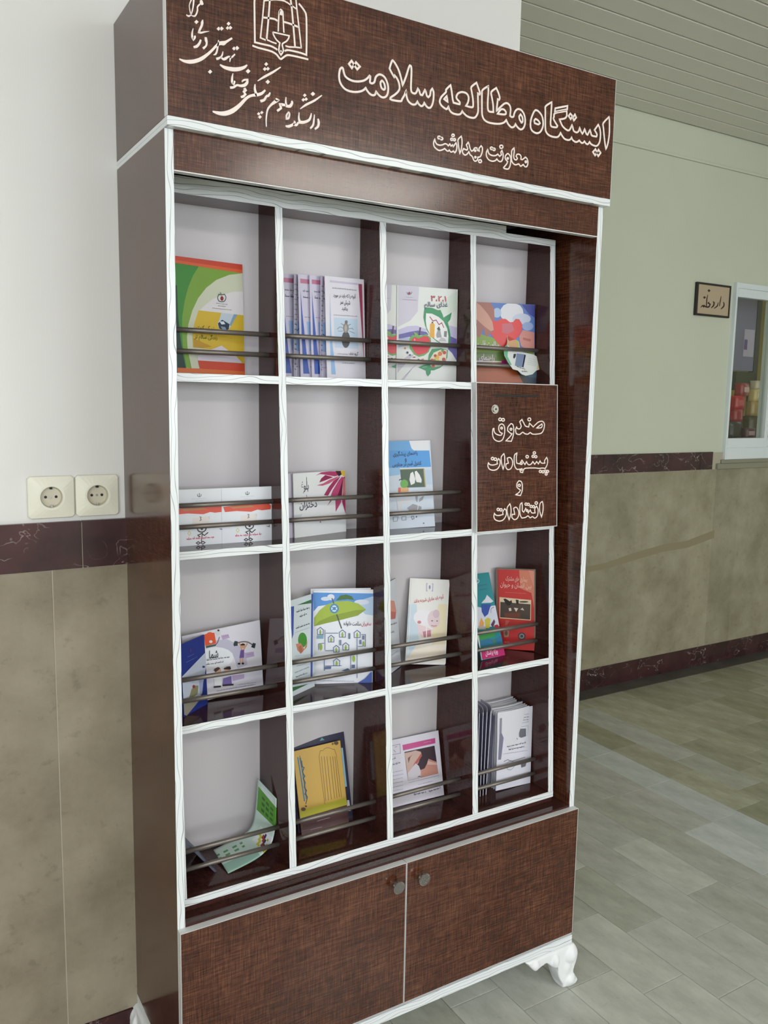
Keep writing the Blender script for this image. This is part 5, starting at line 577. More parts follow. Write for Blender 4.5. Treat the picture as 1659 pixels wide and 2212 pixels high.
[[5.7,117.7],[77.5,114.9],[76.7,76.9],[4.7,79.1]]],['p',[222,204,175],[[5.8,127.2],[77.9,123.8],[77.5,115.2],[5.7,117.7]]],['p',[25,20,18],[[12.8,125.3],[18.4,126.3],[28.2,120.2],[32.4,123.3],[33.8,117.5],[28.1,110],
[22.5,109.1],[17,116.8]]],['p',[25,20,18],[[42.2,125.1],[49.4,124],[49.4,113.9],[44.2,112.9]]],['p',[60,50,45],[[72.7,120.7],[71.8,119.9],[69.4,119.1],[65.8,118.5],[61.6,118.2],[57.3,118.2],[53.7,118.4],[51.3,119],
[50.5,119.7],[51.3,120.5],[53.8,121.3],[57.4,121.9],[61.6,122.2],[65.8,122.3],[69.4,122],[71.8,121.4]]],['p',[220,205,185],[[25.3,102.7],[30.9,104.4],[32.5,97.2],[26.9,95.5]]],['p',[220,205,185],[[37.9,104.7],
[48.3,103.7],[43.4,94.5]]],['p',[205,190,170],[[53.2,101.1],[58.8,105.7],[62.9,98.6]]],['p',[112,58,38],[[14,90.5],[53.2,93.8],[53.1,80.5],[16.7,80.2]]],['t',[230,180,165],'بیماری های مشترک',[18.7,171.7],
[70,170.7],10.77],['t',[230,180,165],'بین انسان و حیوان',[6,156.8],[79.6,154.7],11.53],['q',[215,140,110],[17.1,141.4],[67.2,140.6],1.73],['p',[60,62,66],[[65.4,35.6],[64.7,32],[62.7,28.9],[59.8,26.7],[56.4,25.8],
[53,26.3],[50.1,28.1],[48.2,31.1],[47.5,34.6],[48.2,38.2],[50.1,41.4],[53.1,43.6],[56.5,44.5],[59.9,43.9],[62.8,42.1],[64.7,39.1]]],['p',[150,150,152],[[62.6,35.5],[62.1,33],[60.8,30.8],[58.8,29.3],[56.4,28.7],[54.1,29],
[52.1,30.3],[50.8,32.3],[50.3,34.8],[50.8,37.3],[52.1,39.4],[54.1,40.9],[56.5,41.5],[58.8,41.2],[60.8,39.9],[62.1,37.9]]],['p',[60,62,66],[[60.1,35.3],[59.4,33],[57.6,31.6],[55.3,31.4],[53.5,32.7],[52.8,34.9],
[53.5,37.2],[55.3,38.7],[57.6,38.8],[59.4,37.5]]],['p',[165,122,100],[[12.3,48.1],[26.7,48.8],[24.9,31.2],[13.8,30.2]]],['p',[110,70,60],[[22.9,40.6],[22.6,38.3],[21.8,36.4],[20.6,35],[19.2,34.5],[17.8,34.9],[16.7,36.1],
[15.9,37.9],[15.6,40.2],[15.9,42.4],[16.7,44.4],[17.9,45.7],[19.3,46.2],[20.7,45.9],[21.9,44.7],[22.7,42.8]]],['q',[225,160,140],[14.9,17.4],[26.9,18.1],2.94],['p',[195,95,80],[[18.1,73.2],[27.9,72.3],[22.2,61.8],
[16.6,60]]],['q',[215,150,130],[44.4,11],[50.8,11.4],2.06]]},

{'key':'K3','name':'booklet','label':'brown-grey booklet directly behind the red livestock booklet','cat':'booklet','group':None,'O':[0.8472,0.171,0.8112],'eu':[0.6868,-0.7259,0.0375],'ev':[-0.0538,0.0007,0.9986],'w':94.1,'h':199.6,'t':0.008,'base':[120,105,92],'L':[]},

{'key':'K1','name':'booklet','label':'teal booklet with clouds and a magenta strip,leaning askew at the third shelf','cat':'booklet','group':None,'O':[0.7534,0.108,0.8127],'eu':[0.9905,0.1364,-0.0196],'ev':[-0.0259,0.3246,0.9455],'w':78.9,'h':199.2,'t':0.004,'base':[42,142,152],'L':[['p',[214,218,232],
[[7.1,126.3],[41.4,116.6],[49.2,108.6],[64,119.4],[78.7,118.9],[78.7,69.7],[3,74.6]]],['p',[56,86,168],[[32.6,127.4],[65.1,123.5],[49.2,101.7],[36,96.4],[29.8,109.7]]],['p',[218,221,234],[[34.2,129.7],[42.4,134.6],
[49.2,138],[57.6,146.9],[66.9,137.4],[74.7,129.4],[66.1,126.9]]],['s',[70,80,140],1.26,[[59.5,103.1],[62.1,112.6],[72.9,115.5]],0],['p',[228,162,90],[[15.5,85.3],[25.3,96.4],[30.5,83.3],[23.5,70.4],[11.9,72]]],
['p',[206,194,80],[[34.2,89.7],[45.1,93.8],[54.3,89.8],[44.3,68.9],[32.9,70.5]]],['p',[88,62,100],[[51.2,76.3],[65.3,87.7],[67.8,81.1],[56.4,68.4]]],['p',[208,58,75],[[62.3,73.4],[73.5,74],[77.6,65.5],[61.6,67.3]]],
['p',[190,185,185],[[10,79.1],[32.1,74.8],[32.2,67.8],[7.9,71.2]]],['p',[64,152,80],[[7,64.5],[63.4,59.3],[58.6,48.9],[33.9,45.5],[6,46.2]]],['p',[48,120,158],[[6.4,44.1],[34.3,46.9],[48.4,40.7],[78.7,47.2],[78.7,29.2],
[8.4,30.1]]],['p',[70,130,90],[[48.4,40.7],[58.6,41.9],[53.4,30.2],[45.6,30.7]]],['p',[196,42,112],[[3.5,22.7],[78.7,19.5],[78.7,0.2],[1.7,1.6]]],['t',[240,220,235],'ویژه پزشکان',[15.4,9.3],[56.3,8.4],12.2],
['s',[225,235,235],1.69,[[21.4,180.2],[34.3,177.5],[40.5,182.5],[36.8,187.1]],0],['q',[90,110,140],[30.2,169.5],[63.9,170.2],3.1],['q',[90,110,140],[36.4,159.8],[59.2,160.1],2.25],['p',[225,225,230],[[0.2,67.2],
[6.4,65.9],[1.5,0.2],[0.2,0.2]]]]},

{'key':'M2','name':'booklet','label':'yellow certificate-like booklet with sideways blue lettering,bottom shelf','cat':'booklet','group':None,'O':[0.3121,0.1381,0.4869],'eu':[0.9991,-0.0287,0.0315],'ev':[-0.0251,0.2011,0.9793],'w':111.8,'h':177.5,'t':0.003,'base':[205,165,75],'L':[['p',[210,170,80],
[[0.9,177.3],[110.5,177.3],[110.7,37.3],[0.2,35.9]]],['p',[184,178,40],[[0.2,51.8],[110.3,52.9],[110.7,37],[0.2,35.9]]],['s',[60,122,152],2.97,[[9,163.8],[11.8,116.3],[13.8,68.9]],0],['s',[60,122,152],3.27,[[14.5,161.1],
[17.4,114.9],[19.1,72.1]],0],['s',[40,50,60],1.19,[[13.9,165.7],[14.3,152],[15.3,139.7]],0],['s',[45,60,70],1.79,[[17,154.4],[17.3,142.2],[21,138.4],[16.7,130.2],[20.6,120.3],[16,116.8],[19.8,106.8],[16.4,98.5],
[21.2,89.8],[16.3,83.4],[21.3,76.2],[15.8,62.4]],0],['s',[110,76,42],0.9,[[59.5,51.5],[58,154.5],[67.7,164.6],[78.4,168.8],[91.4,162.5],[98.5,150.1],[100.2,55.3]],0],['p',[90,66,40],[[106.8,172.9],[106.2,171.3],
[104.8,170.2],[103,169.7],[100.9,169.8],[98.9,170.6],[97.2,171.8],[96.2,173.5],[96,175.2],[96.6,176.7],[97.9,177.3],[99.8,177.3],[101.9,177.3],[103.9,177.3],[105.6,176.2],[106.6,174.6]]],['p',[90,66,40],[[95.1,173.4],
[94.5,172.2],[93.2,171.7],[91.8,172],[90.7,173],[90.4,174.4],[91,175.5],[92.2,176],[93.7,175.7],[94.8,174.7]]],['p',[90,66,40],[[14.6,51.8],[14,50.4],[12.7,49.5],[10.8,49.1],[8.7,49.4],[6.7,50.2],[5,51.4],[4,53],
[3.7,54.5],[4.3,55.9],[5.6,56.8],[7.5,57.2],[9.6,57],[11.7,56.2],[13.3,54.9],[14.4,53.4]]],['p',[90,66,40],[[18.1,57.3],[17.5,56.2],[16.3,55.7],[14.9,56.1],[13.9,57.1],[13.6,58.4],[14.1,59.5],[15.3,60],[16.7,59.6],
[17.8,58.6]]],['s',[120,92,55],1.05,[[63.3,153.3],[63,107.3],[62.5,56.9]],0],['s',[120,92,55],1.06,[[69.6,151.9],[69.3,105.9],[69,57.2]],0],['s',[120,92,55],1.06,[[76.2,150.4],[75.9,104.3],[75.8,57.3]],0],
['s',[120,92,55],1.06,[[83.7,148.8],[83.4,102.6],[83.5,57.3]],0],['s',[120,92,55],1.06,[[89.6,147.5],[89.3,101.2],[89.6,57.6]],0],['s',[120,92,55],1.06,[[95,146.3],[94.6,100],[95.2,58.1]],0],['p',[78,36,38],[[0.2,35.9],
[110.7,37],[111.6,0.8],[0.2,0.2]]],['s',[180,165,165],0.89,[[37.3,20.6],[54.2,20.8],[67.7,20.4]],0],['s',[170,155,155],0.89,[[20.7,6.7],[32.3,6.7],[47.3,5.8]],0],['s',[120,80,70],1.03,[[0.2,9.3],[20.8,8.2]],0]]},

{'key':'M1','name':'folder','label':'dark navy folder standing behind the yellow certificate,bottom shelf','cat':'folder','group':None,'O':[0.3101,0.1491,0.4869],'eu':[0.9991,-0.0287,0.0315],'ev':[-0.0251,0.2011,0.9793],'w':129.8,'h':189.5,'t':0.004,'base':[36,32,66],'L':[['p',[90,160,170],
[[70,181.5],[76,187.5],[82,181.5]]],['p',[228,226,228],[[117.8,18],[125.8,16],[124.8,40],[119.8,41]]]]},

{'key':'N','name':'leaflet','label':'white leaflet with pink bar and a skin photo,bottom shelf','cat':'leaflet','group':None,'O':[0.544,0.1483,0.4869],'eu':[0.9972,-0.0718,0.0195],'ev':[-0.0051,0.1945,0.9809],'w':136.5,'h':150.7,'t':0.001,'base':[228,224,238],'L':[['p',[206,82,148],
[[39,134.9],[126,135],[125.3,122.8],[39.4,122]]],['p',[58,38,50],[[42.3,118.1],[122.5,117.7],[126.1,52],[44.8,51.6]]],['p',[208,175,165],[[42.6,115.8],[58,115.5],[71.7,116.2],[84.7,110.7],[86.6,104.4],[75.4,85.9],
[57,71.9],[45,53.7],[44.7,83.1]]],['p',[120,75,75],[[50,102.7],[64.1,108.8],[56.9,104.3],[50.5,90.8]]],['p',[204,144,130],[[103.3,90.8],[124.6,79.2],[126.1,52],[78.7,52.4],[73.6,68.5],[90.9,71],[98.8,81.3]]],
['p',[225,185,175],[[101.1,86.8],[124.3,76.3],[124.7,72.5],[98.5,78.4]]],['p',[190,92,88],[[65.4,87.9],[86.1,107.5],[87.2,101.4],[75.7,88.8],[58.7,72.3],[55.5,73.7]]],['p',[212,206,216],[[46.6,69.6],[68.7,87.2],
[76.4,79.8],[80.3,67.2],[78.7,52.4],[44.9,52]]],['p',[120,110,120],[[68.8,54.8],[75.9,57.8],[80.6,53.8]]],['s',[170,150,190],1.29,[[10.2,138],[32.7,138.2],[32.2,117.5],[9.1,118.2]],1],
['s',[150,140,170],1.3,[[18.9,133.5],[24.7,133.9]],0],['s',[150,140,170],1.29,[[15.1,128.4],[20.2,121.6]],0],['q',[110,105,125],[7.1,106.6],[18.8,108],4.88],['q',[95,90,110],[5.9,94.5],[29.2,95.7],4.87],
['q',[160,155,175],[4.3,78.1],[34.9,77.5],2.29],['q',[160,155,175],[3.5,69.8],[34.1,69.2],2.29],['q',[160,155,175],[2.6,61.6],[33.2,60.9],2.29],['q',[160,155,175],[1.8,53.3],[32.4,52.6],2.29],['q',[160,155,175],[1,45.1],
[31.5,44.3],2.28],['q',[160,155,175],[0.2,36.9],[30.7,36],2.28],['q',[150,145,165],[46,47],[127.3,47.3],2.02],['q',[150,145,165],[70.4,37.5],[109.8,37.5],2.03],['q',[70,68,85],[56.5,16.9],[88.7,16.7],5.2],
['q',[70,68,85],[96.4,15.8],[127.7,17.4],5.25],['q',[230,200,220],[95.2,129.5],[114.2,129.3],2.05]]},

{'key':'O0','name':'leaflet','label':'white leaflet with a grey drawing,foremost of the bundle on the bottom shelf','cat':'leaflet','group':'grey leaflets bundled on the bottom shelf','O':[0.7993,0.0946,0.49],'eu':[0.9994,-0.0164,-0.0298],'ev':[0.0306,0.0503,0.9983],'w':104.9,'h':191,'t':0.0012,'base':[222,222,234],'L':[['p',[125,125,146],
[[6.8,180.4],[24.4,178.3],[12.4,74.1],[3.4,74.8]]],['q',[105,105,118],[27,175],[93.5,172.6],3.26],['q',[95,95,108],[26.2,167],[93.8,165.1],3.92],['q',[95,95,108],[26.5,160.4],[94,158.5],3.92],['q',[105,105,118],
[59.2,152.7],[93.2,153.6],2.97],['s',[165,165,176],1.15,[[27,146.5],[92.5,143.8],[91.4,119.2]],0],['s',[120,120,132],1.64,[[28.8,122.7],[32.6,129.4],[40.7,129.7],[49,123.5],[49.3,115.3],[39.3,112.8],[31.1,116.6]],1],
['p',[112,112,122],[[63.7,140.9],[85.5,138.3],[86.6,119.1],[71.8,117.4],[65.1,120.9]]],['s',[80,80,95],1.65,[[49,135],[55.1,125.8],[60,115.2]],0],['s',[80,80,95],1.65,[[59.9,133.2],[54,126],[49.3,116.9]],0],
['q',[80,80,95],[28.6,101.5],[86.4,102.6],4.93],['q',[85,85,100],[33.9,93.3],[81.4,93.5],4.94],['q',[150,150,162],[18,86.2],[91.7,82.7],2.3],['s',[150,150,160],1.32,[[27.1,58.5],[34.9,65.3],[49.2,62.8],[53.7,52.1],
[43.8,44],[31.5,47.8]],1],['p',[110,110,118],[[72,55.4],[90.7,55.5],[87.4,44.4],[74.5,43.4]]],['s',[120,120,128],1.64,[[20.7,67.8],[32.7,70.6],[45,65.1],[86.1,67.9]],0]]}]
FLY = {'O':[0.78,0.1435,1.524],'eu':[1,0,0],'ev':[0,0.345,0.9386],'out':[[36.2,3.7],[41.6,7.7],[47,11.7],[50.4,18.6],[51.9,32.2],[56.3,35.4],[67.5,37.3],[79,39.8],[84.8,37.1],[84.7,22],[83.8,6.9],[90.1,-4.9],[107.7,-7.8],
[122.2,-9.4],[133.5,-16.5],[138.3,-26.9],[142.2,-37.4],[137.8,-43.6],[119.7,-48.8],[106.2,-58.2],[84.9,-62.6],[73,-59.3],[64.3,-50.7],[50.5,-48.2],[44,-38.1],[37.9,-26.5],[33.5,-14.9]],'L':[['p',[222,176,140],[[47,11.7],
[50.8,18.6],[52.2,31.9],[57.1,35.2],[78.9,39.1],[84,36.3],[82.9,6.8],[59.2,2.6]]],['p',[205,195,120],[[76.8,38.1],[84,36.3],[82.9,6.8],[74.4,5.6]]],['p',[205,90,85],[[53.7,32.3],[76.4,36.6],[71.6,24.3],[56.3,20.4],
[52.8,24.7]]],['p',[120,190,150],[[36.2,3.7],[47,11.7],[48.6,3.6],[41.8,-17.5],[49.4,-37.9],[44.1,-37.8],[37.9,-26.2],[34,-14.6]]],['p',[220,205,165],[[127.6,-17.5],[133.4,-16.8],[141.7,-37.4],[137.5,-43.3],[119.9,-48],
[129.6,-31.8]]],['p',[130,146,178],[[70.9,-8.8],[94.1,-10.7],[78.9,-42.7],[58.1,-39.1]]],['p',[34,38,68],[[93.2,-10.7],[97.1,-12.1],[82.2,-42.9],[78.8,-41.5]]],['p',[60,62,75],[[61.4,-10.7],[68.7,-10.4],[65,-18],
[59.4,-22.7],[57.4,-19.8]]],['q',[160,160,165],[102.1,-19.4],[122.5,-23],1.25],['q',[160,160,165],[100.8,-24.7],[122.8,-29.1],1.25],['q',[160,160,165],[97.8,-29.3],[122.4,-34.4],1.25],['q',[160,160,165],[95.7,-33.9],
[120.5,-38.2],1.25],['q',[110,60,60],[62.8,-41.8],[86.6,-48.4],4.01],['q',[60,40,45],[74.5,-53.3],[91.8,-53.5],3.39]]}
# ------------------------------------------------------------------ 2-D drawing helpers (mm in a plane)
def smooth(pts, closed, sub=3, corner=62):
    n = len(pts); P = [Vector(q[:2]) for q in pts]; ex = [q[2:] for q in pts]
    if n < 3: return [tuple(q) for q in pts]
    def isc(i):
        if not closed and i in (0, n - 1): return True
        a = P[i] - P[i - 1]; b = P[(i + 1) % n] - P[i]
        if a.length < 1e-6 or b.length < 1e-6: return False
        return math.degrees(a.angle(b)) > corner
    out = []
    for i in range(n if closed else n - 1):
        j = (i + 1) % n; p1, p2 = P[i], P[j]
        p0 = p1 - (p2 - p1) * .5 if isc(i) else P[i - 1]; p3 = p2 + (p2 - p1) * .5 if isc(j) else P[(j + 1) % n]
        for s in range(sub):
            t = s / sub; q = .5 * ((2 * p1) + (p2 - p0) * t + (2 * p0 - 5 * p1 + 4 * p2 - p3) * t * t + (3 * p1 - p0 - 3 * p2 + p3) * t ** 3)
            out.append((q.x, q.y) + tuple(a + (b - a) * t for a, b in zip(ex[i], ex[j])))
    if not closed: out.append(tuple(P[-1]) + tuple(ex[-1]))
    return out
def ribbon(pts, closed, width=None):
    """left and right offset points of a stroke; per-point width in pts[i][2] or one width"""
    n = len(pts); P = [Vector(q[:2]) for q in pts]; Lf, Rt = [], []
    for i in range(n):
        a = P[i] - P[i - 1] if (i or closed) else P[1] - P[0]
        b = P[(i + 1) % n] - P[i] if (i < n - 1 or closed) else a
        a = a.normalized() if a.length > 1e-9 else Vector((1, 0)); b = b.normalized() if b.length > 1e-9 else a
        d = a + b; d = d.normalized() if d.length > .2 else a
        nr = Vector((-d.y, d.x)); w = (width if width else pts[i][2]) / 2
        k = min(1 / max(nr.dot(Vector((-a.y, a.x))), .5), 1.6)
        Lf.append(P[i] + nr * w * k); Rt.append(P[i] - nr * w * k)
    return Lf, Rt
class Draw:
    """collects coloured flat shapes in a plane, stacked in tiny steps, as one mesh"""
    def __init__(s, step=.00004): s.v = []; s.f = []; s.c = []; s.z = .00012; s.step = step
    def poly(s, pts, c):
        b = len(s.v); s.v += [(p[0] / 1e3, p[1] / 1e3, s.z) for p in pts]
        ar_ = sum(pts[i][0] * pts[(i + 1) % len(pts)][1] - pts[(i + 1) % len(pts)][0] * pts[i][1] for i in range(len(pts)))
        idx = list(range(b, b + len(pts))); s.f.append(idx if ar_ > 0 else idx[::-1]); s.c.append(c)
    def stroke(s, pts, w, c, closed=False):
        L, R_ = ribbon(pts, closed, w); n = len(pts); b = len(s.v)
        for l, r in zip(L, R_): s.v += [(l.x / 1e3, l.y / 1e3, s.z), (r.x / 1e3, r.y / 1e3, s.z)]
        for i in range(n if closed else n - 1):
            j = (i + 1) % n; s.f.append([b + 2 * i + 1, b + 2 * j + 1, b + 2 * j, b + 2 * i]); s.c.append(c)
    def up(s): s.z += s.step
    def mesh(s):
        me = bpy.data.meshes.new('print'); me.from_pydata(s.v, [], s.f); me.update()
        at = me.color_attributes.new('Col', 'FLOAT_COLOR', 'CORNER'); buf = []
        for p, c in zip(me.polygons, s.c): buf += list(lin(c)) * p.loop_total
        at.data.foreach_set('color', buf); return me
AF = {'ا': 'FE8D FE8E', 'آ': 'FE81 FE82', 'ب': 'FE8F FE90 FE91 FE92', 'پ': 'FB56 FB57 FB58 FB59', 'ت': 'FE95 FE96 FE97 FE98', 'ج': 'FE9D FE9E FE9F FEA0', 'چ': 'FB7A FB7B FB7C FB7D', 'ح': 'FEA1 FEA2 FEA3 FEA4', 'خ': 'FEA5 FEA6 FEA7 FEA8', 'د': 'FEA9 FEAA', 'ذ': 'FEAB FEAC', 'ر': 'FEAD FEAE', 'ز': 'FEAF FEB0', 'ژ': 'FB8A FB8B', 'س': 'FEB1 FEB2 FEB3 FEB4', 'ش': 'FEB5 FEB6 FEB7 FEB8', 'ص': 'FEB9 FEBA FEBB FEBC', 'ط': 'FEC1 FEC2 FEC3 FEC4', 'ع': 'FEC9 FECA FECB FECC', 'غ': 'FECD FECE FECF FED0', 'ف': 'FED1 FED2 FED3 FED4', 'ق': 'FED5 FED6 FED7 FED8', 'ک': 'FB8E FB8F FB90 FB91', 'گ': 'FB92 FB93 FB94 FB95', 'ل': 'FEDD FEDE FEDF FEE0', 'م': 'FEE1 FEE2 FEE3 FEE4', 'ن': 'FEE5 FEE6 FEE7 FEE8', 'و': 'FEED FEEE', 'ه': 'FEE9 FEEA FEEB FEEC', 'ی': 'FBFC FBFD FBFE FBFF'}
def ar(s):
    out = []; n = len(s)
    for i, ch in enumerate(s):
        f = AF.get(ch)
        if not f: out.append(ch); continue
        f = f.split(); a = i > 0 and s[i - 1] in AF and len(AF[s[i - 1]].split()) == 4; b = i < n - 1 and s[i + 1] in AF and len(f) == 4
        out.append(chr(int(f[3 if a and b else 2 if b else 1 if a else 0], 16)))
    return ''.join(reversed(out))
def text_tris(s):
    c = bpy.data.curves.new('t', 'FONT'); c.body = ar(s); c.resolution_u = 2; c.offset = .014; o = bpy.data.objects.new('t', c); COL.objects.link(o)
    dg = bpy.context.evaluated_depsgraph_get(); e = o.evaluated_get(dg); me = e.to_mesh()
    V = [v.co.copy() for v in me.vertices]; Fc = [list(p.vertices) for p in me.polygons]; e.to_mesh_clear()
    bpy.data.objects.remove(o); bpy.data.curves.remove(c)
    return V, Fc
def put_text(D, s, a, b, h, c):
    V, Fc = text_tris(s)
    if not V: return
    x0, x1 = min(v.x for v in V), max(v.x for v in V); y0, y1 = min(v.y for v in V), max(v.y for v in V)
    a, b = Vector(a), Vector(b); d = b - a; n_ = Vector((-d.y, d.x)).normalized(); base = y0 + (y1 - y0) * .28
    k = len(D.v)
    for v in V:
        q = a + d * ((v.x - x0) / (x1 - x0)) + n_ * ((v.y - base) / (y1 - y0) * h * 1.35); D.v.append((q.x / 1e3, q.y / 1e3, D.z))
    for f in Fc: D.f.append([k + i for i in f]); D.c.append(c)
def squig(D, a, b, h, c, rnd):
    a, b = Vector(a), Vector(b); L = (b - a).length
    if L < .5: return
    d = (b - a) / L; n_ = Vector((-d.y, d.x)); x = 0
    q = lambda u, v: tuple(a + d * u + n_ * v)
    while x < L - h * .3:
        w = min(h * rnd.uniform(.9, 2.6), L - x); t = h * .26
        D.poly([q(x, 0), q(x + w, 0), q(x + w, t), q(x, t)], c)
        u = x + h * .1
        while u < x + w - h * .15:
            hh = h * rnd.choice((.45, .5, .6, .95)); D.poly([q(u, t * .5), q(u + h * .2, t * .5), q(u + h * .2, hh), q(u, hh)], c); u += h * rnd.uniform(.4, .8)
        if rnd.random() < .5: D.poly([q(x + w * .4, -h * .35), q(x + w * .4 + h * .22, -h * .35), q(x + w * .4 + h * .22, -h * .12), q(x + w * .4, -h * .12)], c)
        x += w + h * .35
def draw_layers(layers, seed=1):
    D = Draw(); rnd = random.Random(seed)
    for l in layers:
        if l[0] == 'p': D.poly(l[2], l[1])
        elif l[0] == 's': D.stroke(smooth(l[3], l[4], 2), l[2], l[1], bool(l[4])) if len(l[3]) > 1 else None
        elif l[0] == 'q': squig(D, l[2], l[3], l[4], l[1], rnd)
        elif l[0] == 't': put_text(D, l[2], l[3], l[4], l[5], l[1])
        D.up()
    return D
def carve(strokes, to3, nrm, th, closed, width=None, sub=3, polys=()):
    """raised white lettering: each stroke becomes a thin solid ribbon on its board"""
    v = []; f = []; nrm = Vector(nrm)
    for pts in strokes:
        sp = smooth(pts, closed, sub); L, R_ = ribbon(sp, closed, width); n = len(sp); b = len(v)
        for l, r in zip(L, R_):
            l3, r3 = Vector(to3(l.x, l.y)), Vector(to3(r.x, r.y)); v += [l3 + nrm * th, r3 + nrm * th, l3, r3]
        for i in range(n if closed else n - 1):
            j = (i + 1) % n; A, B = b + 4 * i, b + 4 * j
            f += [[A, B, B + 1, A + 1], [A + 2, B + 2, B, A], [A + 1, B + 1, B + 3, A + 3]]
        if not closed: f += [[b, b + 1, b + 3, b + 2], [b + 4 * n - 4, b + 4 * n - 2, b + 4 * n - 1, b + 4 * n - 3]]
    for pg in polys:
        b = len(v); n = len(pg)
        for q in pg: p3 = Vector(to3(q[0], q[1])); v += [p3 + nrm * th, p3]
        f.append([b + 2 * i for i in range(n)])
        for i in range(n): j = (i + 1) % n; f.append([b + 2 * i, b + 2 * j, b + 2 * j + 1, b + 2 * i + 1])
    bm = bmesh.new(); me = bpy.data.meshes.new('x'); me.from_pydata(v, [], f); bm.from_mesh(me); bpy.data.meshes.remove(me)
    return bm_mesh(bm)
# ------------------------------------------------------------------ room shell
def struct(name, me, mat, parent=None): return tag(link(name, me, mat, parent), kind='structure')
floor = struct('floor', mesh([(RX0, RY0, -.012), (RX1, RY0, -.012), (RX1, RYF, -.012), (RX0, RYF, -.012)], [(0, 1, 2, 3)]), M['grout'])
floor['label'] = 'greenish grey stone plank floor with fine joints'
XL = [-.20 + .1437 * i for i in range(33)]
tile_me = {}
def floor_tile(x0, x1, y0, y1, kind):
    k = (round(y1 - y0, 3), kind)
    if k not in tile_me:
        bm = bmesh.new(); bx(bm, 0, x1 - x0 - .0012, 0, y1 - y0 - .0012, -.012, 0, .0012); tile_me[k] = bm_mesh(bm)
    o = link('tile', tile_me[k], M['floor_' + kind], floor, (x0 + .0006, y0 + .0006, 0))
rnd = random.Random(3)
YB_ = 1.43
known = {1.50: .098, 1.355: -.047, 1.21: .063, 1.93: .345, 1.785: .345, 2.07: .65}
cnt = 0
for i, x in enumerate(XL[:-1]):
    y = YB_; off = rnd.choice((.1, .2, .29)); first = True
    for kx, ky in known.items():
        if abs(x - kx) < .04: off = (YB_ - ky) % .2915 or .2915
    while y > -.62:
        ln = off if first else .2915; first = False
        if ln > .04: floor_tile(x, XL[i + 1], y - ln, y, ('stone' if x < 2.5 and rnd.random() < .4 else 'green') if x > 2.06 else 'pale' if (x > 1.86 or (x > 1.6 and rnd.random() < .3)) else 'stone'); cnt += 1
        y -= ln
# plain stretch of the same stone beyond the tiles one can tell apart
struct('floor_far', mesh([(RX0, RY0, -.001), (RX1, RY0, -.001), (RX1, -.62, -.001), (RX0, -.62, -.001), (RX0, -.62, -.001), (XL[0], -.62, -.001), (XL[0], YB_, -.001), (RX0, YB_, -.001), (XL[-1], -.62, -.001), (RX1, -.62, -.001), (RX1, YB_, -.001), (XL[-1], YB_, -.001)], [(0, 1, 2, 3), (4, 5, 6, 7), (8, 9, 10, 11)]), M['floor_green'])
kerb = struct('trim_1', mesh([(PX, YB_, -.012), (RX1, YB_, -.012), (RX1, RYF, -.012), (PX, RYF, -.012)], [(0, 1, 2, 3)]), M['grout'])
for a, b in ((PX, 1.62), (1.62, 2.34), (2.34, 2.72), (2.72, 3.28), (3.28, 3.95), (3.95, RX1)): box('border_stone', a + .0008, b - .0008, YB_ + .001, RYF, -.012, .001, M['slate'], kerb)
# ceiling of painted slats
ceil = struct('ceiling', mesh([(RX0, RY0, CZ + .03), (RX0, RYF, CZ + .03), (RX1, RYF, CZ + .03), (RX1, RY0, CZ + .03)], [(0, 1, 2, 3)]), M['slat_gap'])
sl = .1068; ny = int((RYF - RY0) / sl) + 1
bm = bmesh.new(); prism(bm, [(0, 0), (sl - .012, 0), (sl - .006, .004), (sl - .006, .014), (-.002, .014), (-.002, .003)], 'x', RX0, RX1); slat_me = bm_mesh(bm)
for i in range(ny):
    y = RYF - .006 - (i + 1) * sl + .004
    if y < RY0: break
    link('slat', slat_me, M['slat_paint'], ceil, (0, y, CZ))
# walls
def wall_grid(name, plane, mat, holes=(), label=None):
    """vertical wall as quads around rectangular openings; plane = (axis, pos, lo, hi, facing)"""
    ax, pos, lo, hi, fc = plane; us = sorted({lo, hi} | {h[0] for h in holes} | {h[1] for h in holes}); zs_ = sorted({0, CZ + .03} | {h[2] for h in holes} | {h[3] for h in holes})
    v = []; f = []
    for i in range(len(us) - 1):
        for j in range(len(zs_) - 1):
            cu, cz = (us[i] + us[i + 1]) / 2, (zs_[j] + zs_[j + 1]) / 2
            if any(h[0] < cu < h[1] and h[2] < cz < h[3] for h in holes): continue
            b = len(v); q = [(us[i], zs_[j]), (us[i + 1], zs_[j]), (us[i + 1], zs_[j + 1]), (us[i], zs_[j + 1])]
            v += [((p[0], pos, p[1]) if ax == 'y' else (pos, p[0], p[1])) for p in q]; f.append([b, b + 1, b + 2, b + 3] if fc > 0 else [b + 3, b + 2, b + 1, b])
    o = struct(name, mesh(v, f), mat)
    if label: o['label'] = label
    return o
wb = wall_grid('wall_back', ('y', WALLY, RX0, PX, 1), M['wall_paint'], label='cream wall behind the cabinet with stone dado')
wr = wall_grid('wall_return', ('x', PX, WALLY, RYF, -1), M['wall_paint'])
WG = (3.4750, 4.42, 1.234, 1.9695)       # clear opening of the pharmacy window
WO = (3.4480, 4.46, 1.1216, 2.0405)      # outer frame
wf = wall_grid('wall_far', ('y', RYF, PX, RX1, 1), M['far_paint'], holes=[(WO[0] + .01, WO[1] - .01, WO[2] + .01, WO[3] - .01)], label='pale green far wall with stone dado')
wn = wall_grid('wall_near', ('y', RY0, RX0, RX1, -1), M['wall_paint'], holes=[(a, b, .95, 2.45) for a, b in WINX])
wl = wall_grid('wall_left', ('x', RX0, RY0, WALLY, -1), M['wall_paint'], holes=[(a, b, .85, 2.45) for a, b in WINL])
wrt = wall_grid('wall_right', ('x', RX1, RY0, RYF, 1), M['far_paint'])
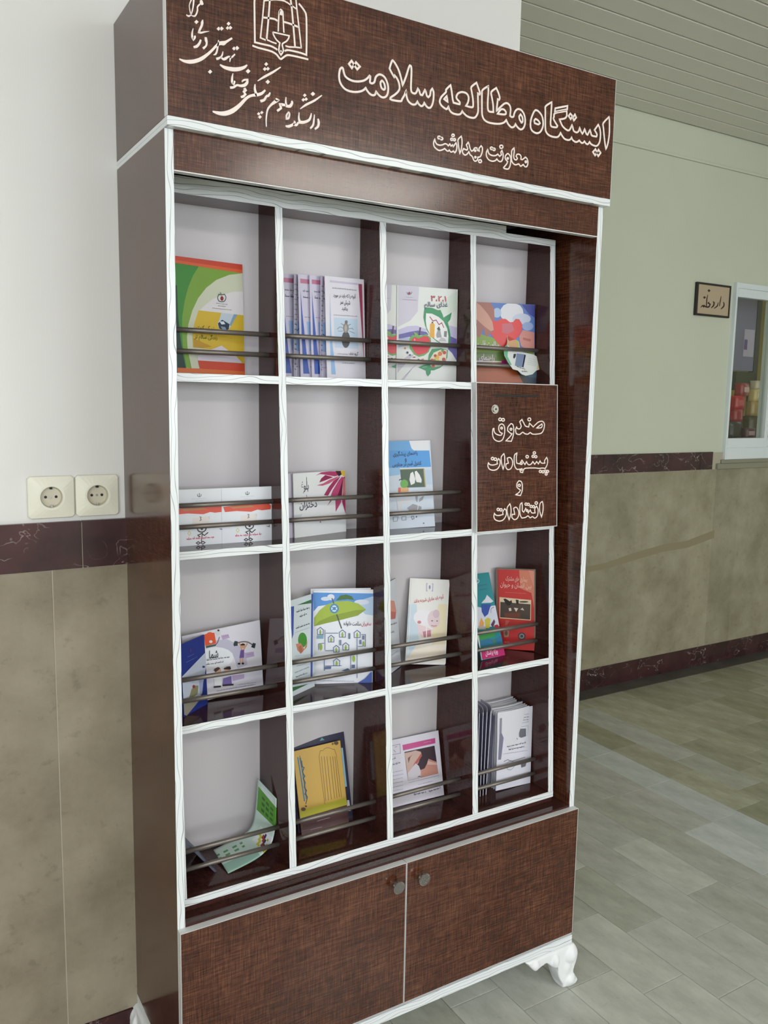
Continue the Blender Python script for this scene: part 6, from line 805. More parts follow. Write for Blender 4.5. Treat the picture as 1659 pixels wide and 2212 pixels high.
# dado panels, burgundy border tiles and skirting
ZB0, ZB1, ZSK = 1.0707, 1.1643, .1061
def run(parent, name, mat, xs, y, th, z0, z1, bev=.0008):
    for a, b in zip(xs[:-1], xs[1:]): box(name, a + .0009, b - .0009, y - th, y + .001, z0 + .0006, z1 - .0006, mat, parent, bev)
run(wb, 'stone_panel', M['dado_stone'], [-2.52, -2.125, -1.73, -1.335, -.94, -.5375, -.1415, .2535, .6485, PX], WALLY, .008, ZSK, ZB0)
run(wb, 'border_tile', M['burgundy'], [-2.20, -1.49, -.79, -.0850, .6150, PX], WALLY, .010, ZB0, ZB1)
for nm, par, xa, xb, yy in (('joint_grout', wb, RX0, PX, WALLY), ('joint_grout', wf, 1.24, RX1, RYF)):
    link(nm, mesh([(xa, yy - .0070, ZSK), (xb, yy - .0070, ZSK), (xb, yy - .0070, ZB1 - .004), (xa, yy - .0070, ZB1 - .004)], [(0, 1, 2, 3)]), M['white_grout'], par)
bb = struct('baseboard_back', mesh([(RX0, WALLY - .004, 0), (PX, WALLY - .004, 0), (PX, WALLY - .004, ZSK), (RX0, WALLY - .004, ZSK)], [(0, 1, 2, 3)]), M['white_grout'])
run(bb, 'skirting_tile', M['burgundy'], [-1.9, -1.48, -1.07, -.66, -.25, .16, .57, PX], WALLY, .012, 0, ZSK)
stone('dado_far', (138, 131, 108), (157, 150, 127), (171, 164, 142), 5.5, .32)
run(wf, 'stone_panel', M['dado_far'], [1.24, 1.635, 2.03, 2.42, 2.815, 3.2135, 3.404, 3.603, 4.0, 4.395, 4.79, 5.2, 5.6, RX1], RYF, .008, ZSK, ZB0)
run(wf, 'border_tile', M['burgundy'], [1.17, 1.866, 2.5667, 3.267, 3.366], RYF, .010, ZB0, ZB1)
run(wf, 'border_tile', M['burgundy'], [4.50, 5.2, RX1], RYF, .010, ZB0, ZB1)
bf = struct('baseboard_far', mesh([(PX, RYF - .004, 0), (RX1, RYF - .004, 0), (RX1, RYF - .004, ZSK), (PX, RYF - .004, ZSK)], [(0, 1, 2, 3)]), M['white_grout'])
run(bf, 'skirting_tile', M['burgundy'], [1.24, 1.65, 2.06, 2.474, 2.8876, 3.3007, 3.7149, 4.13, 4.55, 5.0, 5.6, RX1], RYF, .012, 0, ZSK)
# shallow picture moulding line under the far ceiling
struct('trim_2', (lambda bm: (bx(bm, PX, RX1, RYF - .012, RYF, 2.585, 2.597, .003), bm_mesh(bm))[1])(bmesh.new()), M['far_paint'])
# old yellowed tape run across the far dado
for q in ([(2.40, .592), (2.62, .602), (2.84, .632), (3.02, .655), (3.21, .662), (3.42, .700), (3.42, .742), (3.21, .700), (3.02, .692), (2.84, .670), (2.62, .632), (2.40, .618)],):
    bm = bmesh.new(); prism(bm, q, 'y', RYF - .0092, RYF - .0080); link('stain_strip', bm_mesh(bm), NT('stain').done((140, 131, 103), .5), wf)
# near-wall windows (outside the view, the daylight comes through them; the last one is added as fill)
for i, (a, b) in enumerate(WINX):
    bm = bmesh.new()
    for x in (a, (a + b) / 2 - .03, b - .06): bx(bm, x, x + .06, RY0 - .04, RY0 + .02, .95, 2.45, .004)
    for z in (.95, 2.39): bx(bm, a, b, RY0 - .04, RY0 + .02, z, z + .06, .004)
    struct('window_%d' % (i + 2), bm_mesh(bm), M['pvc_white'])
for i, (a, b) in enumerate(WINL):
    bm = bmesh.new()
    for y in (a, (a + b) / 2 - .03, b - .06): bx(bm, RX0 - .04, RX0 + .02, y, y + .06, .85, 2.45, .004)
    for z in (.85, 2.39): bx(bm, RX0 - .04, RX0 + .02, a, b, z, z + .06, .004)
    struct('window_%d' % (i + 5), bm_mesh(bm), M['pvc_white'])
# ceiling lamps
for i, (x, y) in enumerate(LAMPS):
    e = tag(link('ceiling_lamp', None, None, None, (x, y, CZ - .06)), ['white fluorescent ceiling lamp reflected in the cabinet valance', 'white fluorescent ceiling lamp left of the viewer'][i], 'lamp', 'ceiling lamps')
    box('lamp_body', x - .62, x + .62, y - .31, y + .31, CZ - .035, CZ - .0005, M['pvc_white'], e, .004)
    box('diffuser', x - .60, x + .60, y - .29, y + .29, CZ - .058, CZ - .0355, M['lamp_glow'], e, .004)
# ------------------------------------------------------------------ pharmacy window
w1 = struct('window_1', None, None); WL[w1] = Vector()
w1['label'] = 'white framed sliding pharmacy window in the far wall'
def ring(name, x0, x1, z0, z1, tl, tb, tt, tr_, y0, y1, mat, parent, bev=.003):
    bm = bmesh.new(); bx(bm, x0, x0 + tl, y0, y1, z0, z1, bev); bx(bm, x1 - tr_, x1, y0, y1, z0, z1, bev); bx(bm, x0 + tl, x1 - tr_, y0, y1, z0, z0 + tb, bev); bx(bm, x0 + tl, x1 - tr_, y0, y1, z1 - tt, z1, bev)
    return link(name, bm_mesh(bm), mat, parent)
ring('window_frame', WO[0], WO[1], WO[2], WO[3], .014, .062, .028, .03, RYF - .022, RYF + .05, M['pvc_white'], w1)
ring('sash', 3.461, 3.815, 1.182, 2.014, .0140, .052, .0445, .030, RYF - .012, RYF + .020, M['pvc_white'], w1)
ring('sash', 3.79, 4.43, 1.182, 2.014, .03, .052, .0445, .03, RYF + .022, RYF + .046, M['pvc_white'], w1)
box('pane', 3.474, 3.79, RYF + .004, RYF + .008, 1.232, 1.972, M['glass'], w1, 0)
box('pane', 3.81, 4.41, RYF + .032, RYF + .036, 1.232, 1.972, M['glass'], w1, 0)
sill = struct('trim_3', (lambda bm: (bx(bm, 3.394, 4.50, RYF - .022, RYF + .01, 1.0712, 1.1006, .004), bx(bm, 3.43, 4.47, RYF - .016, RYF + .01, 1.1006, 1.1212, .003), bm_mesh(bm))[2])(bmesh.new()), M['concrete'])
sill['label'] = 'rough stone ledge under the pharmacy window'
# the room behind the window
PY1 = 3.1
struct('wall_inner', mesh([(3.2, PY1, 0), (6.2, PY1, 0), (6.2, PY1, 2.6), (3.2, PY1, 2.6), (3.2, RYF + .06, 0), (3.2, RYF + .06, 2.6), (6.2, RYF + .06, 0), (6.2, RYF + .06, 2.6)], [(0, 1, 2, 3), (4, 0, 3, 5), (1, 6, 7, 2), (4, 6, 1, 0), (3, 2, 7, 5)]), plain('pharm_wall', (190, 172, 96), .6))
pl = tag(link('ceiling_lamp', None, None, None, (4.6, 2.4, 2.55)), 'unseen ceiling lamp added to light the pharmacy room', 'lamp')  # unseen lamp, added to brighten the room behind the glass
box('lamp_body', 4.3, 4.9, 2.3, 2.5, 2.56, 2.599, M['pvc_white'], pl); box('diffuser', 4.32, 4.88, 2.32, 2.48, 2.545, 2.5595, plain('room_fill_lamp', (240, 240, 230), .6), pl); M['room_fill_lamp'].node_tree.nodes['Principled BSDF'].inputs['Emission Color'].default_value = (1, .95, .85, 1); M['room_fill_lamp'].node_tree.nodes['Principled BSDF'].inputs['Emission Strength'].default_value = 12
counter = tag(link('counter', None, None, None, (4.2, 1.95, 0)), 'pharmacy counter behind the sliding window', 'counter')
box('counter_top', 3.45, 5.6, 1.72, 2.2, 1.185, 1.215, plain('counter_wood', (92, 72, 50), .4), counter); box('counter_front', 3.5, 5.5, 1.78, 2.15, .001, 1.185, plain('counter_front', (80, 64, 48), .5), counter)
nb = tag(link('notice_board', None, None, None, (4.18, 2.02, 1.62)), 'lilac grey notice board behind the pharmacy glass', 'board')
box('board', 3.88, 4.165, 1.90, 1.92, 1.615, 2.12, plain('notice_lilac', (128, 120, 142), .5), nb); box('post', 4.165, 4.205, 1.895, 1.93, 1.2155, 2.2, plain('post_dark', (62, 58, 42), .5), nb)
box('base_strip', 4.0, 4.165, 1.89, 1.93, 1.50, 1.61, plain('olive', (70, 68, 44), .5), nb); box('notice_sheet', 4.06, 4.155, 1.897, 1.8995, 1.70, 1.86, plain('sheet_pale', (186, 172, 190), .5), nb)
box('notice_print', 4.062, 4.09, 1.895, 1.8968, 1.74, 1.80, plain('sheet_violet', (110, 80, 130), .5), nb)
def pack(name, label, x, y, z, w, d, h, c, cat, rz=0, group='packs behind the pharmacy glass', puff=.3, band=None):
    bm = bmesh.new(); bx(bm, -w / 2, w / 2, -d / 2, d / 2, 0, h, 0)
    bmesh.ops.subdivide_edges(bm, edges=bm.edges[:], cuts=3, use_grid_fill=True)
    for v in bm.verts:
        fx, fz = 1 - abs(v.co.x) / (w / 2), 1 - abs(v.co.z - h / 2) / (h / 2); v.co.y *= .35 + .65 * min(1, (fx * 1.6 + .15)) ** puff
        if 0 < v.co.z < h: v.co.x *= 1 - .06 * sin(v.co.z / h * pi)
    o = link(name, bm_mesh(bm, True), NT('pack').done(c, .3), None, (x, y, z)); o.rotation_euler.z = rz; tag(o, label, cat, group)
    if band: b = box('pack_label', -w * .32, w * .32, -d * .52, -d * .49, h * .3, h * .7, NT('pack_label').done(band, .4)); COL.objects.unlink(b); COL.objects.link(b); b.parent = o; b.location = (0, 0, 0)
    return o
for a in [('pouch', 'dark red pouch with a cream label, top of the red pile behind the glass', 4.02, 1.86, 1.465, .10, .06, .075, (150, 40, 38), 'pouch', .2, (215, 170, 150)),
          ('pouch', 'bright red pouch in the middle of the red pile behind the glass', 3.985, 1.86, 1.385, .085, .06, .08, (188, 32, 34), 'pouch', 0, (205, 90, 85)),
          ('pouch', 'deep red pouch at the bottom of the red pile behind the glass', 3.98, 1.86, 1.3145, .09, .06, .07, (160, 30, 32), 'pouch', .1, None),
          ('pouch', 'dark brown pouch lowest behind the glass, on the counter', 3.96, 1.86, 1.2155, .11, .07, .098, (60, 44, 36), 'pouch', 0, None),
          ('carton', 'cream carton highest in the right-hand pile behind the glass', 4.16, 1.86, 1.508, .08, .06, .05, (206, 190, 160), 'carton', 0, None),
          ('carton', 'pale yellow carton in the right-hand pile behind the glass', 4.155, 1.86, 1.435, .10, .06, .072, (208, 182, 118), 'carton', .1, (225, 210, 170)),
          ('carton', 'tan carton under the pale yellow one behind the glass', 4.145, 1.86, 1.348, .10, .06, .086, (172, 142, 84), 'carton', 0, None),
          ('carton', 'blue carton at the right edge of the pharmacy pane', 4.225, 1.86, 1.352, .045, .05, .075, (40, 84, 150), 'carton', 0, None),
          ('pouch', 'mottled dark maroon pouch at the bottom of the pane', 4.075, 1.84, 1.2155, .09, .06, .06, (92, 34, 42), 'pouch', 0, (190, 150, 150)),
          ('carton', 'dark olive carton beneath the tan and blue cartons behind the glass', 4.17, 1.87, 1.2155, .15, .07, .13, (84, 72, 44), 'carton', 0, None)]:
    pack(a[0], a[1], a[2], a[3], a[4], a[5], a[6], a[7], a[8], a[9], a[10], band=a[11])
bm = bmesh.new(); cyl(bm, (4.245, 1.86, 1.4275), (4.245, 1.86, 1.60), .028, 14); cyl(bm, (4.245, 1.86, 1.60), (4.245, 1.86, 1.66), .028, 14, .010); cyl(bm, (4.245, 1.86, 1.66), (4.245, 1.86, 1.70), .010, 10)
tag(link('bottle', bm_mesh(bm, True), plain('bottle_pale', (176, 160, 150), .3)), 'pale bottle standing at the right edge of the pharmacy pane', 'bottle')
# pharmacy sign
SG = (3.1495, 3.4120, 1.8555, 2.0185); e = tag(link('wall_sign', None, None, None, (3.28, RYF, 1.8555)), 'small beige pharmacy sign with dark border on the far wall', 'sign')
ring('sign_frame', SG[0], SG[1], SG[2], SG[3], .012, .010, .010, .008, RYF - .016, RYF - .0005, plain('sign_black', (38, 30, 28), .4), e, .002)
box('sign_plate', SG[0] + .004, SG[1] - .004, RYF - .0115, RYF - .001, SG[2] + .004, SG[3] - .004, plain('sign_beige', (186, 168, 142), .45), e)
link('lettering', carve([[q for q in s] for s in LET['pharm']], lambda x, z: (x / 1e3, RYF - .0115, z / 1e3), (0, -1, 0), .0012, False, polys=LET['pharmdots']), plain('sign_ink', (52, 26, 24), .5), e)
# ------------------------------------------------------------------ wall sockets
def socket(x0, x1, label):
    z0, z1 = 1.1715, 1.2515; cx, cz = (x0 + x1) / 2, (z0 + z1) / 2; y = WALLY
    e = tag(link('wall_socket', None, None, None, (cx, y, z0)), label, 'socket', 'sockets beside the cabinet')
    v = []; N = 28; w, h = (x1 - x0) / 2, (z1 - z0) / 2; rr = .0205
    ringp = lambda sq, r, yy: [((cx + (max(-w, min(w, cos(2 * pi * i / N) * w * 1.42)) if sq else r * cos(2 * pi * i / N)) * (sq or 1)), yy, cz + ((max(-h, min(h, sin(2 * pi * i / N) * h * 1.42)) if sq else r * sin(2 * pi * i / N)) * (sq or 1))) for i in range(N)]
    rings = [ringp(1, 0, y - .0003), ringp(1, 0, y - .006), ringp(.97, 0, y - .0075), ringp(0, rr + .0035, y - .0115), ringp(0, rr, y - .0115), ringp(0, rr - .0008, y - .0098)]
    for r_ in rings: v += r_
    f = [[a * N + i, a * N + (i + 1) % N, (a + 1) * N + (i + 1) % N, (a + 1) * N + i] for a in range(5) for i in range(N)]
    bm = bmesh.new(); me = mesh(v, f); bm.from_mesh(me); link('cover_plate', bm_mesh(bm), M['socket_white'], e)
    v = []
    for r_, yy in ((rr - .0008, y - .0098), (rr - .0022, y - .0012), (.0003, y - .0012)): v += ringp(0, r_, yy)
    f = [[a * N + i, a * N + (i + 1) % N, (a + 1) * N + (i + 1) % N, (a + 1) * N + i] for a in range(2) for i in range(N)]
    bm = bmesh.new(); bm.from_mesh(mesh(v, f)); link('well', bm_mesh(bm), M['socket_well'], e)
    for dx in (-.0095, .0095):
        bm = bmesh.new(); cyl(bm, (cx + dx, y - .0018, cz), (cx + dx, y - .0004, cz), .0027, 12); link('pin_hole', bm_mesh(bm), M['black_hole'], e)
    bm = bmesh.new(); cyl(bm, (cx, y - .0020, cz), (cx, y - .0004, cz), .0022, 12); link('screw', bm_mesh(bm), M['chrome'], e)
    for s in (-1, 1): box('earth_clip', cx - .0022, cx + .0022, y - .0085, y - .001, cz + s * .0172 - .0022, cz + s * .0172 + .0022, M['chrome'] if s < 0 else M['black_hole'], e, .0004)
socket(-.1800, -.0962, 'white wall socket farther from the cabinet, left of the pair')
socket(-.0940, -.0130, 'white wall socket next to the cabinet side, right of the pair')
# ------------------------------------------------------------------ the cabinet
CW, TS, D = .96, .0139, .3040
C0 = (CW / 2, D / 2, 0)
cab = tag(link('display_cabinet', None, None, None, C0), 'tall brown linen-pattern reading-station cabinet with white edges and pigeonholes', 'cabinet')
LB, GB = M['linen_brown'], M['gloss_brown']
HP, ZH0, ZH1, ZHT = .0151, 1.8261, 1.8409, 2.0843
ZV, ZR0, ZR1, ZDT, ZDB, YD, XDG = 1.7622, .1126, .1327, .4554, .1379, -.0157, .4783
Y0G, ALP, Z0G, TD, YB, ZT = .0338, .0570, .4724, .0145, .1851, .4724 + 1.2821
yg = lambda z: Y0G + (z - Z0G) * math.tan(ALP)
DX = [.0145, .2363, .4612, .6854, .9096]
ZSH = [Z0G + .3248, Z0G + .6424, Z0G + .9585]
for x in (0, CW - TS):
    s_ = box('side_panel', x, x + TS, .0012, D, ZR1 + .0002, ZH0 - .0002, LB, cab)
    box('edge_strip', x - .0001, x + TS + .0001, -.0001, .0011, ZR1 + .0004, ZH0 - .0004, M['edge_z'], s_, .0003)
# header
fas = box('header_fascia', .0010, CW + .0037, -HP + .0001, -.0005, ZH1 + .0002, ZHT - .001, LB, cab, .0004)
box('edge_strip', -.0001, .0009, -HP - .0001, -.0003, ZH1 + .0004, ZHT, M['edge_white'], fas, .0002)
box('edge_strip', CW + .0038, CW + .0047, -HP - .0001, -.0003, ZH1 + .0004, ZHT, M['edge_white'], fas, .0002)
box('edge_strip', .001, CW + .0037, -HP - .0001, -.0003, ZHT - .0009, ZHT, M['edge_white'], fas, .0002)
to_h = lambda x, z: (x / 1e3, -HP, z / 1e3)
link('title_lettering', carve(LET['title'], to_h, (0, -1, 0), .0008, True, 3.5), M['letter'], fas)
link('subtitle_lettering', carve(LET['subtitle'], to_h, (0, -1, 0), .0008, True, 2.5), M['letter'], fas)
link('calligraphy', carve(LET['cal'], to_h, (0, -1, 0), .0008, False, polys=LET['caldots']), M['letter'], fas)
link('emblem', carve(LET['emblem'], to_h, (0, -1, 0), .0008, False, sub=2), M['letter'], fas)
for x in (0, CW - TS): box('header_side', x, x + TS, 0, D, ZH1 + .0002, ZHT, LB, cab)
box('header_top', TS + .0004, CW - TS - .0004, 0, D, ZHT - .015, ZHT - .0002, LB, cab)
trim = box('header_trim', 0, CW + .0047, -HP, D, ZH0, ZH1, M['edge_x'], cab, .0008)
val = box('valance', TS + .0003, CW - TS - .0003, -.0002, .0140, ZV + .0022, ZH0 - .0002, LB, cab, .0004)
box('edge_strip', TS + .0003, CW - TS - .0003, -.0005, .0142, ZV, ZV + .0021, M['edge_white'], val, .0004)
box('carcass_back', TS + .0004, CW - TS - .0004, D - .006, D, ZR1 + .0004, ZH0 - .0004, M['dark_board'], cab, 0)
box('top_cleat', .0300, .7825, .1085, .1240, ZT + TD + .0003, ZT + TD + .0150, M['edge_x'], cab, .0004)
# pigeonhole rack: upright back, front leaning back
box('back_panel', DX[0], DX[4] + TD, YB, YB + .006, Z0G, ZT + TD, M['back_white'], cab, .0003)
def board(name, x0, x1, z0, along='x', lo=None):
    b = box(name, x0, x1, yg(z0) + .0012, YB - .0003, z0, z0 + TD, GB, cab, .0003)
    box('edge_strip', x0, x1, yg(z0) - .0001, yg(z0) + .0011, z0 - .0001, z0 + TD + .0001, M['edge_' + along], b, .0003); return b
board('top_board', DX[0], DX[4] + TD, ZT); board('bottom_board', DX[0], DX[4] + TD, Z0G)
box('rack_plinth', DX[0], DX[4] + TD, Y0G + .004, YB, .4604, Z0G - .0003, GB, cab, .0003)
for x in DX:
    za, zb_ = Z0G + TD + .0002, ZT - .0002
    bm = bmesh.new(); prism(bm, [(yg(za) + .0012, za), (YB - .0003, za), (YB - .0003, zb_), (yg(zb_) + .0012, zb_)], 'x', x, x + TD)
    d = link('divider', bm_mesh(bm), GB, cab)
    bm = bmesh.new(); prism(bm, [(yg(za) - .0001, za), (yg(za) + .0011, za), (yg(zb_) + .0011, zb_), (yg(zb_) - .0001, zb_)], 'x', x - .0001, x + TD + .0001, .0003)
    link('edge_strip', bm_mesh(bm), M['edge_z'], d)
for r_ in range(3):
    for c_ in range(4): board('shelf', DX[c_] + TD + .0002, DX[c_ + 1] - .0002, ZSH[r_])
RODZ = {1: (1.5243, 1.4862, .1365), 2: (1.2062, 1.1663, .1180), 3: (.8829, .8421, .0980), 4: (.5499, .5130, .0870)}
bm = bmesh.new(); rl = DX[2] - DX[1] - TD - .0006; cyl(bm, (0, 0, 0), (rl, 0, 0), .0046, 14); rod_me = bm_mesh(bm, True)
for r_, (za, zb_, yy) in RODZ.items():
    for c_ in range(4):
        if r_ == 2 and c_ == 3: continue
        for z in (za, zb_): link('guard_rod', rod_me, M['steel'], cab, (DX[c_] + TD + .0003 if c_ else DX[1] - rl - .0003, yy, z))
# suggestion box door over the fourth column
bu, bv, bn = Vector((1, 0, 0)), Vector((0, sin(ALP), cos(ALP))), Vector((0, -cos(ALP), sin(ALP)))
BO = Vector((.688, .0570, 1.1225)); to_b = lambda x, z: BO + bu * (x / 1e3) + bv * (z / 1e3)
def bbox(name, x0, x1, z0, z1, d0, d1, mat, parent, bev=.0004):
    bm = bmesh.new(); bx(bm, x0, x1, -d1, -d0, z0, z1, bev)
    for v in bm.verts: c = v.co.copy(); v.co = BO + bu * c.x + bv * c.z - bn * c.y * -1 if False else BO + bu * c.x + bv * c.z + bn * (-c.y)
    return link(name, bm_mesh(bm), mat, parent)
sb = bbox('suggestion_box_door', .0018, .2307, .0018, .3222, -.0128, 0, LB, cab); sb['label'] = 'brown suggestion box door with white outlined lettering'
for a in ((0, .0017, 0, .324), (.2308, .2325, 0, .324), (.0017, .2308, 0, .0017), (.0017, .2308, .3223, .324)): bbox('edge_strip', *a, -.0130, .0002, M['edge_white'], sb, .0002)
link('lettering', carve(LET['box'], to_b, bn, .0007, True, 2.3), M['letter'], sb)
bbox('mail_slot', .0452, .1757, .2950, .2992, -.004, .0005, M['black_hole'], sb, .0003)
lk = BO + bu * .0492 + bv * .2668
bm = bmesh.new(); cyl(bm, lk, lk + bn * .003, .0098, 24); cyl(bm, lk + bn * .003, lk + bn * .006, .0070, 20); lo_ = link('lock', bm_mesh(bm), plain('lock_metal', (172, 167, 156), .3, 1), sb)
bm = bmesh.new(); cyl(bm, lk + bn * .006, lk + bn * .0064, .0022, 10); link('keyhole', bm_mesh(bm), M['black_hole'], lo_)
# base: counter, doors, bottom board, legs
box('counter_board', TS + .0003, CW - TS - .0003, .0002, D - .007, .4460, .4602, GB, cab, .0005)
for k, (a, b) in enumerate(((0, XDG - .0008), (XDG + .0008, CW))):
    d = box('door', a + .0010, b - .0010, YD, -.0004, ZDB + .001, ZDT - .001, LB, cab, .0003)
    ring_ = ((a, a + .0009, ZDB, ZDT), (b - .0009, b, ZDB, ZDT), (a + .0009, b - .0009, ZDB, ZDB + .0009), (a + .0009, b - .0009, ZDT - .0009, ZDT))
    for j, q in enumerate(ring_): box('edge_strip', q[0], q[1], YD - .0002, -.0002, q[2], q[3], M['edge_white'], d, .0002)
    kx, kz = (.4499, .4174) if k == 0 else (.5123, .4172)
    bm = bmesh.new(); cyl(bm, (kx, YD, kz), (kx, YD - .010, kz), .0060, 16, .0075); cyl(bm, (kx, YD - .010, kz), (kx, YD - .0125, kz), .0105, 28, .0132); cyl(bm, (kx, YD - .0125, kz), (kx, YD - .0175, kz), .0132, 28)
    kb = link('knob', bm_mesh(bm), M['chrome'], d)
    bm = bmesh.new(); cyl(bm, (0, 0, 0), (0, -.0008, 0), .0122, 28); link('knob_face', bm_mesh(bm), M['knob_face'], kb, (kx, YD - .0176, kz))
box('shadow_board', TS + .0003, CW - TS - .0003, .0004, .012, ZR1 + .0004, .4455, M['dark_board'], cab, 0)  # dark sheet behind the doors, stands in for the shade in their gaps
bb_ = box('base_board', 0, CW, YD + .0012, D, ZR0, ZR1, M['edge_y'], cab, .0005)
box('edge_strip', -.0001, CW + .0001, YD - .0001, YD + .0011, ZR0 - .0001, ZR1 + .0001, M['edge_x'], bb_, .0004)
LEGP = [(.8097, .1124), (.8209, .1060), (.8292, .0969), (.8350, .0870), (.8413, .0815), (.8490, .0812), (.8565, .0835), (.8670, .0890), (.8770, .0915), (.8830, .0870), (.8890, .0790), (.8995, .0690), (.9090, .0665), (.9172, .0654), (.9150, .0537), (.9188, .0391), (.9260, .0250), (.9341, .0130), (.9430, .0040), (.9510, .0000), (.9640, .0000), (.9740, .0010), (.9815, .0055), (.9825, .0110), (.9800, .0160), (.9716, .0240), (.9640, .0361), (.9679, .0505), (.9770, .0660), (.9785, .0770), (.9740, .0920), (.9690, .1060), (.9640, .1124)]
def leg(sx, sy):
    bm = bmesh.new()
    cx, cy = CW / 2, (YD + D) / 2
    fr = [(p[0], p[1]) for p in LEGP]
    # front wing, side wing: the same carved profile turned round the corner
    prism(bm, fr, 'y', -.0215, .0110, .004)
    prism(bm, [(-(p[0] - CW) + 0, p[1]) for p in fr], 'x', CW - .0260, CW + .0080, .004)
    # swelling of the knee and foot, and two leaf ridges
    for (x, y, z, r, sz) in ((.955, -.010, .086, .0235, 1.1), (.9440, -.0075, .055, .0190, 1.4), (.9560, -.009, .019, .0205, .9)):
        bmesh.ops.create_uvsphere(bm, u_segments=14, v_segments=10, radius=r, matrix=Matrix.Translation((x, y, z)) @ Matrix.Diagonal((1, 1, sz, 1)))
    bmesh.ops.create_uvsphere(bm, u_segments=14, v_segments=10, radius=.012, matrix=Matrix.Translation((.905, -.020, .086)) @ Matrix.Diagonal((.9, .8, 1.5, 1)))
    bmesh.ops.create_uvsphere(bm, u_segments=14, v_segments=10, radius=.010, matrix=Matrix.Translation((.843, -.020, .096)) @ Matrix.Diagonal((1.1, .8, 1.3, 1)))
    for v in bm.verts:
        if v.co.z < 0: v.co.z = 0
        if v.co.z > .1122: v.co.z = .1122
    if sx < 0:
        for v in bm.verts: v.co.x = CW - v.co.x
    if sy < 0:
        for v in bm.verts: v.co.y = (D + YD) - v.co.y - .003
    o = link('leg', bm_mesh(bm, True), M['leg_white'], cab)
    md = o.modifiers.new('carve', 'REMESH'); md.mode = 'VOXEL'; md.voxel_size = .0022; md.use_smooth_shade = True
    md = o.modifiers.new('soft', 'SMOOTH'); md.factor = .6; md.iterations = 6
    return o
for sx in (1, -1):
    for sy in (1, -1): leg(sx, sy)
# ------------------------------------------------------------------ booklets and leaflets
def place(o, O, eu, ev):
    eu, ev = Vector(eu).normalized(), Vector(ev); ev = (ev - eu * ev.dot(eu)).normalized(); n_ = eu.cross(ev)
    o.matrix_world = Matrix(((eu.x, ev.x, n_.x, O[0]), (eu.y, ev.y, n_.y, O[1]), (eu.z, ev.z, n_.z, O[2]), (0, 0, 0, 1))); return o
def sheet_mesh(w, h, t, bow=0):
    bm = bmesh.new(); bx(bm, 0, w, 0, h, -t, 0, min(.0006, t * .3)); return bm_mesh(bm)
def pages_mesh(w, h, t):
    bm = bmesh.new()
    for i in range(3): z = -t * (.25 + .25 * i); bx(bm, .0004, w - .0004, .0004, h - .0004, z - t * .07, z + t * .07)
    return bm_mesh(bm)
for i, b in enumerate(BOOKS):
    w, h = b['w'] / 1e3, b['h'] / 1e3; th = b['t']
    o = link(b['name'], sheet_mesh(w, h, th), paper(b['base']))
    place(o, b['O'], b['eu'], b['ev']); tag(o, b['label'], b['cat'], b['group'])
    if b['L']:
        D_ = draw_layers(b['L'], i)
        if D_.f:
            c = link('cover_print', D_.mesh(), M['print_ink']); c.parent = o
    if th >= .0029:
        c = link('page_block', sheet_mesh(w - .0012, h - .0016, th * .5), paper((232, 230, 224))); c.parent = o; c.location = (-.0004, .0008, -th * .25)
        for v in c.data.vertices: v.co.x += .0014
o = link('flyer', (lambda bm: (prism(bm, [(p[0] / 1e3, p[1] / 1e3) for p in FLY['out']], 'z', -.0008, 0), bm_mesh(bm))[1])(bmesh.new()), paper((226, 230, 228)))
place(o, FLY['O'], FLY['eu'], FLY['ev']); tag(o, 'white leaf-shaped die-cut flyer hooked over the lower rod before the heart booklet', 'flyer')
c = link('cover_print', draw_layers(FLY['L'], 5).mesh(), M['print_ink']); c.parent = o
# curled pale green leaflet in the bottom left pigeonhole
def crm(P, n):
    P = [Vector(p) for p in P]; out = []
    for i in range(len(P) - 1):
        p0, p1, p2, p3 = P[max(i - 1, 0)], P[i], P[i + 1], P[min(i + 2, len(P) - 1)]
        for s in range(n): t = s / n; out.append(.5 * (2 * p1 + (p2 - p0) * t + (2 * p0 - 5 * p1 + 4 * p2 - p3) * t * t + (3 * p1 - p0 - 3 * p2 + p3) * t ** 3))
    return out + [P[-1]]
BE = crm([(.2211, .160, .6259), (.2194, .160, .6025), (.2159, .160, .5621), (.2099, .160, .5306), (.1949, .160, .5146), (.1735, .160, .5071), (.1230, .155, .4980)], 6)
FE = crm([(.2352, .0965, .6055), (.2346, .0965, .5755), (.2325, .0965, .5450), (.2240, .0950, .5150), (.2045, .0890, .5015), (.1760, .0825, .4945), (.1240, .0750, .4884)], 6)
NL, NW = len(BE), 14; v = []; f = []; cl = []
for i in range(NL):
    for j in range(NW + 1): v.append(tuple(BE[i].lerp(FE[i], j / NW)))
for i in range(NL - 1):
    for j in range(NW):
        f.append([i * (NW + 1) + j, i * (NW + 1) + j + 1, (i + 1) * (NW + 1) + j + 1, (i + 1) * (NW + 1) + j]); s, t_ = i / (NL - 1), j / NW; q = (200, 222, 214)
        if .03 < s < .10 and .2 < t_ < .85: q = (222, 232, 236)
        if .11 < s < .31 and t_ > .06: q = (92, 156, 56)
        if .14 < s < .28 and .25 < t_ < .8 and (i % 2 == 0) and (j % 3): q = (60, 105, 45)
        if .44 < s < .64 and .35 < t_ < .95: q = (226, 230, 232)
        if .48 < s < .64 and abs((t_ - .5) - (s - .56) * 1.5) < .05: q = (196, 196, 40)
        if .48 < s < .62 and abs((t_ - .66) - (s - .56) * 1.5) < .05: q = (160, 50, 40)
        if .46 < s < .62 and abs((t_ - .75) - (s - .56) * 1.5) < .03: q = (40, 48, 84)
        if .46 < s < .64 and abs((t_ - .86) - (s - .56) * 1.2) < .03: q = (160, 165, 40)
        if s > .72 and t_ > .62: q = (150, 186, 172)
        if s > .80 and .15 < t_ < .5 and i % 2 and j % 2: q = (90, 150, 100)
        cl.append(q)
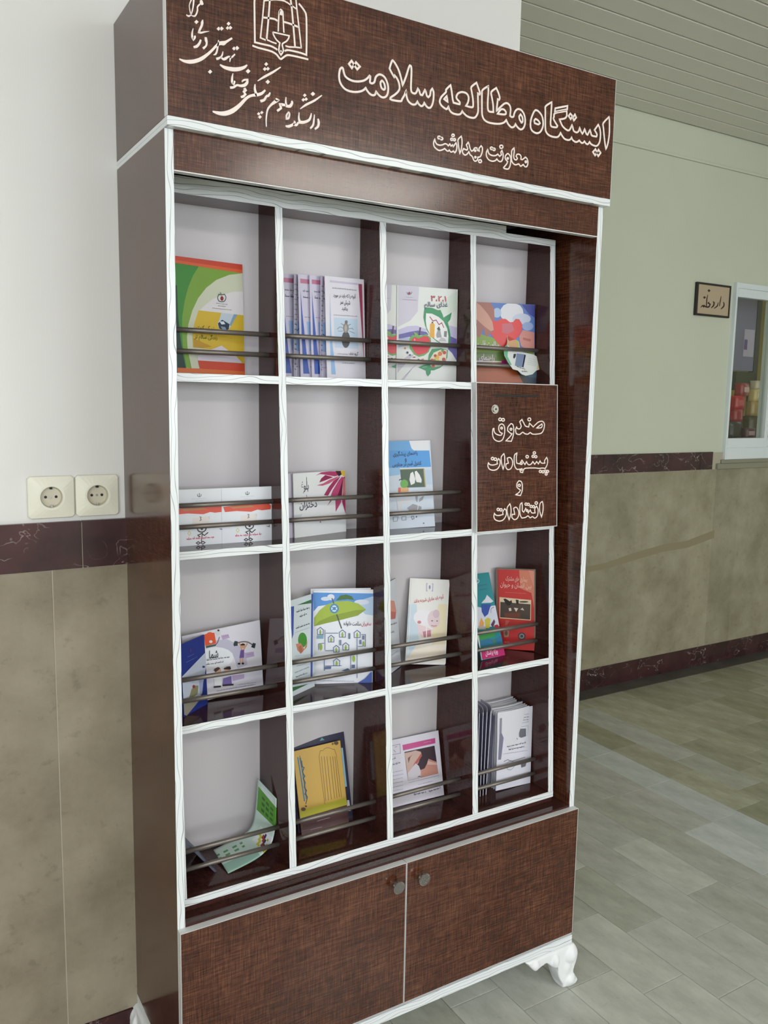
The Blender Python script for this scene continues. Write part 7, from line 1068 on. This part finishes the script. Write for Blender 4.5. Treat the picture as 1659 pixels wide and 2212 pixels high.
me = bpy.data.meshes.new('curl'); me.from_pydata(v, [], f); me.update(); at = me.color_attributes.new('Col', 'FLOAT_COLOR', 'CORNER'); buf = []
for p_, q in zip(me.polygons, cl): buf += list(lin(q)) * p_.loop_total
at.data.foreach_set('color', buf); me.polygons.foreach_set('use_smooth', [True] * len(me.polygons))
o = link('leaflet', me, M['print_ink']); md = o.modifiers.new('thick', 'SOLIDIFY'); md.thickness = .0009; md.offset = 0
tag(o, 'pale green leaflet with a lime band, curled up in the bottom left pigeonhole', 'leaflet')
o = link('booklet', sheet_mesh(.085, .115, .004), paper((84, 88, 108))); place(o, (.1080, .0945, .4872), (-.06, .998, 0), (-.60, -.036, .80)); tag(o, 'grey booklet with cream pages leaning low in the bottom left pigeonhole', 'booklet')
c = link('page_block', sheet_mesh(.0846, .1146, .0020), paper((214, 196, 150))); c.parent = o; c.location = (.0002, -.0003, -.0010)
# slim blue card between certificate and folder
bM = next(b for b in BOOKS if b['key'] == 'M2'); o = link('card', sheet_mesh(.060, .085, .0010), paper((150, 196, 216)))
place(o, Vector(bM['O']) + Vector(bM['eu']) * (bM['w'] / 1e3 - .053) + Vector(bM['ev']) * .073 + Vector((0, .0055, 0)), bM['eu'], bM['ev']); tag(o, 'light blue card slipped between the yellow certificate and navy folder', 'card')
# bundle of grey leaflets behind the front one, and the fan of folded ones beside it
b0 = next(b for b in BOOKS if b['key'] == 'O0'); rnd = random.Random(11); lw, lh = b0['w'] / 1e3 - .006, .196
def bent(w, h, t, bow, seg=8):
    v = []; f = []
    for side in (0, 1):
        for i in range(seg + 1):
            u = i / seg; z = bow * sin(u * pi) - side * t
            v += [(u * w, 0, z), (u * w, h, z)]
    n_ = 2 * (seg + 1)
    for i in range(seg): a = 2 * i; f += [[a, a + 2, a + 3, a + 1], [n_ + a, n_ + a + 1, n_ + a + 3, n_ + a + 2], [a, n_ + a, n_ + a + 2, a + 2], [a + 1, a + 3, n_ + a + 3, n_ + a + 1]]
    f += [[0, 1, n_ + 1, n_], [2 * seg, n_ + 2 * seg, n_ + 2 * seg + 1, 2 * seg + 1]]
    bm = bmesh.new(); bm.from_mesh(mesh(v, f)); return bm_mesh(bm, False)
ORD = ['second', 'third', 'fourth', 'fifth', 'sixth', 'seventh', 'eighth', 'ninth', 'tenth', 'rearmost']
for i in range(10):
    y = .1010 + i * .0078; o = link('leaflet', bent(lw - rnd.uniform(0, .003), lh - rnd.uniform(0, .007), .0018, .004), paper((200, 200, 207) if i % 2 else (218, 218, 226)))
    place(o, (b0['O'][0] + .003 + i * .0006 + rnd.uniform(-.001, .001), y, .4872), (cos(.03 + .01 * i), sin(.03 + .01 * i) * .3, 0), (0, .012, 1)); tag(o, 'grey-white leaflet, %s from the front of the bundle on the bottom shelf' % ORD[i] if i < 9 else 'grey-white leaflet, rearmost of the bundle on the bottom shelf', 'leaflet', 'grey leaflets bundled on the bottom shelf')
    if i == 0:
        D_ = Draw(); D_.poly([(4, 30), (10, 30), (14, 178), (6, 178)], (140, 140, 158)); st_me = D_.mesh()
    c = link('cover_print', st_me, M['print_ink']); c.parent = o; c.location = (0, 0, .0014)
fme = bent(.080, .205, .0016, .010, 8); fme.materials.append(paper((206, 206, 222)))
for i in range(5):
    o = link('leaflet', fme, None); a = 1.33 - i * .03
    place(o, (.7360 + i * .0085, .0945 - 0 * i, .4872), (cos(a), sin(a), 0), (-.02 + .012 * i, 0, 1)); tag(o, 'folded grey leaflet seen edge-on, %s from the post in the bottom right pigeonhole' % ['first', 'second', 'third', 'fourth', 'fifth'][i], 'leaflet', 'folded leaflets seen edge-on')
    if i == 0:
        D_ = Draw(); D_.poly([(4, 20), (12, 20), (26, 190), (6, 190)], (120, 120, 150)); D_.poly([(30, 40), (74, 40), (74, 180), (30, 180)], (190, 190, 206)); f_me = D_.mesh()
    c = link('cover_print', f_me, M['print_ink']); c.parent = o; c.location = (0, 0, .0105)
